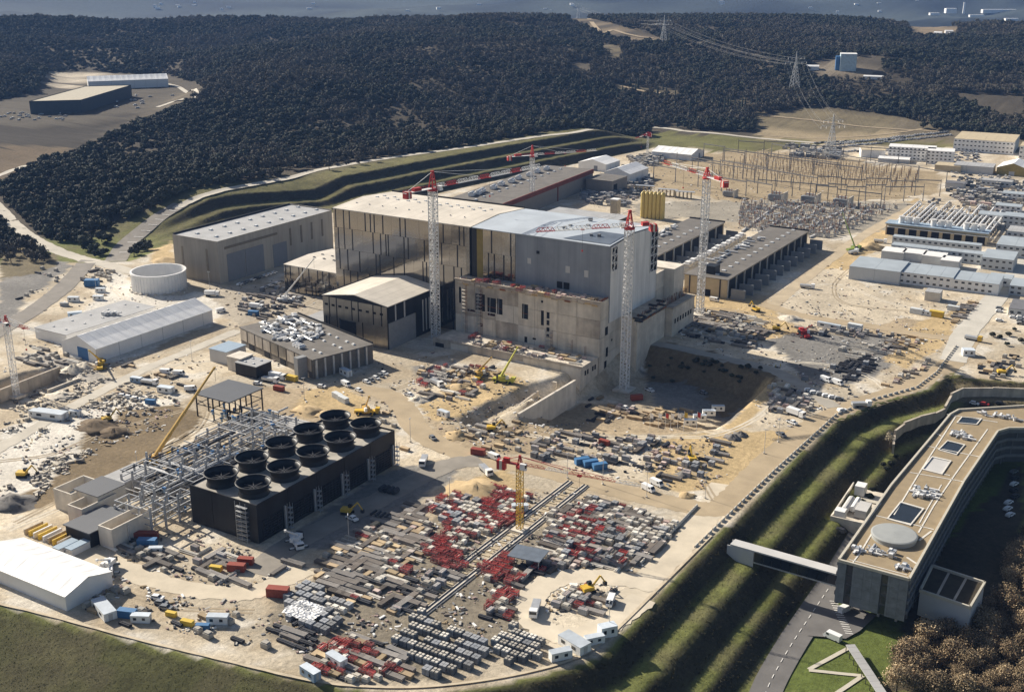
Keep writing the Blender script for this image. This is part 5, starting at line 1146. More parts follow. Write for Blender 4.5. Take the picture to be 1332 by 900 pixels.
# equipment of the lower yard
eqk = [Kind(MB().box(-.2, -.2, 0, .2, .2, 3, m_steel).bar((0, 0, 3), (0, 0, 5), .22, m_rust, 6).box(-1.2, -.12, 5, 1.2, .12, 5.25, m_steel).build('busbar_post', label='x', cat='insulator')),
       Kind(MB().box(-1.4, -1, .3, 1.4, 1, 2.6, m_steel).box(-1.1, -.7, 2.6, 1.1, .7, 3.6, m_conc_d).bar((-.8, 0, 3.6), (-.8, 0, 5), .16, m_rust, 6).bar((.8, 0, 3.6), (.8, 0, 5), .16, m_rust, 6).build('reactor_coil_box', label='x', cat='equipment')),
       Kind(MB().bar((0, 0, .8), (0, 0, 3.4), 1.0, m_conc_d, 10).box(-.8, -.8, 0, .8, .8, .8, m_conc_d).bar((0, 0, 3.4), (0, 0, 3.8), 1.15, m_steel, 10).build('air_coil', label='x', cat='equipment'))]
labs = ['steel busbar post in the grey filter yard beyond the taupe-roofed halls', 'grey capacitor box in the filter yard beyond the taupe-roofed halls', 'round grey air coil in the filter yard beyond the taupe-roofed halls']
A, B, C_, D_ = P(960,298), P(1085,310), P(1172,270), P(965,262)
for i in range(36):
    for j in range(11):
        f, g = (i+random.random()*.7)/36, (j+random.choice([0, .1, .45]))/11; q = (A*(1-f)+B*f)*(1-g)+(D_*(1-f)+C_*f)*g; k = random.choice([0, 0, 1, 2, 1, 0])
        eqk[k].place((q[0], q[1], 0), random.choice([0, pi/2]), labs[k], 'equipment of the filter yard', random.uniform(.8, 1.25))
for k in range(5):
    p, q = P(965+22*k, 302+2*k), P(1010+30*k, 268+1.5*k); c = (p+q)/2; d = q-p; L = np.linalg.norm(d); ang = math.atan2(d[1], d[0])
    t = thing('cable_trough', 'pale cable trough, %s of five across the filter yard' % ['leftmost', 'second from left', 'middle', 'second from right', 'rightmost'][k], 'cable trough', (c[0], c[1], 0), ang, 'cable troughs of the filter yard')
    for i in range(5): box1('trough_section', t, -L/2+L*i/5, -.7, 0, -L/2+L*(i+1)/5-.1, .7, 1.2, m_pgrey)
# ================================================================== cryoplant with pipes on the right
t = thing('cryo_plant', 'long plant building with white exhaust drums and parallel pipe rows behind it', 'building', P(1216, 312)); a = t.location
t.rotation_euler = (0, 0, R(2))
box1('wall', t, -36, 0, 0, 36, 12, 8.4, m_sandb); box1('roof', t, -36.6, -1.2, 8.41, 36.6, 12.4, 9.0, m_bluel)
for i in range(9): box1('bay_opening', t, -35+8*i, -.14, .2, -29.5+8*i, -.01, 6, m_dark); box1('canopy', t, -35+8*i, -2.2, 6.2, -27.4+8*i, -.15, 6.6, m_pgrey)
dm = MB().bar((0, 0, 0), (0, 0, 4.6), 2.1, m_white, 14).bar((0, 0, 4.6), (0, 0, 5), 2.5, m_pgrey, 14).mesh('exhaust_drum')
for x in (-26, -20.5, -15, -3, 2.5, 8, 20, 25.5, 31): obj('exhaust_drum', dm, t, (x, 5, 9.0))
for i in range(20):
    x = -34+3.6*i; L = random.uniform(60, 120)
    pp = MB().bar((x, 14, 5), (x, 14+L, 5), random.choice([.5, .75]), m_wsteel, 8).build('pipe', t)
    for k in range(int(L/9)): obj('pipe_support', bpy.data.meshes.get('pipe_support') or MB().box(-.3, -.3, 0, .3, .3, 3.9, m_bsteel).box(-2, -.3, 3.9, 2, .3, 4.2, m_steel).mesh('pipe_support'), t, (x, 17+9*k, 0))
for i in range(130): obj('pipe_unit', RP[random.choice([0, 2, 3])], t, (random.uniform(-34, 36), random.uniform(16, 110), random.choice([0, 0, 4.2])), random.choice([0, pi/2]))
# ================================================================== prefab offices on the right
def prefab(label, u, v, w_, d_, h_, rz=0, roof=m_bluel, wall=m_white, storeys=2, wins=True, group='prefab site offices', split=0, z=0):
    p = P(u, v, z); t = thing('site_office', label, 'office', p, rz, group)
    k = max(1, split or int(w_/12))
    for i in range(k):
        mod = box1('module', t, -w_/2+w_*i/k+.06, 0, 0, -w_/2+w_*(i+1)/k-.06, d_, h_, wall)
        box1('roof', t, -w_/2+w_*i/k, -.2, h_+.003, -w_/2+w_*(i+1)/k-.12, d_+.2, h_+.25, roof)
    if wins:
        mods = [o for o in t.children if o.name.startswith('module')]
        for s_ in range(storeys):
            zz = h_*(s_+.4)/storeys
            for i in range(int(w_/4)): box1('window', mods[min(k-1, int((1.9+4*i)/w_*k))], -w_/2+1+4*i, -.08, zz, -w_/2+2.9+4*i, -.01, zz+1.2, m_glass)
    return t
m_pre = M('pale_grey_sheet', (.5, .52, .53), .6, var=.06); m_preroof = M('grey_blue_sheet_roof', (.36, .4, .43), .5, var=.1, scale=.1)
prefab('large windowless pale store, leftmost of the front prefab row', 1136, 367, 32, 30, 8.5, R(3), m_preroof, m_pre, wins=False, split=2)
prefab('pale store with outside stairs, second of the front prefab row', 1203, 373, 33, 27, 7.6, R(3), m_preroof, m_white, 2, split=4)
prefab('two-storey pale office with dark end and stairs, right of the front prefab row', 1268, 381, 27, 24, 7, R(3), m_preroof, m_white, 2, split=3)
for k, (u, v, w_) in enumerate(((1160, 339, 15), (1187, 341, 15), (1213, 345, 15), (1234, 351, 12))): prefab('white-roofed square store, %s of four behind the front prefab row' % ['first', 'second', 'third', 'fourth'][k], u, v, w_, 14, 6, R(3), m_white, m_pre, wins=False, split=1, group='white-roofed stores')
prefab('long two-storey grey-blue office in front of the cryo plant, nearer row', 1218, 338, 62, 9, 7, R(3), m_preroof, m_pre, 2, split=8)
prefab('long two-storey grey-blue office in front of the cryo plant, farther row', 1216, 327, 60, 7, 7.4, R(3), m_preroof, m_pre, 2, split=8)
prefab('grey gabled-looking office block at the right edge below the cryo plant', 1296, 352, 20, 26, 8, R(3), m_preroof, m_pre, 2)
prefab('stepped grey office block at the right edge beside the pale road', 1318, 335, 24, 30, 8, R(3), m_preroof, m_pre, 2)
prefab('three-storey grey office at the right edge beside the cryo pipes', 1330, 300, 30, 16, 10, R(3), m_preroof, m_pre, 3)
prefab('low dark-roofed office at the right edge by the car rows', 1330, 412, 16, 22, 4, R(3), M('charcoal_roof', (.16, .16, .17)), m_pre, 1)
prefab('small concrete guard house on the sandy ground before the prefab row', 1212, 392, 9, 9, 5.5, R(3), m_groof, m_conc_l, 1, wins=False, split=1)
for k, (u, v, w_, d_, h_) in enumerate([(1290,290,22,14,6),(1310,278,20,12,6),(1322,262,24,12,6),(1296,243,26,12,5),(1325,318,18,20,9),(1325,385,12,20,6),(1300,372,14,12,5)]):
    prefab('grey-white prefab block %s at the right edge' % ['just right of the cryo pipes', 'second from the cryo pipes', 'third from the cryo pipes', 'below the ochre tents', 'above the stepped office', 'under the stepped office by the pale road', 'next to the dark-ended office'][k], u, v, w_, d_, h_, R(3), random.choice([m_preroof, m_white, m_groof]), random.choice([m_pre, m_white]), 2 if h_ > 5.5 else 1)
# offices and halls at the far right
prefab('four-storey white prefab office beyond the substation, left block', 1185, 209, 46, 20, 13, R(10), m_white, m_white, 4, split=4, group='far white offices')
prefab('four-storey white prefab office beyond the substation, right block', 1222, 214, 26, 22, 13, R(10), m_white, m_white, 4, split=2, group='far white offices')
prefab('long white three-storey office with sand roof beside the oaks', 1278, 199, 60, 60, 13, R(4), m_sandb, m_white, 3, split=6, group='far white offices')
prefab('white office cut by the right edge beside the sand-roofed office', 1345, 208, 30, 30, 13, R(4), m_sandb, m_white, 3, group='far white offices')
prefab('row of grey sheet stores below the far car park', 1265, 226, 36, 24, 7, R(4), m_groof, m_pgrey, 1, wins=False, group='far white offices')
prefab('sand-coloured store below the far car park', 1232, 224, 24, 20, 6, R(4), m_sandb, m_sandb, 1, wins=False, group='far white offices')
tent('barrel_tent', 'white double tent with ochre gable at the right edge beyond the substation', P(1316,229)[0]-14, P(1316,229)[0]+14, P(1316,229)[1], P(1316,229)[1]+34, 7, 12, 'y', 0, 4, wall=M('ochre_cladding', (.36, .27, .09), .8), door=(-3, 2, 4, m_pgrey))
tent('barrel_tent', 'white tent joined to the ochre-gabled tent at the right edge', P(1316,229)[0]+15, P(1316,229)[0]+43, P(1316,229)[1]+2, P(1316,229)[1]+36, 7, 12, 'y', 0, 4, wall=MATS['ochre_cladding'])
for k, (u, v, w_, d_, ze, zr) in enumerate(((802, 238, 26, 40, 9, 14), (873, 207, 44, 34, 6, 10), (770, 222, 30, 30, 7, 11))):
    p = P(u, v); tent('white_tent', ['white tent with dark door beside the end of the red-banded hall', 'wide white tent at the back edge of the far storage yard', 'white tent roof peeping out behind the red-banded hall'][k], p[0]-w_/2, p[0]+w_/2, p[1], p[1]+d_, ze, zr, 'y' if k != 1 else 'x', 0, 6, door=(2, 6, 5, m_door))
p = P(1130, 205); t = simple_building('white_shed', 'white shed with dark gate beyond the substation posts', 'building', p[0], p[1]+12, 24, 24, 8, m_white, m_sandb, rz=R(20), doors=[(-4, 0, 7, 6)])
p = P(1160, 212); simple_building('white_shed', 'low white-roofed shed right of the white shed with the dark gate', 'building', p[0], p[1]+8, 30, 16, 4, m_pgrey, m_white, rz=R(10))
p = P(1240, 246); simple_building('hipped_store', 'small grey store with dark roof at the right end of the substation field', 'building', p[0], p[1]+8, 16, 14, 5, m_pgrey, M('charcoal_roof', (.16, .16, .17)), rz=R(5))
# far works on the left plateau
def pl(u, v): return P(u, v, PLATEAU_Z)
A, B, C_ = pl(40, 149), pl(107, 147), pl(172, 126)
def quad_hall(name, label, pts, h_, wall, roof, z):
    c = np.mean(np.array(pts), 0); t = thing(name, label, 'hall', (c[0], c[1], z)); n_ = len(pts)
    q = [(p[0]-c[0], p[1]-c[1]) for p in pts]
    for i in range(n_):
        (xa, ya), (xb, yb) = q[i], q[(i+1) % n_]; MB().add([(xa,ya,0),(xb,yb,0),(xb,yb,h_),(xa,ya,h_)], [(0,1,2,3)], wall).build('wall', t)
    MB().add([(x*.985, y*.985, h_-.6) for x, y in q], [tuple(range(n_))], roof).build('roof', t); return t
quad_hall('dark_works_hall', 'dark flat works hall with pale roof on the far left plateau', [A, B, C_, A+C_-B], 15, M('slate_cladding', (.05, .062, .075), .6), M('pale_grit_roof', (.4, .36, .28), .9), PLATEAU_Z)
A, B = pl(104, 117), pl(208, 113); d = B-A; L = np.linalg.norm(d); ang = math.atan2(d[1], d[0]); c = (A+B)/2
t = tent('white_works_hall', 'long white ribbed hall on the far left plateau behind the dark hall', c[0]-15, c[0]+15, c[1]-L/2+14, c[1]+L/2+14, 11, 17, 'y', PLATEAU_Z, 14); t.rotation_euler = (0, 0, ang-pi/2)
carm = Kind(MB().box(-2, -.85, .3, 2, .85, .95, M('small_car_paint', (.62, .62, .62), .4, rnd=.4, var=.05)).box(-1.1, -.75, .95, 1.3, .75, 1.45, m_glass).box(-.9, -.7, 1.45, 1.1, .7, 1.52, MATS['small_car_paint']).box(-1.5, -.9, 0, -.9, .9, .6, m_bsteel).box(.9, -.9, 0, 1.5, .9, .6, m_bsteel).build('parked_car', label='x', cat='car'))
for i in range(34):
    u, v = random.uniform(0, 90), random.uniform(147, 157); p = T(u, v); carm.place(p, random.choice([0, pi/2])+random.uniform(-.1, .1)+.5, 'tiny parked car before the dark works hall on the far left', 'cars on the far left plateau')
for i in range(12):
    p = T(random.uniform(140, 225), random.uniform(124, 142)); carm.place(p, random.uniform(0, 3), 'tiny vehicle on the yard right of the dark works hall', 'vehicles on the far left plateau', 1.3)
FARCARS = []
# far car parks at the top right
for r_, (ua, va, ub, vb, n_) in enumerate([(1075,190,1235,172,46), (1075,194,1240,176,46), (1060,187,1180,181,36), (1085,198,1170,196,22)]):
    for i in range(n_):
        f = i/n_; p = T(ua+(ub-ua)*f, va+(vb-va)*f+random.uniform(-.6, .6)); (carm.place(p, 1.4, 'small parked car in the long rows beyond the substation', 'cars in the far car park', 1.15) if r_ < 2 else FARCARS.append((p, 1.4)))
for i in range(90):
    p = T(random.uniform(1205, 1275), random.uniform(196, 214)); FARCARS.append((p, random.choice([.1, 1.6]))) if i % 2 else carm.place(p, random.choice([.1, 1.6]), 'small parked car between the far white offices', 'cars between the far white offices', 1.1)
for i in range(110):
    p = T(random.uniform(1235, 1332), random.uniform(216, 262)); FARCARS.append((p, random.choice([.1, 1.6]))) if i % 3 else carm.place(p, random.choice([.1, 1.6]), 'small parked car in the packed yard below the ochre tents', 'cars below the ochre tents', 1.1)
mb = MB(); pc = [M('far_car_%d' % i, c_, .4, var=.05) for i, c_ in enumerate(((.75, .75, .74), (.3, .31, .33), (.05, .05, .06), (.55, .56, .58)))]
for (p, rz) in FARCARS: c_ = random.choice(pc); mb.cbox(p[0], p[1], p[2]+.25, 4.4, 1.9, .75, c_, rz); mb.cbox(p[0], p[1], p[2]+1.0, 2.4, 1.7, .5, m_glass, rz); mb.cbox(p[0], p[1], p[2]+1.5, 2.0, 1.5, .08, c_, rz)
mb.build('far_cars', kind='stuff', label='further tiny cars filling the far car parks', cat='cars')
# buildings in the hills
p = T(1100, 92); t = simple_building('tower_plant', 'pale blue tall plant block standing in the wooded hills', 'building', p[0], p[1]+8, 22, 22, 24, M('pale_teal_sheet', (.42, .52, .56), .5), m_white, rz=R(20), z=p[2]-1); box1('blue_stack', t, -17, -6, 0, -11.2, 6, 20, m_blue)
p = T(1055, 92); simple_building('hill_house', 'small white house left of the pale blue plant block in the hills', 'house', p[0], p[1]+5, 18, 10, 6, m_white, m_white, rz=.3, z=p[2]-.5, gable=2, gaxis='x')
p = T(1136, 103); simple_building('hill_house', 'long low white house in the trees right of the pale blue block', 'house', p[0], p[1], 26, 8, 4, m_white, m_white, rz=.2, z=p[2]-.5, gable=1.5, gaxis='x')
p = T(938, 6); t = simple_building('hill_tower', 'small white tower house on the far wooded ridge', 'building', p[0], p[1], 16, 12, 16, m_white, m_white, z=p[2]-1); box1('mast', t, 14, -1, 0, 15, 1, 14, m_white)
for k, (u, v) in enumerate(((1220, 46), (1234, 44), (1238, 47))): p = T(u, v); simple_building('hill_house', 'white house %s of three in the sandy clearing on the far right hill' % ['left', 'middle', 'right'][k], 'house', p[0], p[1], 14, 9, 5, m_white, m_white, rz=.4*k, z=p[2]-.5, gable=2, gaxis='x')
def far_pt(u, v):
    d = ray(u, v); t_ = np.linspace(2600, 10500, 1600); L = math.hypot(d[0], d[1]); q = t_/L; h = hgt(d[0]*q, d[1]*q, False); k = np.where(CAM_H+d[2]*q < h)[0]
    k = k[0] if len(k) else -1; return np.array([d[0]*q[k], d[1]*q[k], h[k]])
town = [(1236, 17, 45, 25, 20, 'sand-coloured block left of the thin white chimney in the far town'), (1305, 17, 190, 25, 16, 'very long white hall in the far town at the top right'), (1270, 22, 60, 18, 9, 'low white works hall below the chimney in the far town'), (1315, 28, 50, 20, 12, 'white works building under the long hall in the far town'), (1215, 20, 40, 20, 10, 'small white house group left of the far town')]
for (u, v, w_, d_, h_, lb) in town:
    p = far_pt(u, v); simple_building('town_block', lb, 'building', p[0], p[1], w_, d_, h_, m_white, m_white, rz=YAW, z=p[2]-2)
p = far_pt(1253, 19); t = thing('chimney', 'thin white chimney in the far town at the top right', 'chimney', p); MB().bar((0, 0, -2), (0, 0, 50), 5, m_white, 10, 4).build('shaft', t)
for k in range(26):
    u = random.choice([random.uniform(200, 300), random.uniform(380, 420), random.uniform(520, 640), random.uniform(1000, 1200), random.uniform(700, 760)]); p = far_pt(u, random.uniform(2, 17))
    simple_building('far_house', 'tiny white house in the hazy valley beyond the ridge', 'house', p[0], p[1], random.uniform(10, 22), 10, random.uniform(6, 10), m_white, m_white, rz=YAW+random.uniform(-.4, .4), z=p[2]-1, group='tiny white houses in the hazy valley')
# ================================================================== power line
def pylon(label, u, v, h_, s=1.0):
    p = T(u, v); t = thing('pylon', label, 'pylon', p, YAW+.3, 'lattice pylons of the power line'); mb = MB(); st = M('pylon_steel', (.33, .34, .35), .6)
    b_ = h_*.11; tw = h_*.02
    for x in (-1, 1):
        for y in (-1, 1): mb.bar((x*b_, y*b_, -1), (x*tw, y*tw, h_*.72), .28*s, st); mb.bar((x*tw, y*tw, h_*.72), (0, 0, h_), .22*s, st)
    for k in range(8):
        f0, f1 = k/8, (k+1)/8; q0, q1 = b_+(tw-b_)*f0, b_+(tw-b_)*f1; z0, z1 = h_*.72*f0, h_*.72*f1
        for (xa, ya, xb, yb) in ((-1,-1,1,-1), (1,-1,1,1), (1,1,-1,1), (-1,1,-1,-1)): mb.bar((xa*q0, ya*q0, z0), (xb*q1, yb*q1, z1), .14*s, st); mb.bar((xb*q0, yb*q0, z0), (xa*q1, ya*q1, z1), .14*s, st)
    mb.build('tower', t)
    for z, w_ in ((.72, .30), (.84, .24)):
        a_ = MB(); a_.bar((-h_*w_, 0, h_*z), (h_*w_, 0, h_*z), .25*s, st); a_.bar((-h_*w_, 0, h_*z), (0, 0, h_*(z+.07)), .16*s, st); a_.bar((h_*w_, 0, h_*z), (0, 0, h_*(z+.07)), .16*s, st); a_.build('cross_arm', t)
        for x in (-w_, -w_*.55, w_*.55, w_): MB().bar((x*h_, 0, h_*z), (x*h_, 0, h_*z-2.6), .22*s, m_wsteel).build('insulator', t)
    return t, p, h_
py = [pylon('lattice pylon on the wooded ridge at the top of the power line', 752, 24, 46, 1.3), pylon('lattice pylon among the trees in the middle of the power line', 863, 58, 46, 1.2), pylon('lattice pylon in front of the pale blue plant block', 1033, 118, 52), pylon('nearest lattice pylon behind the substation gantries', 1080, 206, 46, 1.1)]
def wire(p, q, sag, r_=.07):
    mb = MB(); pts = [p+(q-p)*f - np.array([0, 0, sag*4*f*(1-f)]) for f in np.linspace(0, 1, 17)]
    for i in range(16): mb.bar(pts[i], pts[i+1], r_, m_wire, 3)
    return mb
m_wire = M('power_cable', (.3, .3, .3), .6)
for k in range(3):
    (t0, p0, h0), (t1, p1, h1) = py[k], py[k+1]
    for j, (z, x) in enumerate(((.72, -.3), (.72, -.165), (.72, .165), (.72, .3), (.84, -.24), (.84, .24))):
        r0 = t0.rotation_euler[2]; a_ = p0+np.array([cos(r0)*x*h0, sin(r0)*x*h0, h0*z-2.6]); b_ = p1+np.array([cos(r0)*x*h1, sin(r0)*x*h1, h1*z-2.6]); c = (a_+b_)/2
        mb = wire(a_-c, b_-c, 9, .1 if k < 2 else .07); mb.build('power_cable', label='sagging power cable, %s between %s pylons' % (['outer left', 'inner left', 'inner right', 'outer right', 'upper left', 'upper right'][j], ['the two farthest', 'the two middle', 'the two nearest'][k]), cat='cable', group='power line cables', loc=c)

# ================================================================== headquarters building on the right
RZ = 7.0; BZ = -9.0; GZ = -15.0
m_stone = M('blue_grey_stone', (.17, .185, .2), .6, var=.28, scale=.5, detail=6); m_hqroof = M('ochre_gravel_roof', (.29, .225, .14), .95, var=.14, scale=.25, detail=6); m_rim = M('pale_coping', (.5, .46, .38), .8, var=.08)
lp = [P(u, v, RZ) for u, v in ((1091,727),(1159,630),(1217,561),(1236,538),(1247,532),(1345,526))]; rp = [P(u, v, RZ) for u, v in ((1345,556),(1312,556),(1298,560),(1254,625),(1183,752))]
c = np.array([-78., 440., GZ]); t = thing('headquarters', 'long curved office building with ochre gravel roof at the right', 'building', c)
poly = [(p[0]-c[0], p[1]-c[1]) for p in lp+rp]; n_ = len(poly)
if sum(poly[i][0]*poly[(i+1) % n_][1]-poly[(i+1) % n_][0]*poly[i][1] for i in range(n_)) < 0: poly = poly[::-1]
zr, zb = RZ-GZ, BZ-GZ
def wall_strip(xa, ya, xb, yb):
    L = math.hypot(xb-xa, yb-ya); return L
MB().prism(poly, zb, zr-.8, M('hq_dark_core', (.06, .065, .07), .5), m_hqroof).build('core', t)
dx, dy = 0, 0
for i in range(n_):
    (xa, ya), (xb, yb) = poly[i], poly[(i+1) % n_]; L = math.hypot(xb-xa, yb-ya); ux, uy = (xb-xa)/L, (yb-ya)/L; nx_, ny_ = uy, -ux
    ang = math.atan2(uy, ux)
    o = box1('coping', t, .05, -.35, zr-.9, L-.05, .45, zr+.1, m_rim); o.location = (xa, ya, 0); o.rotation_euler = (0, 0, ang)
    ft = L < 40 and ya < -60                                  # the end wall towards the camera
    k = max(1, int(L/4.0)) if not ft else 8
    if i > 99: continue
    for s_ in range(4):
        z0 = zb + (zr-1-zb)*s_/4; z1 = zb+(zr-1-zb)*(s_+1)/4
        if ft:
            for j in range(k):
                if j in (1, 5): o = box1('window', t, L*j/k+.3, -.12, z0+.5, L*(j+1)/k-.9, -.02, z1-.3, m_glass); o.location = (xa, ya, 0); o.rotation_euler = (0, 0, ang); 
                o = box1('stone_panel', t, L*j/k+(0 if j not in (1, 5) else 2.2), -.4, z0+.04, L*(j+1)/k-.05, -.01, z1, m_stone); o.location = (xa, ya, 0); o.rotation_euler = (0, 0, ang)
        else:
            o = box1('floor_band', t, .05, -.45, z1-1.3, L-.05, -.01, z1, M('hq_band', (.16, .165, .17), .7, var=.2)); o.location = (xa, ya, 0); o.rotation_euler = (0, 0, ang)
            fin = bpy.data.meshes.get('facade_fin') or MB().box(-.15, -.4, 0, .15, -.01, 1, MATS['hq_band']).mesh('facade_fin')
            for j in range(k):
                if random.random() < .9: o = obj('facade_fin', fin, t, (xa+ux*(L*(j+random.uniform(.2, .8))/k), ya+uy*L*(j+.5)/k, z0), ang, scale=(1, 1, z1-z0-1.3))
for (x, y) in [(-88, 364), (-82, 364), (-76, 364), (-70, 364), (-69, 372), (-69, 384), (-68, 396), (-89, 376), (-88, 390)]: box1('column', t, x-.4-c[0], y-.4-c[1], 0, x+.4-c[0], y+.4-c[1], zb, m_conc_l)
# roof furniture: walk strips, light wells, plant, disc
def rpt(u, v): p = P(u, v, RZ); return p[0]-c[0], p[1]-c[1]
def rstrip(pts, w_=.5, h_=.12):
    for i in range(len(pts)-1):
        (xa, ya), (xb, yb) = rpt(*pts[i]), rpt(*pts[i+1]); L = math.hypot(xb-xa, yb-ya); o = box1('walk_strip', t, 0, -w_/2, zr-.79, L, w_/2, zr-.79+h_, M('white_paver', (.66, .63, .57), .8)); o.location = (xa, ya, 0); o.rotation_euler = (0, 0, math.atan2(yb-ya, xb-xa))
rstrip([(1243,540),(1199,608),(1163,667)]); rstrip([(1285,556),(1243,614),(1215,655),(1195,690)]); rstrip([(1199,608),(1236,616)]); rstrip([(1184,612),(1254,624)]); rstrip([(1217,561),(1225,565)]); rstrip([(1207,578),(1275,592)]); rstrip([(1140,668),(1215,686)]); rstrip([(1232,537),(1298,547)]); rstrip([(1135,690),(1120,715),(1108,731)]); rstrip([(1212,688),(1196,700)], .7); rstrip([(1180,722),(1192,730)], .7); rstrip([(1105,725),(1180,745)], .4); rstrip([(1146,652),(1124,682)], .4); rstrip([(1225,628),(1206,660),(1196,678)], .4)
for k, (pts, nm) in enumerate(((((1233,572),(1254,577),(1244,589),(1222,583)), 'w'), (((1213,593),(1236,598),(1225,614),(1201,608)), 'b'), (((1172,652),(1200,660),(1184,680),(1156,672)), 'w'), (((1252,541),(1276,543),(1270,550),(1246,548)), 'w'))):
    q = [rpt(*p) for p in pts]; cx, cy = np.mean(q, 0); q2 = [(cx+(x-cx)*1.12, cy+(y-cy)*1.12) for x, y in q]
    o = MB()
    for i in range(4): j = (i+1) % 4; o.add([(*q[i], zr-.4), (*q[j], zr-.4), (*q2[j], zr-.4), (*q2[i], zr-.4), (*q2[i], zr-.8), (*q2[j], zr-.8), (*q[i], zr-.79), (*q[j], zr-.79)], [(0,1,2,3),(3,2,5,4),(1,0,6,7)], MATS['white_paver'])
    o.build('light_well_rim', t); MB().add([(x, y, zr-.77) for x, y in q], [(0,1,2,3)], m_glass if nm == 'w' else m_pgrey).build('light_well', t)
x, y = rpt(1163, 697); MB().lathe(x, y, [(7.6, zr-.8), (7.6, zr+.5), (7.9, zr+.5), (7.9, zr+1.0), (7.4, zr+1.2), (.1, zr+1.5)], M('disc_grey', (.33, .34, .33), .5, var=.06), 48).build('roof_disc', t)
for (uc, vc, n2, sx, sy) in ((1203, 638, 34, 4.5, 5.5), (1250, 564, 24, 5, 4), (1146, 717, 18, 5, 2.6), (1115, 714, 6, 1.8, 1.8), (1175, 735, 6, 1.8, 1.8), (1300, 540, 20, 8, 3)):
    x, y = rpt(uc, vc)
    for i in range(n2): obj('roof_plant', RP[random.choice([0, 1, 2, 2, 3])], t, (x+random.uniform(-sx, sx), y+random.uniform(-sy, sy), zr-.79), random.choice([0, pi/2]), scale=random.uniform(.45, .85))
# lower auditorium wing
W4 = [P(u, v, -2) for u, v in ((1213,735),(1281,757),(1262,789),(1197,767))]; cc = np.mean(np.array(W4), 0); t2 = thing('auditorium_wing', 'low grey wing with white rim and dark planted roof beside the headquarters', 'building', (cc[0], cc[1], GZ))
q = [(p[0]-cc[0], p[1]-cc[1]) for p in W4]; q = q if sum(q[i][0]*q[(i+1) % 4][1]-q[(i+1) % 4][0]*q[i][1] for i in range(4)) > 0 else q[::-1]
MB().prism(q, 3.5, 12.4, m_pgrey, M('planted_roof', (.05, .04, .025), .95, var=.3)).build('body', t2); rim_ = MB()
for i in range(4):
    (xa, ya), (xb, yb) = q[i], q[(i+1) % 4]; L = math.hypot(xb-xa, yb-ya); o = box1('roof_rim', t2, -.2, -.35, 12.2, L+.2, .35, 13.3, m_rim); o.location = (xa, ya, 0); o.rotation_euler = (0, 0, math.atan2(yb-ya, xb-xa))
for s_ in ((q[0][0]*.8, q[0][1]*.8), (q[1][0]*.8, q[1][1]*.8), (q[2][0]*.8, q[2][1]*.8), (q[3][0]*.8, q[3][1]*.8)): box1('support', t2, s_[0]-.6, s_[1]-.6, 0, s_[0]+.6, s_[1]+.6, 3.48, m_conc_d)
for f in (.33, .66):
    A_ = np.array(q[0])*(1-f)+np.array(q[1])*f; B_ = np.array(q[3])*(1-f)+np.array(q[2])*f; L = np.linalg.norm(B_-A_); o = box1('roof_path', t2, .5, -.4, 12.41, L-.5, .4, 12.5, m_conc_d); o.location = (A_[0], A_[1], 0); o.rotation_euler = (0, 0, math.atan2(*(B_-A_)[::-1]))
# footbridge
A_, B_ = P(953, 704, 1), P(1092, 743, 1); L = abs(B_[0]-A_[0]); t3 = thing('footbridge', 'dark glazed footbridge from the embankment to the headquarters', 'bridge', (A_[0], A_[1], -5)); ang = math.atan2(B_[1]-A_[1], B_[0]-A_[0]); t3.rotation_euler = (0, 0, ang)
box1('roof', t3, 0, -2.3, 5.5, L, 2.3, 6, m_pgrey); box1('floor', t3, 0, -2.2, 1.1, L, 2.2, 1.6, m_steel)
box1('portal', t3, -1, -2.4, -1, 9, -2.1, 5.45, m_pgrey); box1('portal', t3, -1, 2.1, -1, 9, 2.4, 5.45, m_pgrey)
for i in range(9):
    for y in (-2.12, 2.0): box1('glazing', t3, 9.2+(L-9.4)*i/9, y, 1.62, 9.2+(L-9.4)*(i+1)/9-.15, y+.1, 5.45, m_glass)
# road to the headquarters with markings, paths, walkway
hq_line = spline([P(u, v, GZ) for u, v in ((985,930),(1003,885),(1030,838),(1062,790),(1090,748),(1115,708),(1138,672))], 12)
ribbon('headquarters_road', hq_line, 9.5, m_asph, lift=.16)
LN = np.array(hq_line)[:, :2]; ds = np.concatenate([[0], np.cumsum(np.linalg.norm(np.diff(LN, axis=0), axis=1))])
for k in range(int(ds[-1]/5)):
    s0 = k*5.0; x = np.interp(s0, ds, LN[:, 0]); y = np.interp(s0, ds, LN[:, 1]); x2 = np.interp(s0+2.4, ds, LN[:, 0]); y2 = np.interp(s0+2.4, ds, LN[:, 1]); a_ = math.atan2(y2-y, x2-x)
    zs = [hz(x+4.7*f_*sin(a_), y-4.7*f_*cos(a_)) for f_ in (-1, -.5, 0, .5, 1)]; MB().cbox((x+x2)/2, (y+y2)/2, max((min(zs)+max(zs))/2, zs[2])+.32, 2.4, .22, .02, m_paint, a_).build('lane_marking', kind='structure')
fp = [P(u, v, GZ) for u, v in ((1062,800),(1086,788),(1112,790),(1140,802),(1118,822),(1100,832),(1050,828))]
MB().add([(p[0], p[1], GZ+.55) for p in fp][::-1], [tuple(range(7))], m_asph).build('forecourt', kind='structure')
for k in range(15):
    p, q = P(1078+1.6*k, 783+3.0*k, GZ), P(1090+1.3*k, 784+3.0*k, GZ); x, y = (p+q)[:2]/2; MB().cbox(x, y, GZ+.6, 2.6, .35, .02, m_paint, math.atan2(q[1]-p[1], q[0]-p[0])).build('crossing_stripe', kind='structure')
for ln in ([(1106,842),(1052,871)], [(1052,872),(1122,879)], [(1122,879),(1088,902)]): ribbon('garden_path', spline([P(u, v, GZ) for u, v in ln], 8), 1.5, m_rim, lift=.25, nw=3)
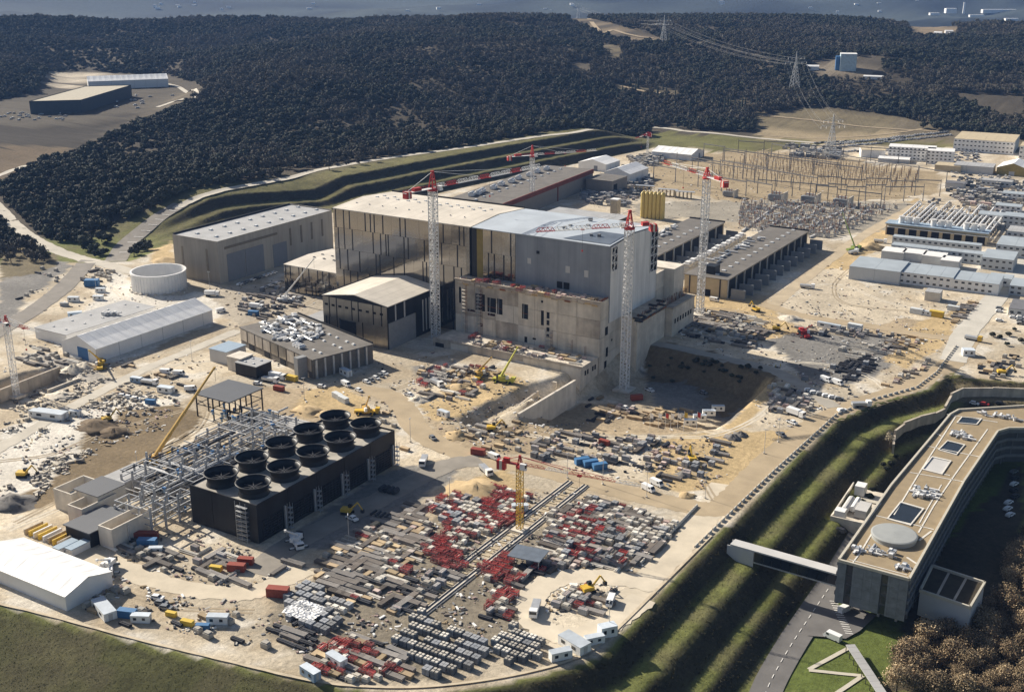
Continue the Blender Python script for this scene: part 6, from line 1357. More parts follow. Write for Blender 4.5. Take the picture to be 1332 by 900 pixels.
wk = [P(u, v, -12) for u, v in ((1106,838),(1150,905))]; c = (wk[0]+wk[1])/2; d = wk[1]-wk[0]; L = np.linalg.norm(d); t4 = thing('covered_walkway', 'grey covered walkway crossing the lawn below the headquarters', 'walkway', (c[0], c[1], GZ), math.atan2(d[1], d[0]))
box1('roof', t4, -L/2, -1.5, 2.8, L/2, 1.5, 3.1, m_groof)
for i in range(9):
    for y in (-1.3, 1.3): box1('post', t4, -L/2+L*i/8.2, y-.1, 0, -L/2+L*i/8.2+.2, y+.1, 2.79, m_bsteel)
# small plant compound beside the headquarters
t5 = thing('technical_compound', 'white walled technical compound with tanks on the slope left of the headquarters', 'compound', T(1112, 668)+np.array([0, 0, 1.2])); t5.rotation_euler = (0, 0, R(2))
box1('wall', t5, -6.5, -13, 0, -6, 22, 2.2, m_conc_l); box1('wall', t5, -6.5, -13.5, 0, 6, -13, 2.2, m_conc_l); box1('slab', t5, -6.6, -13.6, -6, 6.2, 22.2, -.02, m_conc_w)
box1('cabin', t5, -4, 14, .3, 0, 19, 4.4, m_white); box1('cabin', t5, -5.5, -12, .3, -1.5, -8, 4.2, m_white); MB().bar((-3, -6, 2), (-3, 6, 2), 1.5, m_pgrey, 12).build('tank', t5); MB().bar((-.5, -3, 2), (-.5, 7, 2), 1.2, m_white, 12).build('tank', t5); box1('plant_box', t5, 1, -6, .3, 5.6, 3, 3.6, m_pgrey); box1('path_slab', t5, 0, 10, .31, 12, 12.5, .45, m_rim)
# curved retaining wall beside the pond
for k in range(14):
    a_, b_ = (1163+k*5.5, 585-24*sin(min(1, k/9)*1.3)), (1163+(k+1)*5.5, 585-24*sin(min(1, (k+1)/9)*1.3))
rw = thing('garden_retaining_wall', 'dark curved retaining wall at the foot of the embankment by the headquarters', 'wall', P(1200, 560, -15)); a = np.array(rw.location)
pts = [T(u, v) for u, v in ((1161,590),(1163,572),(1175,561),(1195,553),(1215,549),(1228,540),(1236,523),(1252,516),(1290,515),(1340,516))]
for i in range(len(pts)-1):
    p, q = pts[i], pts[i+1]; L = math.hypot(*(q-p)[:2]); o = box1('wall_panel', rw, .03, -.5, -2, L-.03, .5, 4.6, m_conc_d); o.location = tuple(p-a); o.rotation_euler = (0, 0, math.atan2((q-p)[1], (q-p)[0]))
# ================================================================== vehicles, cabins, small site plant
m_tyre = M('tyre_rubber', (.02, .02, .02), .9); wheel_me = MB().bar((0, -.14, 0), (0, .14, 0), .36, m_tyre, 10).mesh('wheel')
def vehicle(kind, paint, name, cat):
    r_ = thing(name, 'x', cat)
    if kind == 'van':
        MB().box(-2.7, -.98, .45, 1.9, .98, 2.35, paint).add([(1.9,-.98,.45),(2.8,-.95,.45),(2.8,-.95,1.15),(1.9,-.98,2.3),(1.9,.98,.45),(2.8,.95,.45),(2.8,.95,1.15),(1.9,.98,2.3)], [(0,1,2,3),(5,4,7,6),(1,5,6,2),(3,2,6,7)], paint).build('body', r_)
        MB().add([(1.95,-.85,2.22),(2.62,-.85,1.42),(2.62,.85,1.42),(1.95,.85,2.22)], [(0,1,2,3)], m_glass).box(.9, -1.0, 1.45, 1.8, -.985, 2.1, m_glass).box(.9, .985, 1.45, 1.8, 1.0, 2.1, m_glass).build('windows', r_).location = (.04, 0, .03); xw = (-1.7, 1.8)
    elif kind == 'car':
        MB().box(-2.05, -.88, .32, 2.05, .88, .95, paint).add([(-1.9,-.85,.95),(1.1,-.85,.95),(.5,-.72,1.48),(-1.5,-.72,1.48),(-1.9,.85,.95),(1.1,.85,.95),(.5,.72,1.48),(-1.5,.72,1.48)], [(0,1,2,3),(5,4,7,6),(1,5,6,2),(3,2,6,7),(4,0,3,7)], paint).build('body', r_)
        MB().add([(1.04,-.74,1.02),(1.04,.74,1.02),(.56,.64,1.44),(.56,-.64,1.44)], [(0,1,2,3)], m_glass).add([(-1.6,-.8,1.05),(.8,-.8,1.05),(.42,-.74,1.4),(-1.4,-.74,1.4)], [(0,1,2,3)], m_glass).add([(-1.6,.8,1.05),(.8,.8,1.05),(.42,.74,1.4),(-1.4,.74,1.4)], [(3,2,1,0)], m_glass).build('windows', r_, scale=(1.02, 1.06, 1.01)); xw = (-1.3, 1.3)
    elif kind == 'pickup':
        MB().box(-2.6, -.92, .45, 2.5, .92, 1.1, paint).box(-.4, -.85, 1.1, 1.3, .85, 1.75, paint).build('body', r_); MB().box(-2.5, -.8, 1.1, -.5, .8, 1.16, m_bsteel).build('load_bed', r_); MB().box(1.28, -.75, 1.2, 1.36, .75, 1.65, m_glass).box(-.2, -.88, 1.2, 1.1, -.855, 1.6, m_glass).box(-.2, .855, 1.2, 1.1, .88, 1.6, m_glass).build('windows', r_); xw = (-1.6, 1.6)
    else:
        MB().box(2.2, -1.2, .6, 4.2, 1.2, 2.9, paint).build('cab', r_); MB().box(4.18, -1.05, 1.7, 4.26, 1.05, 2.6, m_glass).build('windows', r_); MB().box(-4.2, -1.15, .7, 2.1, 1.15, 1.0, m_bsteel).build('chassis', r_)
        MB().box(-4.2, -1.2, 1.02, 1.9, 1.2, 2.2 if kind == 'tipper' else 3.2, paint if kind == 'box' else m_steel).build('load_body', r_); xw = (-3.0, -1.8, 3.1)
    for x in xw:
        for y in (-.85, .85): obj('wheel', wheel_me, r_, (x, y if kind != 'truck' else y*1.2, .36), 0, scale=1.0 if kind in ('car', 'pickup', 'van') else 1.35)
    return Kind(r_)
def paint(n, c): return M('paint_'+n, c, .35, var=.04, spec=.5)
VK = {('van', 'white'): vehicle('van', paint('white', (.8, .8, .79)), 'white_van', 'van'), ('car', 'white'): vehicle('car', paint('white', 0), 'parked_car', 'car'), ('car', 'grey'): vehicle('car', paint('grey', (.2, .21, .22)), 'parked_car', 'car'),
      ('car', 'black'): vehicle('car', paint('black', (.03, .03, .035)), 'parked_car', 'car'), ('pickup', 'white'): vehicle('pickup', paint('white', 0), 'pickup_truck', 'pickup'), ('pickup', 'grey'): vehicle('pickup', paint('grey', 0), 'pickup_truck', 'pickup'),
      ('tipper', 'white'): vehicle('tipper', paint('white', 0), 'tipper_truck', 'truck'), ('box', 'white'): vehicle('box', paint('white', 0), 'box_truck', 'truck'), ('tipper', 'yellow'): vehicle('tipper', paint('yellow', (.6, .38, .04)), 'tipper_truck', 'truck'), ('car', 'red'): vehicle('car', paint('red', (.35, .03, .03)), 'parked_car', 'car')}
def veh(kind, col, u, v, rz, label, group=None, z=None):
    p = T(u, v) if z is None else P(u, v, z); return VK[(kind, col)].place(p, rz, label, group or 'site vehicles', 1.08)
for k, (u, v, kd, col, rz, lb) in enumerate([
 (843,638,'van','white',-.35,'white van on the haul road, nearer of the pair by the lamp post'), (854,631,'van','white',-.35,'white van on the haul road, farther of the pair by the lamp post'),
 (1074,496,'van','white',-.4,'left white van of the pair below the dark stacks right of the pit'), (1089,500,'van','white',-.4,'right white van of the pair below the dark stacks right of the pit'),
 (1095,535,'car','white',.9,'white car driving on the haul road bend by the embankment'), (1120,529,'tipper','white',.6,'white lorry on the haul road behind the white car'), (1035,541,'box','white',-.3,'white box lorry parked right of the rubble heaps'), (1030,551,'pickup','white',-.4,'white pickup below the white box lorry'), (1016,567,'pickup','grey',-.6,'dark pickup on the sandy strip by the haul road'),
 (216,486,'van','white',.4,'white van on the sandy patch behind the canopy, left of two'), (233,488,'van','white',.4,'white van on the sandy patch behind the canopy, right of two'), (248,508,'van','white',.7,'white van on the track beside the grey canopy'),
 (195,500,'tipper','white',.2,'white lorry on the pale ground above the parked trio'), (335,500,'car','white',.3,'white car just right of the grey canopy'), (352,497,'tipper','white',.1,'white mixer lorry left of the dark plant building'), (361,493,'box','white',.1,'white lorry beside the mixer lorry by the plant building'),
 (418,504,'car','white',.2,'white car at the stair tower of the plant building'), (450,502,'van','white',-.3,'white van parked by the finned end of the plant building'), (467,509,'car','white',-.3,'white car at the start of the curving haul road'),
 (532,515,'pickup','white',-.2,'white pickup on rough ground right of the curving haul road'), (568,501,'tipper','white',-.4,'white lorry among the heaps on the sand'), (563,571,'car','grey',-.5,'dark blue-grey car on the haul road bend'), (643,597,'van','white',-.2,'white van beside the red-edged hoarding'), (551,603,'tipper','white',-1.1,'white tipper at the end of the cooling road'), (632,615,'tipper','white',-.6,'white flatbed lorry at the sandy mound'),
 (139,741,'pickup','white',-.7,'white pickup on the lower left track'), (458,676,'pickup','white',-.2,'white pickup in the shadow of the cooling block'), (696,796,'tipper','white',-1.2,'white lorry at the left side of the loop track'), (794,785,'van','white',-1.3,'white van inside the loop track'),
 (1083,831,'van','white',2.9,'white van parked on the forecourt of the headquarters'), (1099,795,'van','white',1.2,'white van under the end of the headquarters'), (1093,691,'car','black',2.8,'black car parked behind the footbridge'), (1266,443,'tipper','yellow',-.1,'yellow lorry at the mouth of the pale office road'),
 (1267,526,'car','white',-.1,'white car at the head of the headquarters court'), (1280,527,'car','red',-.1,'red car at the head of the headquarters court'), (1301,526,'car','black',-.1,'black car at the head of the headquarters court'),
 (287,406,'van','white',1.2,'white van on the bend right of the round tank'), (334,402,'box','white',.2,'white lorry in front of the beige workshop hall'), (276,385,'box','white',.5,'white lorry beside the round tank'),
 (845,509,'pickup','white',-.4,'white pickup on the pit floor by the crane foot'), (812,532,'pickup','white',-.2,'white pickup on the pit floor near the timber'), (915,512,'car','grey',-.3,'grey car at the back of the pit floor'), (63,283,'car','black',-.7,'dark car driving on the pale valley road'),
 (929,392,'van','white',-.1,'white van on the sandy road by the converter hall'), (1050,375,'tipper','white',.2,'white lorry on the pale yard edge'), (1110,330,'tipper','white',1.2,'white tanker next to the olive crane'), (1145,316,'tipper','white',.2,'grey-white lorry at the gravel heap')]):
    z = -12 if 'pit floor' in lb else None
    veh(kd, col, u, v, rz, lb, None, z)
for i, (u, v) in enumerate(((1052,509),(1059,512),(1067,514),(1075,516),(1083,518),(1091,520))): veh('car', ['white', 'white', 'grey', 'white', 'white', 'grey'][i], u, v, .5, '%s car from the left in the row of six right of the pit' % ['first', 'second', 'third', 'fourth', 'fifth', 'sixth'][i], 'six cars right of the pit')
for i, (u, v) in enumerate(((160,516),(168,518),(177,520))): veh('car', 'white', u, v, .5, '%s of three white cars side by side on the pale rubble ground' % ['left', 'middle', 'right'][i], 'three white cars')
for i, (u, v) in enumerate(((477,498),(483,496),(489,493),(495,490),(500,487))): veh('car', 'white' if i % 2 == 0 else 'grey', u, v, -.2, '%s car in the short row before the plant building' % ['first', 'second', 'third', 'fourth', 'fifth'][i], 'cars before the plant building')
for i, (u, v) in enumerate(((205,779),(210,786),(216,792))): veh('car', ['white', 'grey', 'grey'][i], u, v, .3, '%s of three cars beside the cabins at the lower left' % ['topmost', 'middle', 'lowest'][i], 'three cars at the lower left')
for i in range(9): veh('car', random.choice(['white', 'grey', 'white', 'black']), 312+5.6*i, 371-1.9*i, 1.5, 'parked car in the row along the big doors of the beige hall', 'cars along the beige hall')
for i in range(6): veh('car', random.choice(['white', 'white', 'grey']), 343+4.5*i, 376-1.6*i, 1.5, 'parked car in the second row before the side wing', 'cars before the side wing')
for i in range(14): veh('car', random.choice(['white', 'grey', 'white', 'black', 'red']), 1300+random.choice([0, 9, 18, 27]), 398+4*(i % 7), .2, 'parked car in the rows beside the pale office road', 'cars beside the office road')
for i in range(8): veh('car', random.choice(['white', 'grey', 'black']), 1316+random.uniform(-8, 12), 615+8*i, 1.2, 'parked car in the shaded court behind the headquarters', 'cars in the shaded court', z=-15)

# containers and cabins
def container(colname, c, L=6.06, name='container', cab=False):
    m_ = M('sheet_'+colname, c, .55, var=.08, scale=.6); r_ = thing(name, 'x', 'container' if not cab else 'cabin'); mb = MB().box(-L/2, -1.22, .1, L/2, 1.22, 2.6, m_)
    if not cab:
        for i in range(12): x = -L/2+.3+(L-.6)*i/11; mb.box(x-.07, -1.28, .2, x+.07, -1.22, 2.5, m_); mb.box(x-.07, 1.22, .2, x+.07, 1.28, 2.5, m_)
    mb.build('body', r_); MB().box(-L/2-.03, -1.24, 2.601, L/2+.03, 1.24, 2.7, m_ if not cab else M('cabin_roof', (.5, .55, .6), .5, rnd=.2)).build('roof', r_)
    if cab:
        for x in (-1.6, 1.2): MB().box(x-.5, -1.26, 1.1, x+.5, -1.221, 2.0, m_glass).build('window', r_)
        MB().box(L/2+.001, -.4, .15, L/2+.04, .4, 2.2, m_pgrey).build('door', r_)
    else: MB().box(L/2+.001, -1.1, .2, L/2+.05, -.02, 2.5, m_).build('door', r_); MB().box(L/2+.001, .02, .2, L/2+.05, 1.1, 2.5, m_).build('door', r_)
    return Kind(r_)
CK = {'white': container('white', (.74, .74, .72), name='site_cabin', cab=True), 'blue': container('blue', (.06, .17, .34)), 'rust': container('rust', (.27, .06, .04)), 'grey': container('grey', (.35, .36, .37)), 'yellow': container('yellow', (.6, .42, .06)), 'pale': container('pale', (.6, .62, .62)), 'sky': container('sky', (.28, .38, .5), name='site_cabin', cab=True)}
def cont(col, u, v, rz, lb, group='containers and cabins', s=1.0, z=None): p = T(u, v) if z is None else P(u, v, z); return CK[col].place(p, rz, lb, group, s)
for (u, v, col, rz, s, lb) in [(757,603,'blue',.9,1,'left of three blue containers below the haul road'), (768,606,'blue',.9,1,'middle of three blue containers below the haul road'), (780,610,'blue',.9,1,'right of three blue containers below the haul road'),
 (136,797,'white',-.35,(1.9,1.7,1.1),'large pale cabin beside the near rim at the lower left'), (166,802,'blue',.35,1,'blue container beside the large pale cabin at the near rim'), (184,808,'white',.5,1,'white cabin right of the blue container at the near rim'), (284,810,'white',.5,1.1,'long white cabin with blue end by the near rim'), (264,818,'blue',.5,.7,'small blue container end beside the long white cabin'),
 (404,880,'sky',-.2,1.1,'pale blue cabin standing alone at the near rim'), (438,864,'white',-.2,1.15,'white cabin left of the timber frames at the near rim'), (729,856,'white',.9,1.1,'white cabin at the corner of the near rim, lowest of the group'), (747,842,'white',-.3,(1.6,1.9,1.2),'large white cabin in the corner group at the near rim'), (773,836,'white',.9,1,'white cabin right of the large one in the corner group'), (790,826,'white',.9,(.9,1.3,1.4),'tall white cabin at the lamp post by the embankment'),
 (66,543,'white',.25,(2.6,2.1,1.2),'long white cabin block on the pale rubble ground'), (50,541,'white',.25,(1.2,1.6,1.1),'short white cabin joined left of the long cabin block'), (192,710,'blue',.5,1.1,'blue container in front of the rusty girder at the pipe rack'), (203,718,'white',.6,.8,'small white cabin beside the blue container by the pipe rack'), (98,540,'white',.3,.9,'small white container right of the long cabin block'),
 (178,497,'sky',.2,1,'pale blue cabin on the rubble ground behind the track'), (216,510,'white',.2,(1.3,1.4,1.1),'white cabin near the grey canopy'), (196,525,'blue',.3,.8,'blue container in the stack of slabs near the canopy'), (439,518,'pale',-.3,1,'front pale container of the block behind the fans'), (447,523,'pale',-.3,1,'rear pale container of the block behind the fans'),
 (450,488,'white',-.3,1.2,'white container before the finned end of the plant building'), (577,541,'white',-.2,1,'white container at the edge of the earth ramp'), (380,495,'yellow',.0,1,'yellow container beside the plant building'), (363,508,'rust',.1,.9,'red skip on the sandy ground behind the canopy'), (321,425,'blue',0,1,'blue container under the annex wall') if False else (330,410,'blue',.3,1,'blue container among lorries before the annex'),
 (1078,427,'white',-.1,(2.2,1,1.1),'long white container row at the pale yard edge'), (1112,429,'pale',-.1,1.3,'pale container right of the long white row'), (1192,408,'pale',-.1,1.2,'pale container left of the yellow one on the sandy yard'), (1218,412,'yellow',-.1,1.3,'yellow container on the sandy yard'), (1205,410,'white',-.1,1,'white container between the pale and yellow ones'),
 (96,330,'blue',.5,.1,'x') if False else (120,372,'blue',.6,(1.4,2,1.6),'dark blue barrel shed left of the round tank'), (131,380,'white',.5,1,'white cabin below the dark blue shed'), (128,390,'white',.5,1,'second white cabin below the dark blue shed'), (96,392,'white',.5,1.1,'white cabin between the shed and the approach road'), (84,398,'grey',.5,.8,'grey container beside the approach road'), (98,413,'sky',.9,1.3,'pale blue container on the approach road verge'),
 (113,692,'rust',.5,(1.9,1,1),'long rusty trough beside the open concrete tank'), (24,765,'rust',.4,1,'x') if False else (100,752,'rust',.3,1,'red skip beside the white tent at the lower left'), (110,748,'rust',-.2,1,'second red skip beside the white tent at the lower left'), (182,700,'rust',.5,(2.2,.9,1),'long rusty girder trough at the pipe rack corner'), (281,742,'yellow',.3,.7,'yellow box in the stacks below the pipe rack'), (308,742,'rust',.4,1,'rusty container at the edge of the cooling road'), (320,733,'rust',.4,.9,'dark red container behind the rusty one'),
 (244,813,'yellow',.2,.7,'small tan box near the long white cabin'), (223,801,'yellow',.2,.6,'yellow crate beside the parked trio'), (362,775,'rust',.4,1.2,'red container at the corner of the storage yard'), (1240,404,'pale',-.1,1.1,'grey container at the end of the sandy yard'), (1259,462,'white',.4,(1,1.9,1.3),'tan-roofed cabin at the end of the embankment road'), (622,591,'rust',.2,1,'red hoarding container on the haul road'), (676,664,'white',.6,1,'white cabin at the yellow tower crane'),
 (786,578,'rust',-.1,.8,'dark red container among the steel forms')]:
    cont(col, u, v, rz, lb, s=s)
for i in range(4): cont('white', 898+12*i, 552-6*i, .55, 'white container in the stepped row on the pit floor', 'white containers in the pit', z=-12); cont('white', 898+12*i, 552-6*i, .55, 'white container on top of the stepped row in the pit', 'upper white containers in the pit', z=-9.3)
cont('rust', 828, 520, .8, 'rusty skip at the crane foot in the pit', z=-12)
# excavators
def excavator(paintm):
    r_ = thing('excavator', 'x', 'excavator')
    for y in (-1.1, 1.1): MB().box(-1.9, y-.3, 0, 1.9, y+.3, .85, m_tyre).build('track', r_)
    MB().box(-2.0, -1.3, 1.0, 1.4, 1.3, 2.1, paintm).build('body', r_); MB().box(.1, .3, 2.1, 1.4, 1.3, 3.0, m_glass).build('cab', r_)
    MB().bar((1.2, -.2, 1.8), (3.8, -.2, 4.6), .3, paintm, 6).build('boom', r_); MB().bar((3.8, -.2, 4.6), (5.4, -.2, 2.2), .22, paintm, 6).build('arm', r_); MB().box(4.9, -.7, 1.2, 5.9, .3, 2.2, m_bsteel).build('bucket', r_)
    return Kind(r_)
EX = excavator(m_yellow)
for (u, v, rz, lb) in [(140,548,1.2,'yellow excavator on the dark spoil in the middle left'), (30,620,.5,'yellow excavator at the grey rubble bank, far left'), (1010,430,.3,'yellow excavator on the ramp at the shaded edge of the pit') , (983,405,2.6,'yellow loader on the sandy road behind the pit'), (765,770,1.0,'yellow loader inside the loop track'), (640,560,.6,'yellow excavator beside the earth ramp'), (1303,487,.4,'yellow excavator at the right edge of the site'), (452,668,.3,'yellow lift in the shadow of the cooling block'), (900,600,2.2,'yellow excavator by the dark gravel heap')]:
    EX.place(T(u, v), rz, lb, 'excavators and loaders', 1.15)
# lamp posts
def lamppost():
    r_ = thing('lamp_post', 'x', 'lamp post'); MB().bar((0, 0, 0), (0, 0, 11), .13, m_steel, 6, .08).build('pole', r_); MB().box(-.9, -.15, 10.9, .9, .15, 11.1, m_steel).build('lamp_head', r_); MB().box(-.35, -.35, 0, .35, .35, .7, m_conc_l).build('base', r_); return Kind(r_)
LP = lamppost()
for k, (u, v, w_) in enumerate([(841,647,'by the two vans on the haul road'), (917,648,'at the fork of the haul and edge roads'), (792,822,'beside the tall white cabin'), (994,590,'on the sandy strip by the edge road'), (454,705,'between cooling road and storage yard'), (585,655,'at the corner of the sandy mound'), (534,575,'on the inside of the haul road bend'), (738,622,'at the rail head of the storage yard'), (784,630,'left of the two vans'), (126,385,'beside the white cabins near the tank'), (273,376,'in front of the beige hall'), (250,470,'on the road along the white tent'), (396,520,'behind the pipe rack'), (180,620,'beside the dark spoil ground'), (1012,575,'on the shoulder of the edge road')]):
    LP.place(T(u, v), random.uniform(0, 3), 'slim lamp post ' + w_, 'lamp posts')
# flags
for k, (u, c_) in enumerate(zip((845, 856, 865, 872, 881, 889, 906), (m_white, m_white, m_red, m_white, m_white, m_yellow, m_red))):
    r_ = thing('flagpole', 'flagpole %s with %s flag at the pit rim' % (['first from the left', 'second from the left', 'third from the left', 'in the row middle', 'third from the right', 'second from the right', 'last on the right'][k], {m_white: 'white', m_red: 'red', m_yellow: 'yellow'}[c_]), 'flagpole', T(u, 561), 0, 'flagpoles at the pit')
    MB().bar((0, 0, 0), (0, 0, 9.5), .12, m_wsteel, 6, .07).build('pole', r_); MB().add([(0,0,9.3),(.9,.15,9.0),(1.7,-.1,8.9),(1.6,-.1,6.4),(.9,.15,6.6),(0,0,6.9)], [(0,1,4,5),(1,2,3,4)], c_).build('flag', r_)
# barriers along the embankment road
bar_me = Kind(MB().add([(-1.3,-.4,0),(1.3,-.4,0),(1.3,.4,0),(-1.3,.4,0),(-1.3,-.4,.25),(1.3,-.4,.25),(1.3,.4,.25),(-1.3,.4,.25),(-1.3,-.16,1.0),(1.3,-.16,1.0),(1.3,.16,1.0),(-1.3,.16,1.0)], [(0,1,5,4),(2,3,7,6),(4,5,9,8),(6,7,11,10),(8,9,10,11),(1,2,6,5),(5,6,10,9),(3,0,4,7),(7,4,8,11)], M('barrier_concrete', (.62, .58, .5), .9, var=.12)).build('road_barrier', label='x', cat='barrier'))
edge = [np.array(P(u, v)[:2]) for u, v in ((1247,452),(1222,486),(1197,505),(1140,521),(1092,541),(1010,616),(940,684),(900,723))]
cum = [0]
for i in range(len(edge)-1): cum.append(cum[-1]+np.linalg.norm(edge[i+1]-edge[i]))
E_ = np.array(edge); nb = int(cum[-1]/3.9)
for k in range(nb):
    s_ = k*3.9; x, y = np.interp(s_, cum, E_[:, 0]), np.interp(s_, cum, E_[:, 1]); x2, y2 = np.interp(s_+1, cum, E_[:, 0]), np.interp(s_+1, cum, E_[:, 1])
    x -= 1.6; bar_me.place((x, y, hz(x, y)), math.atan2(y2-y, x2+(-1.6)-x), 'pale concrete barrier in the long line along the embankment road', 'barriers along the embankment road')
ed2 = np.array([P(u, v)[:2] for u, v in ((905,660),(860,705),(832,735))])
for k in range(26):
    f = k/26; x, y = ed2[0]*(1-f)+ed2[2]*f; bar_me.place((x, y, 0), 1.55, 'pale concrete barrier between storage yard and edge road', 'barriers between yard and edge road')
ribbon('rim_kerb', spline([P(u, v)[:3] for u, v in ((-20,781),(60,800),(180,832),(300,861),(400,884),(470,893),(560,893),(660,880),(745,858),(790,830),(860,762),(925,697))], 12), 1.0, M('rim_stone', (.52, .44, .32), .9, var=.2, scale=.3), lift=.35, nw=3)
# crane rails through the storage yard
A, B = P(528,803), P(752,629); d = (B-A)[:2]; L = np.linalg.norm(d); ang = math.atan2(d[1], d[0]); c = (A+B)/2
t = thing('crane_track', 'straight pair of crane rails on pale beds through the storage yard', 'rail track', (c[0], c[1], 0), ang)
for y in (-3.6, 3.6):
    box1('bed', t, -L/2, y-1.4, 0, L/2, y+1.4, .35, m_conc_l)
    for yy in (-.75, .75): box1('rail', t, -L/2, y+yy-.15, .36, L/2, y+yy+.15, .6, m_bsteel)
slm = MB().box(-.4, -1.5, 0, .4, 1.5, .3, m_sandb).mesh('sleeper')
for i in range(40): obj('sleeper', slm, t, (-L/2+2+L*i/41, 0, 0))

# ================================================================== the storage yards
def K1(name, mb, cat): return Kind(mb.build(name, label='x', cat=cat))
ms = lambda n, c, **k: M('yard_'+n, c, .8, rnd=.35, **k)
mgrey = ms('grey_block', (.3, .3, .3), tint=(.22, .235, .26)); mbl = ms('blue_grey_block', (.17, .19, .215)); mpale = ms('pale_wrap', (.62, .59, .53), tint=(.42, .38, .32)); mst = ms('steel', (.2, .17, .145), tint=(.32, .3, .28)); mtim = ms('timber', (.46, .35, .21), tint=(.36, .27, .17)); mrd = ms('red_rack', (.4, .05, .045), tint=(.3, .07, .07)); mdk = ms('dark_bundle', (.04, .042, .05)); mpk = ms('pinkish_pallet', (.5, .36, .32), tint=(.55, .5, .45))
mb = MB(); [mb.box(x, y, z, x+1.12, y+1.12, z+.62, mgrey) for x in (-1.2, .05) for y in (-1.2, .05) for z in (.1, .8, 1.5)]; k_block = K1('block_stack', mb, 'block stack')
mb = MB(); [mb.box(x, y, z, x+1.15, y+1.15, z+.95, mbl) for x in (-1.2, .05) for y in (-1.2, .05) for z in (.1, 1.15)]; [mb.box(x+.15, y+.15, 2.1, x+1.0, y+1.0, 2.35, mpale) for x in (-1.2, .05) for y in (-1.2, .05)]; k_bblock = K1('blue_grey_stack', mb, 'block stack')
mb = MB(); [mb.bar((-4.2, y, z), (4.2, y, z), .18, mst, 4) for y in (-.8, -.4, 0, .4, .8) for z in (.3, .7, 1.1)]; mb.box(-2, -1, 0, -1.8, 1, .14, mtim).box(1.8, -1, 0, 2, 1, .14, mtim); k_steel = K1('steel_bundle', mb, 'steel bundle')
mb = MB(); [mb.box(-2, -.9, z, 2, .9, z+.22, mtim) for z in (.1, .4, .7, 1.0)]; [mb.box(x, -.95, .05, x+.15, .95, 1.1, mtim) for x in (-1.5, 1.3)]; k_tim = K1('timber_stack', mb, 'timber stack')
mb = MB(); [mb.bar((x, y, 0), (x, y, 1.9), .09, mrd) for x in (-1.3, 1.3) for y in (-.8, .8)]; [mb.bar((-1.3, y, z), (1.3, y, z), .09, mrd) for y in (-.8, .8) for z in (.3, 1.0, 1.8)]; [mb.bar((x, -.8, z), (x, .8, z), .09, mrd) for x in (-1.3, 1.3) for z in (.3, 1.8)]; [mb.bar((-1.4, y, .6+i*.3), (1.4, y, .6+i*.3), .12, mrd if i % 2 else mpale) for i in range(4) for y in (-.5, 0, .5)]; k_red = K1('red_scaffold_rack', mb, 'scaffold rack')
mb = MB(); mb.box(-1.2, -.9, .15, 1.2, .9, 1.5, mpale).box(-1.25, -.95, 0, 1.25, .95, .15, mtim).box(-1.0, -.7, 1.5, .9, .7, 1.8, mpale); k_pal = K1('wrapped_pallet', mb, 'pallet')
mb = MB(); [mb.bar((-3.8, y, z), (3.8, y, z), .24, mpale, 6) for y, z in ((-.5, .3), (0, .3), (.5, .3), (-.25, .72), (.25, .72))]; k_pipe = K1('pipe_bundle', mb, 'pipe bundle')
mb = MB(); [mb.box(-1.5, -.75+.32*i, .1, 1.5, -.55+.32*i, 1.9, mpk if i % 2 else mgrey) for i in range(5)]; mb.box(-1.6, -.85, 0, 1.6, .85, .1, mtim); k_panel = K1('formwork_rack', mb, 'formwork rack')
mb = MB(); [mb.box(-2.4, -.7+.5*i, .1, 2.4, -.3+.5*i, .9+.15*(i % 2), mdk) for i in range(3)]; k_dark = K1('dark_beam_stack', mb, 'beam stack')
mb = MB(); [mb.box(-1.3+.1*i, -1+.06*i, .1+.28*i, 1.3-.05*i, 1-.1*i, .32+.28*i, mpk) for i in range(4)]; k_slab = K1('slab_stack', mb, 'slab stack')
YK = {'b': (k_block, 'grey block stack'), 'u': (k_bblock, 'blue-grey block stack'), 's': (k_steel, 'brown steel bar bundle'), 't': (k_tim, 'stack of sawn timber'), 'r': (k_red, 'red scaffold rack'), 'p': (k_pal, 'pale wrapped pallet'), 'i': (k_pipe, 'bundle of pale pipes'), 'f': (k_panel, 'rack of upright formwork panels'), 'd': (k_dark, 'stack of dark beams'), 'l': (k_slab, 'stack of pinkish slabs')}
OCC = set()
YN = {k: 0 for k in YK}; OVER = {k: [] for k in YK}
def on_road(x, y, m=.6):
    for ln, hw in ROADS:
        if np.min((ln[:, 0]-x)**2+(ln[:, 1]-y)**2) < (hw+m)**2: return True
    return False
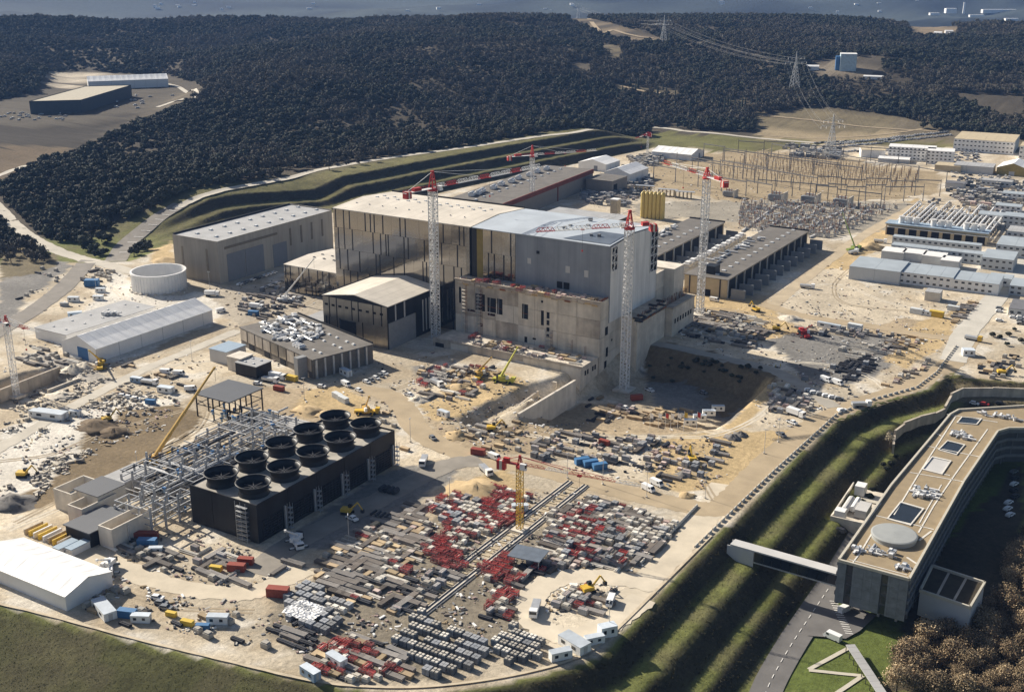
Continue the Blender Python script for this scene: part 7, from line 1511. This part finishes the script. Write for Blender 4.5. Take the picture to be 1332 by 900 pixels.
def yard(zone, where, pal, sx=3.4, sy=3.4, fill=.85, jit=.5, rot=(0, 0, 0, pi/2), z=None, s=(.85, 1.15), rz0=0.0):
    q = [(P(u, v) if z is None else P(u, v, z))[:2] for u, v in zone]; xs_ = [a_[0] for a_ in q]; ys_ = [a_[1] for a_ in q]
    nx_, ny_ = int((max(xs_)-min(xs_))/sx)+1, int((max(ys_)-min(ys_))/sy)+1
    gx_ = np.array([min(xs_)+sx*(i+.5) for i in range(nx_)]); gy_ = np.array([min(ys_)+sy*(j+.5) for j in range(ny_)])
    XX, YY = np.meshgrid(gx_, gy_); ins = inpoly(XX, YY, q)
    cl = fnoise(XX/9+len(zone), YY/9+zone[0][0], 2)
    for j in range(ny_):
        for i in range(nx_):
            if not ins[j, i] or random.random() > fill: continue
            ks = pal[int(np.clip((cl[j, i]-.25)*2*len(pal), 0, len(pal)-1))] if random.random() < .72 else random.choice(pal)
            x, y = XX[j, i]+random.uniform(-jit, jit), YY[j, i]+random.uniform(-jit, jit); zz = (0 if z is None else z)
            if z is None: zz = None
            if z is None and on_road(x, y, 1.2): continue
            if z is None:
                ck = (int(x//2.3), int(y//2.3))
                if ck in OCC: continue
                OCC.add(ck)
            pos = (x, y, zz); rz = rz0+random.choice(rot)+random.uniform(-.06, .06); sc_ = random.uniform(*s)
            if YN[ks] < 298: YN[ks] += 1; YK[ks][0].place((x, y, hz(x, y) if zz is None else zz), rz, '%s %s' % (YK[ks][1], where), 'yard goods: ' + YK[ks][1], sc_)
            else: OVER[ks].append((x, y, rz, sc_))
yard([(632,642),(690,646),(672,684),(640,692),(618,672)], 'in the red patch at the foot of the yellow crane', 'rrrpr', 2.9, 2.8, .9, .4)
yard([(738,672),(790,678),(775,712),(722,708)], 'in the red patch right of the crane rails', 'rrpfr', 2.9, 2.8, .85, .4)
yard([(622,738),(662,722),(672,746),(634,764)], 'in the red patch beside the slate shelter', 'rrrp', 2.9, 2.8, .9, .4)
yard([(424,832),(468,832),(464,856),(430,852)], 'in the red patch at the near rim', 'rrpr', 2.9, 2.8, .9, .4)
yard([(560,706),(600,690),(606,702),(604,738),(575,744)], 'in the red cluster left of the crane rails', 'rrrrp', 3.0, 2.8, .9, .4)
yard([(515,835),(545,797),(642,842),(612,872),(560,884)], 'in the tight rows at the near rim of the storage yard', 'uuuub', 2.9, 4.2, .93, .12, (0,), s=(.95, 1.05))
yard([(642,838),(668,812),(722,832),(706,858),(655,866)], 'in the block field beside the corner cabins', 'uubuu', 2.9, 3.4, .9, .15, (0,), s=(.95, 1.05))
yard([(372,777),(398,760),(458,792),(425,828),(372,808)], 'in the pale grid at the left of the storage yard', 'bbbbp', 2.9, 3.0, .93, .15, (0,), s=(.9, 1.05))
yard([(548,716),(582,688),(606,702),(604,738),(575,744)], 'in the red cluster left of the crane rails', 'rrrrp', 3.0, 3.0, .9, .4)
yard([(352,818),(385,806),(412,824),(402,846),(362,836)], 'in the dark heap at the left rim of the storage yard', 'dddds', 3.4, 2.6, .9, .4)
yard([(405,850),(470,828),(520,846),(540,880),(450,890),(415,875)], 'between the cabins and the block rows at the near rim', 'strpidsr', 3.0, 2.8, .9, .5)
yard([(402,742),(470,692),(548,655),(560,690),(540,735),(500,775),(460,790)], 'in the wide field along the cooling road', 'sspirdtsisplts', 3.3, 2.5, .93, .4, (0, 0, 0, 0, 0, pi/2))
yard([(556,652),(640,632),(690,645),(648,690),(606,705),(580,690)], 'in the upper storage field left of the yellow crane', 'pprlrfpblr', 2.7, 2.6, .95, .4)
yard([(500,778),(560,742),(602,740),(560,775),(525,800),(505,800)], 'beside the sandy gap at the rails', 'ptsfdp', 3.2, 2.8, .8, .6)
yard([(716,668),(770,648),(830,665),(905,690),(868,716),(800,742),(742,742),(700,732)], 'in the storage field right of the crane rails', 'psllsfprbips', 2.8, 2.6, .95, .45)
yard([(640,772),(690,728),(735,742),(695,765),(690,800),(660,808),(628,806)], 'between the rails and the loop track', 'rspfdspr', 2.9, 2.7, .92, .5)
yard([(722,792),(745,764),(770,762),(772,790),(745,806)], 'inside the loop track', 'rrfpb', 3.0, 3.0, .85, .4)
yard([(775,770),(800,768),(790,800),(772,800)], 'at the van inside the loop track', 'dps', 3.6, 3.4, .5, .6)
yard([(690,575),(740,562),(860,572),(905,592),(880,620),(800,605),(740,596),(690,602)], 'on the sandy ground between pit and haul road', 'fpbsdfl', 3.8, 3.6, .6, .9)
yard([(850,608),(900,600),(950,570),(940,600),(900,625),(860,628)], 'beside the dark gravel heap', 'bdsf', 4.2, 4, .5, 1)
yard([(540,480),(590,470),(650,478),(640,500),(600,520),(556,520)], 'on the sand before the concrete deck', 'psdtifr', 4.2, 4.0, .6, 1.2)
yard([(600,560),(660,545),(690,560),(680,590),(620,588)], 'between the earth ramp and the haul road', 'ptsdp', 4.4, 4.2, .5, 1.2)
yard([(880,400),(960,408),(1000,432),(980,455),(900,440),(868,425)], 'in the shade right of the reactor building', 'sipdstfi', 3.8, 3.4, .75, .8)
yard([(925,418),(975,412),(1000,420),(980,432),(940,430)], 'in the pale rows behind the shaded terrace', 'iiip', 4.5, 2.6, .85, .3, (0,))
yard([(1002,500),(1045,492),(1085,524),(1040,540),(1000,536)], 'in the heaps beside the six parked cars', 'psdlfbp', 3.6, 3.2, .7, .8)
yard([(1080,478),(1130,462),(1140,480),(1100,498)], 'in the dark rows above the two vans', 'ddbd', 3.2, 3.2, .85, .4)
yard([(1090,455),(1130,448),(1150,458),(1110,468)], 'in the white rows on the grey ground', 'ipi', 4.2, 3, .8, .4, (0,))
yard([(1140,450),(1190,430),(1200,445),(1165,465)], 'on the brown strip right of the grey ground', 'tsplt', 3.8, 3.4, .7, .6)
yard([(1150,500),(1210,468),(1216,476),(1160,512),(1120,520)], 'along the low wall at the haul road', 'ptlsp', 3.2, 3.0, .9, .4)
yard([(1232,432),(1258,395),(1278,388),(1270,405),(1250,435)], 'on the brown verge of the pale office road', 'tslst', 3.2, 3.0, .9, .4)
yard([(1040,425),(1170,432),(1180,440),(1100,440),(1040,436)], 'beside the long white containers', 'psfbd', 4.2, 3.6, .6, .8)
yard([(1270,475),(1320,462),(1332,480),(1300,495),(1275,490)], 'at the right corner above the headquarters', 'dstp', 4.2, 4, .6, .9)
yard([(150,705),(185,700),(240,725),(230,755),(180,745),(155,735)], 'at the corner of the pipe rack', 'spdisp', 3.6, 3.2, .75, .7)
yard([(235,712),(330,728),(390,715),(400,735),(345,752),(270,752),(240,735)], 'below the black cooling block', 'spdfis', 4.0, 3.4, .6, .9)
yard([(250,755),(330,748),(345,765),(300,775),(262,772)], 'on the inner side of the lower left track', 'sdip', 3.6, 3.2, .65, .7)
yard([(85,775),(150,762),(205,800),(330,800),(345,850),(260,838),(130,805)], 'along the near rim at the lower left', 'ptdsbp', 4.6, 4.2, .42, 1.2)
yard([(110,712),(140,705),(150,720),(120,735)], 'beside the rusty trough', 'pis', 3.4, 3.2, .7, .5)
yard([(1225,246),(1332,255),(1332,300),(1300,300),(1250,262)], 'in the packed yard at the far right', 'pbulp', 6, 6, .6, 2, s=(1.2, 2.2))
yard([(300,395),(360,372),(400,375),(390,400),(330,420)], 'before the small annex', 'pbsfd', 4.4, 4.2, .55, 1.2)
yard([(745,245),(830,212),(850,240),(815,270),(765,268)], 'in the far yard behind the silos', 'pbfsu', 5.0, 5.0, .6, 1.3, s=(1.1, 1.7))
yard([(815,205),(870,196),(860,215),(830,218)], 'in the far yard under the distant crane', 'pupb', 5.0, 5.0, .75, 1.3, s=(1.1, 1.7))
yard([(1020,190),(1100,196),(1090,208),(1030,205)], 'beyond the substation gantries', 'pbu', 6.0, 6, .55, 2, s=(1.3, 2.2))
yard([(40,345),(95,350),(60,385),(20,395)], 'on the grey lay-by left of the approach road', 'dps', 6, 6, .3, 2)
yard([(30,450),(100,462),(110,478),(60,478),(20,470)], 'above the trench at the left edge', 'pdsi', 4.4, 4.2, .6, 1.2)
yard([(95,345),(150,350),(160,362),(110,372)], 'in the verge of the approach road', 'dsp', 4.6, 4.4, .5, 1.2)
yard([(150,470),(260,500),(240,520),(180,508)], 'on the ground behind the canopy', 'pdst', 6, 6, .3, 1.5)
yard([(470,520),(520,545),(540,590),(500,600)], 'beside the curving haul road', 'pst', 5, 5, .3, 1.5)
yard([(1240,230),(1332,235),(1332,262),(1260,258)], 'in the far right yard beyond the substation', 'pbud', 6, 6, .45, 2, s=(1.2, 2))
yard([(1150,295),(1300,300),(1310,262),(1200,258)], 'among the cryo pipes', 'pib', 6, 6, .35, 1.5)
# goods past three hundred of a kind stay one mass
for k_, lst in OVER.items():
    if not lst: continue
    src = YK[k_][0].r.data; co = np.array([v_.co for v_ in src.vertices]); vs = []; fs = []; pf = [tuple(p_.vertices) for p_ in src.polygons]
    for (x, y, rz, s_) in lst:
        o_ = len(vs); zz = hz(x, y); c_, q_ = cos(rz)*s_, sin(rz)*s_
        vs.extend([(x+a_*c_-b_*q_, y+a_*q_+b_*c_, zz+h_*s_) for a_, b_, h_ in co]); fs.extend([tuple(o_+j for j in f) for f in pf])
    me_ = bpy.data.meshes.new('yard_goods'); me_.from_pydata(vs, [], fs); [me_.materials.append(m_) for m_ in src.materials]
    me_.polygons.foreach_set('material_index', np.tile(np.array([p_.material_index for p_ in src.polygons], dtype=np.int32), len(lst))); obj('yard_goods', me_, kind='stuff', label='mass of further %ss across the yards' % YK[k_][1], cat='yard goods')
# white sheet over one stack group
A = P(398, 800); g = np.linspace(-6, 6, 25); vs = []; fs = []
for i, x in enumerate(g):
    for j, y in enumerate(g*.8): vs.append((x, y, 1.9+.4*random.random()-.08*max(0, abs(x)-4.5)**2-.2*max(0, abs(y)-3.6)**2))
fs = [(25*i+j, 25*(i+1)+j, 25*(i+1)+j+1, 25*i+j+1) for i in range(24) for j in range(24)]
MB().add(vs, fs, m_tent).build('plastic_sheet', label='crumpled white plastic sheet over stacks at the left of the storage yard', cat='sheet', loc=A)
# blue-grey shelter roof in the storage yard
t = thing('shelter', 'slate-grey shelter roof beside the yellow tower crane', 'shelter', P(687, 732), R(8)); box1('roof', t, -6, -4.5, 3.6, 6, 4.5, 3.9, M('slate_sheet', (.13, .155, .19), .5)); [box1('post', t, x-.15, y-.15, 0, x+.15, y+.15, 3.59, m_steel) for x in (-5.5, 5.5) for y in (-4, 4)]
# black heap-like rigs beside the cooling block
for k, (u, v) in enumerate(((506, 640), (495, 672))):
    t = thing('steel_cage', ['dark steel cage frame in the shadow beside the cooling block', 'low dark plates in the shadow beside the cooling block'][k], 'frame', P(u, v), R(5)); [MB().bar((-3+2*i, -1.8, 1.2), (-3+2*i, 1.8, 1.2), 1.0 if k == 0 else .5, mdk, 10).build('drum', t) for i in range(4)]
# ================================================================== terrace, deck and pit goods
for (zone, z, where, pal, fl) in [([(612,366),(640,363),(780,388),(770,393),(700,384)], 33.02, 'on the terrace of the concrete podium', 'ptrspl', .8), ([(603,446),(620,434),(775,466),(752,476)], 4.02, 'on the lower concrete deck', 'psltir', .75), ([(860,530),(905,536),(900,552),(850,556),(815,545)], -12, 'in the timber heap on the pit floor', 'tttp', .85), ([(745,535),(770,515),(830,528),(820,550),(770,550)], -12, 'on the pit floor below the deck', 'sdptl', .45)]:
    yard(zone, where, pal, 3.4, 3.2, fl, .6, z=z)
yard([(824,416),(856,392),(866,392),(832,420)], 'on the ledge along the reactor building', 'sdp', 3, 3, .7, .4, z=20.02)
yard([(700,290),(760,283),(840,297),(790,312),(720,300)], 'on the reactor roof', 'pbsp', 6, 6, .42, 2, z=61.4, s=(.5, .9))
# ================================================================== heaps
def heap(label, u, v, r_, h_, mat, seed, z=None):
    g = np.random.default_rng(seed); vs = [(0, 0, h_)]; fs = []; n2 = 18
    for k in range(1, 6):
        for i in range(n2):
            a_ = 2*pi*i/n2; q = r_*k/5*(1+.18*g.normal()*(k > 1)); zz = h_*(1-k/5)**1.1*(1+.15*g.normal())-(.3 if k == 5 else 0); vs.append((q*cos(a_), q*.8*sin(a_), zz))
    fs = [(0, 1+i, 1+(i+1) % n2) for i in range(n2)] + [(1+n2*(k-1)+i, 1+n2*k+i, 1+n2*k+(i+1) % n2, 1+n2*(k-1)+(i+1) % n2) for k in range(1, 5) for i in range(n2)]
    o = MB().add(vs, fs, mat).build('spoil_heap', label=label, cat='heap', group='heaps of earth and gravel', loc=T(u, v) if z is None else P(u, v, z)); o.data.polygons.foreach_set('use_smooth', np.ones(len(o.data.polygons), dtype=bool))
m_gravel = M('grey_gravel', (.16, .15, .14), .95, var=.3, scale=.8); m_earth = M('sandy_earth', (.43, .32, .18), .95, var=.2, scale=.4); m_lime = M('pale_rubble', (.52, .47, .39), .95, var=.25, scale=.8); m_soil = M('dark_soil', (.13, .095, .06), .95, var=.3, scale=.5)
for k, (u, v, r_, h_, mt, lb) in enumerate([(889,618,3.5,2.2,m_gravel,'dark gravel cone on the sandy ground'), (953,570,4.5,2.2,m_gravel,'dark gravel heap, left of the pair at the pit corner'), (963,566,4,2,m_gravel,'dark gravel heap, right of the pair at the pit corner'), (893,645,4,1.6,m_earth,'small yellow earth heap inside the haul road fork'), (620,640,14,4,m_earth,'broad sandy mound beside the cooling road'), (1132,323,12,5,m_earth,'sandy gravel heap beside the olive crane'), (600,505,7,2.5,m_earth,'sandy heap before the concrete deck'), (595,567,7,2.5,m_earth,'sandy heap left of the earth ramp'), (545,520,6,2,m_lime,'pale heap right of the curving haul road'), (125,555,12,3,m_soil,'dark spoil heap at the yellow excavator'), (150,563,9,2.6,m_soil,'second dark spoil heap behind the yellow excavator'), (15,655,10,3.5,m_gravel,'grey rubble bank at the far left edge'), (110,478,8,3,m_lime,'white rubble heap at the trench'), (95,482,7,3.5,m_lime,'white rubble heap spilling into the trench'), (400,535,9,2.5,m_earth,'yellow earth heap behind the pipelines'), (425,540,7,2,m_earth,'small yellow earth heap behind the fans'), (1028,415,8,2.4,m_lime,'pale gravel heap on the sandy road'), (215,340,12,3,m_earth,'sand heap behind the beige hall corner'), (880,375,8,2,m_earth,'sand heap at the converter hall front'), (80,515,8,2,m_lime,'white rubble heap right of the trench')]):
    heap(lb, u, v, r_, h_, mt, 100+k)
# workers
def person(shirt):
    me_ = bpy.data.meshes.new('worker'); J = [(0,0,.95),(0,0,1.2),(0,0,1.45),(0,0,1.58),(0,.02,1.72),(.2,0,1.42),(.27,.03,1.15),(.26,.14,.92),(-.2,0,1.42),(-.27,.03,1.15),(-.26,.12,.92),(.1,0,.9),(.11,.04,.48),(.12,-.02,.06),(.13,.14,.03),(-.1,0,.9),(-.11,-.02,.48),(-.12,-.08,.06),(-.13,.08,.03)]
    Ed = [(0,1),(1,2),(2,3),(3,4),(2,5),(5,6),(6,7),(2,8),(8,9),(9,10),(0,11),(11,12),(12,13),(13,14),(0,15),(15,16),(16,17),(17,18)]
    Rd = [.15,.15,.17,.07,.12,.08,.055,.045,.08,.055,.045,.11,.08,.055,.05,.11,.08,.055,.05]
    me_.from_pydata(J, Ed, []); o = obj('worker', me_); o.modifiers.new('skin', 'SKIN'); o.modifiers.new('sub', 'SUBSURF').levels = 1
    for i, v_ in enumerate(me_.skin_vertices[0].data): v_.radius = (Rd[i], Rd[i]*.8); v_.use_root = i == 0
    me_.materials.append(shirt); return o
vest = M('hi_vis_vest', (.55, .4, .05), .8); w0 = person(vest); w0.name = 'person'; w0['category'] = 'person'; KP = Kind(w0)
for (u, v, lb) in [(150,689,'worker in a yellow vest standing alone on the track by the pipe rack'), (165,686,'left worker of the pair in yellow vests by the pipe rack'), (169,685,'right worker of the pair in yellow vests by the pipe rack'), (1009,478,'left worker on the shaded terrace road'), (1015,477,'right worker on the shaded terrace road'), (42,575,'worker on the white rubble ground at the left'), (700,560,'worker on the pale track behind the steel forms')]:
    KP.place(T(u, v), random.uniform(0, 6), lb, 'workers on the site')
# small litter: offcuts, planks and blocks nobody could count
def litter(name, label, zones, per, smin, smax, mats, flat=.5):
    mb = MB(); g = random.Random(len(name)+len(zones))
    for zone, n2 in zones:
        q = [P(u, v)[:2] for u, v in zone]; xs_ = [a_[0] for a_ in q]; ys_ = [a_[1] for a_ in q]; N2 = int(n2*per*2.2)
        x = rng.uniform(min(xs_), max(xs_), N2); y = rng.uniform(min(ys_), max(ys_), N2); ok = inpoly(x, y, q) & (fnoise(x/6, y/6, 3) > .46); x = x[ok]; y = y[ok]; kp = np.array([not on_road(a_, b_, .2) for a_, b_ in zip(x, y)], bool) if len(x) else []; x = x[kp]; y = y[kp]; z = hg(x, y) if len(x) else []
        for i in range(len(x)):
            s_ = g.uniform(smin, smax); L_ = s_*g.choice([1, 1.2, 1.6, 3]); mb.cbox(x[i], y[i], z[i]-.05, L_, s_, s_*g.uniform(.2, flat*2), g.choice(mats), g.uniform(0, 3.1))
    return mb.build(name, kind='stuff', label=label, cat='litter')
SITE = [([(20,450),(110,470),(300,440),(470,520),(460,560),(300,480),(180,520),(0,560),(0,480)], 700), ([(0,560),(130,520),(235,520),(215,560),(60,640),(0,660)], 900), ([(60,700),(250,690),(400,740),(345,850),(100,790),(40,740)], 900), ([(350,820),(520,690),(640,640),(760,640),(900,690),(700,840),(560,885),(430,885)], 2600), ([(460,510),(600,470),(700,500),(740,560),(900,570),(960,560),(940,640),(760,620),(600,590),(540,560)], 1500), ([(860,430),(1000,390),(1180,420),(1240,440),(1180,500),(1080,530),(1000,580),(980,520),(1010,490)], 1500), ([(280,370),(420,360),(440,480),(560,450),(600,470),(480,520),(330,470),(290,420)], 600), ([(1000,400),(1100,330),(1110,370),(1280,390),(1240,440),(1060,420)], 400), ([(740,240),(830,205),(1000,195),(1220,240),(1160,300),(960,300),(850,290),(760,270)], 900), ([(60,340),(180,350),(260,380),(120,460),(20,450)], 350), ([(690,520),(830,500),(960,540),(900,560),(700,560)], 120)]
litter('site_litter', 'scattered pale offcuts, blocks and planks across the whole site', SITE, 1.0, .25, .8, [mpale, mgrey, mtim, mst, mdk, mpk, m_white])
litter('site_rubble', 'broken white limestone rubble on the ground at the left', [([(20,500),(110,478),(235,522),(180,545),(120,530),(60,560),(0,570)], 800), ([(0,640),(60,600),(110,575),(120,590),(60,640),(10,670)], 500)], 1.0, .4, 1.3, [m_lime, m_lime, m_gravel], .7)
# ================================================================== near vegetation
m_bl1 = M('autumn_oak_leaf', (.24, .18, .105), .9, var=.4, scale=.5, rnd=.35, tint=(.11, .09, .055)); m_bl2 = M('autumn_oak_leaf_pale', (.42, .325, .2), .9, var=.35, scale=.5, rnd=.3, tint=(.25, .17, .1))
BO = [tree_kind('autumn_oak', 'x', 'tree', leafmesh('autumn_crown', 70+i, 3600, 4.0, 7.8, 1.0, .17, (m_bl1, m_bl2), 24, core=False, up=.9, spread=(.2, 1.35)), trunkmesh('autumn_trunk', 7.5, .28, (.3, .2), 9, 40+i)) for i in range(3)]
ta = [(1160,905),(1172,868),(1195,838),(1230,832),(1262,838),(1275,815),(1290,780),(1310,740),(1340,700),(1345,920)]
q = [P(u, v, GZ)[:2] for u, v in ta]; n2 = 0
xs_ = [a_[0] for a_ in q]; ys_ = [a_[1] for a_ in q]; placed = []
for k in range(4000):
    x, y = random.uniform(min(xs_), max(xs_)), random.uniform(min(ys_), max(ys_))
    if not inpoly(np.array([x]), np.array([y]), q)[0] or any((x-a_)**2+(y-b_)**2 < 4.3**2 for a_, b_ in placed): continue
    placed.append((x, y)); BO[k % 3][0].place((x, y, hz(x, y)-.2), random.uniform(0, 6), 'brown-leaved oak in the copse below the headquarters', 'brown oaks of the copse', random.choice([.55, .75, .9, 1.05, 1.2]))
bare = tree_kind('pale_bare_tree', 'pale leafless tree alone at the foot of the embankment', 'tree', leafmesh('pale_crown', 91, 700, 2.6, 6, 1.5, .16, (M('pale_twig', (.42, .36, .26), .9), M('pale_twig', (.42, .36, .26))), 8, core=False, up=.8), trunkmesh('pale_trunk', 6.5, .2, (.2, .1), 9, 3))[0]; bare.place(T(1157, 580), 0)
bush = tree_kind('dark_bush', 'x', 'bush', leafmesh('bush_crown', 95, 260, 1.5, 2.2, .1, .28, (m_oak, m_oak2), 5), trunkmesh('bush_stem', 1.2, .12, (0, 0), 3))[0]
for k, (u, v) in enumerate([(1166,596),(1160,606),(1154,612),(1148,606),(1130,650),(1122,655),(1135,640),(1320,430),(1312,437),(1300,440),(1290,438),(1328,446),(1310,450)]): bush.place(T(u, v), k, 'dark round bush %s' % ('in the planting beside the headquarters' if u < 1200 else 'on the roundabout at the right edge'), 'dark bushes', random.uniform(.8, 1.4))
for k in range(30): bush.place(T(random.uniform(845, 990), random.uniform(462, 500)), k, 'dark bush growing on the shaded slope of the pit', 'bushes on the pit slope', random.uniform(.6, 1.3))
# rough grass and scrub on the banks
m_tu1 = M('bank_grass_blade', (.10, .118, .034), .9, var=.4, rnd=.35, tint=(.15, .13, .055)); m_tu2 = M('bank_scrub_twig', (.058, .054, .03), .9, var=.4, rnd=.4, tint=(.085, .075, .04))
def tuft(seed, mat, n2, r_, h_):
    g = np.random.default_rng(seed); mb = MB()
    for i in range(n2):
        a_ = g.uniform(0, 2*pi); p = np.array([g.normal()*r_*.5, g.normal()*r_*.5, 0]); d = np.array([cos(a_), sin(a_), 0]); e = np.array([-sin(a_), cos(a_), 0])*.16; t_ = p+d*r_*.5*g.random()+np.array([0, 0, h_*g.uniform(.5, 1)]); mb.add([p-e, p+e, t_+e*.5, t_-e*.5], [(0,1,2,3)], mat)
    return mb
tg = tuft(1, m_tu1, 10, .7, .6).build('grass_tuft', label='grass tuft at the head of the footbridge', cat='grass', loc=T(950, 716)); ts_ = tuft(2, m_tu2, 12, .9, .9).build('scrub_tuft', label='dark scrub tuft below the head of the footbridge', cat='scrub', loc=T(962, 722))
N2 = 170000; x = rng.uniform(-460, -40, N2); y = rng.uniform(150, 640, N2); d_ = sdist(x, y, PLAT); z = hg(x, y); u, v = proj(x, y, z)
ok = (d_ > 1.5) & (u > -30) & (u < 1362) & (v < 930) & (v > 400); x, y, z, d_, u, v = (a_[ok] for a_ in (x, y, z, d_, u, v))
ok = (d_ < 46) & ~inpoly(u, v, [(985,905),(1008,838),(1060,775),(1135,668),(1150,690),(1120,760),(1180,830),(1130,905)]); dm = np.full(len(x), 1e9)
for p in np.array(hq_line)[::2]: dm = np.minimum(dm, (x-p[0])**2+(y-p[1])**2)
ok &= dm > 36; x, y, z, d_ = (a_[ok] for a_ in (x, y, z, d_))
sl = np.hypot(hgt(x+.8, y, False)-hgt(x-.8, y, False), hgt(x, y+.8, False)-hgt(x, y-.8, False))/1.6
isg = (sl < .44) | (rng.random(len(x)) < .35)
pts = np.stack([x, y, z-.05], 1)
xb = rng.uniform(-760, -420, 90000); yb = rng.uniform(560, 1190, 90000); db = sdist(xb, yb, PLAT); okb = (db > 1) & (db < 60); xb, yb = xb[okb], yb[okb]; dm = np.full(len(xb), 1e9)
for ln, hw in ROADS[:5]:
    for p in ln: dm = np.minimum(dm, np.hypot(xb-p[0], yb-p[1])-hw)
okb = dm > 1.5; xb, yb = xb[okb], yb[okb]; zb2 = hg(xb, yb)
slb = np.abs(hgt(xb+.8, yb, False)-hgt(xb-.8, yb, False))/1.6; kb = (slb > .45) & (rng.random(len(xb)) < .6)
gn_scatter('terrace_scrub', [ts_], np.stack([xb, yb, zb2-.05], 1)[kb], rng.uniform(.35, .8, kb.sum()), 'dark scrub on the cut slopes behind the halls')
gn_scatter('bank_grass', [tg], pts[isg], rng.uniform(.16, .36, isg.sum()), 'short green grass on the terraces of the embankment'); gn_scatter('bank_scrub', [ts_], pts[~isg], rng.uniform(.28, .62, (~isg).sum()), 'dark low scrub on the steep faces of the embankment')

# ================================================================== pieces that sit on a roof or wall belong to it
for o in list(COL.objects):
    if 'category' not in o or o.type != 'EMPTY': continue
    by = {}
    for c_ in o.children: by.setdefault(c_.name.split('.')[0], []).append(c_)
    for host, kids in (('roof', ('skylight', 'roof_plant', 'ventilation_unit', 'exhaust_drum', 'duct_drum', 'walk_strip', 'light_well', 'black_hut', 'parapet')), ('wall', ('window', 'door', 'slit_window', 'louvre', 'gate_opening', 'bay_opening', 'strip', 'fin'))):
        if len(by.get(host, [])) != 1: continue
        h_ = by[host][0]
        if tuple(h_.location) != (0, 0, 0) or tuple(h_.rotation_euler) != (0, 0, 0): continue
        for k_ in kids:
            for c_ in by.get(k_, []): c_.parent = h_
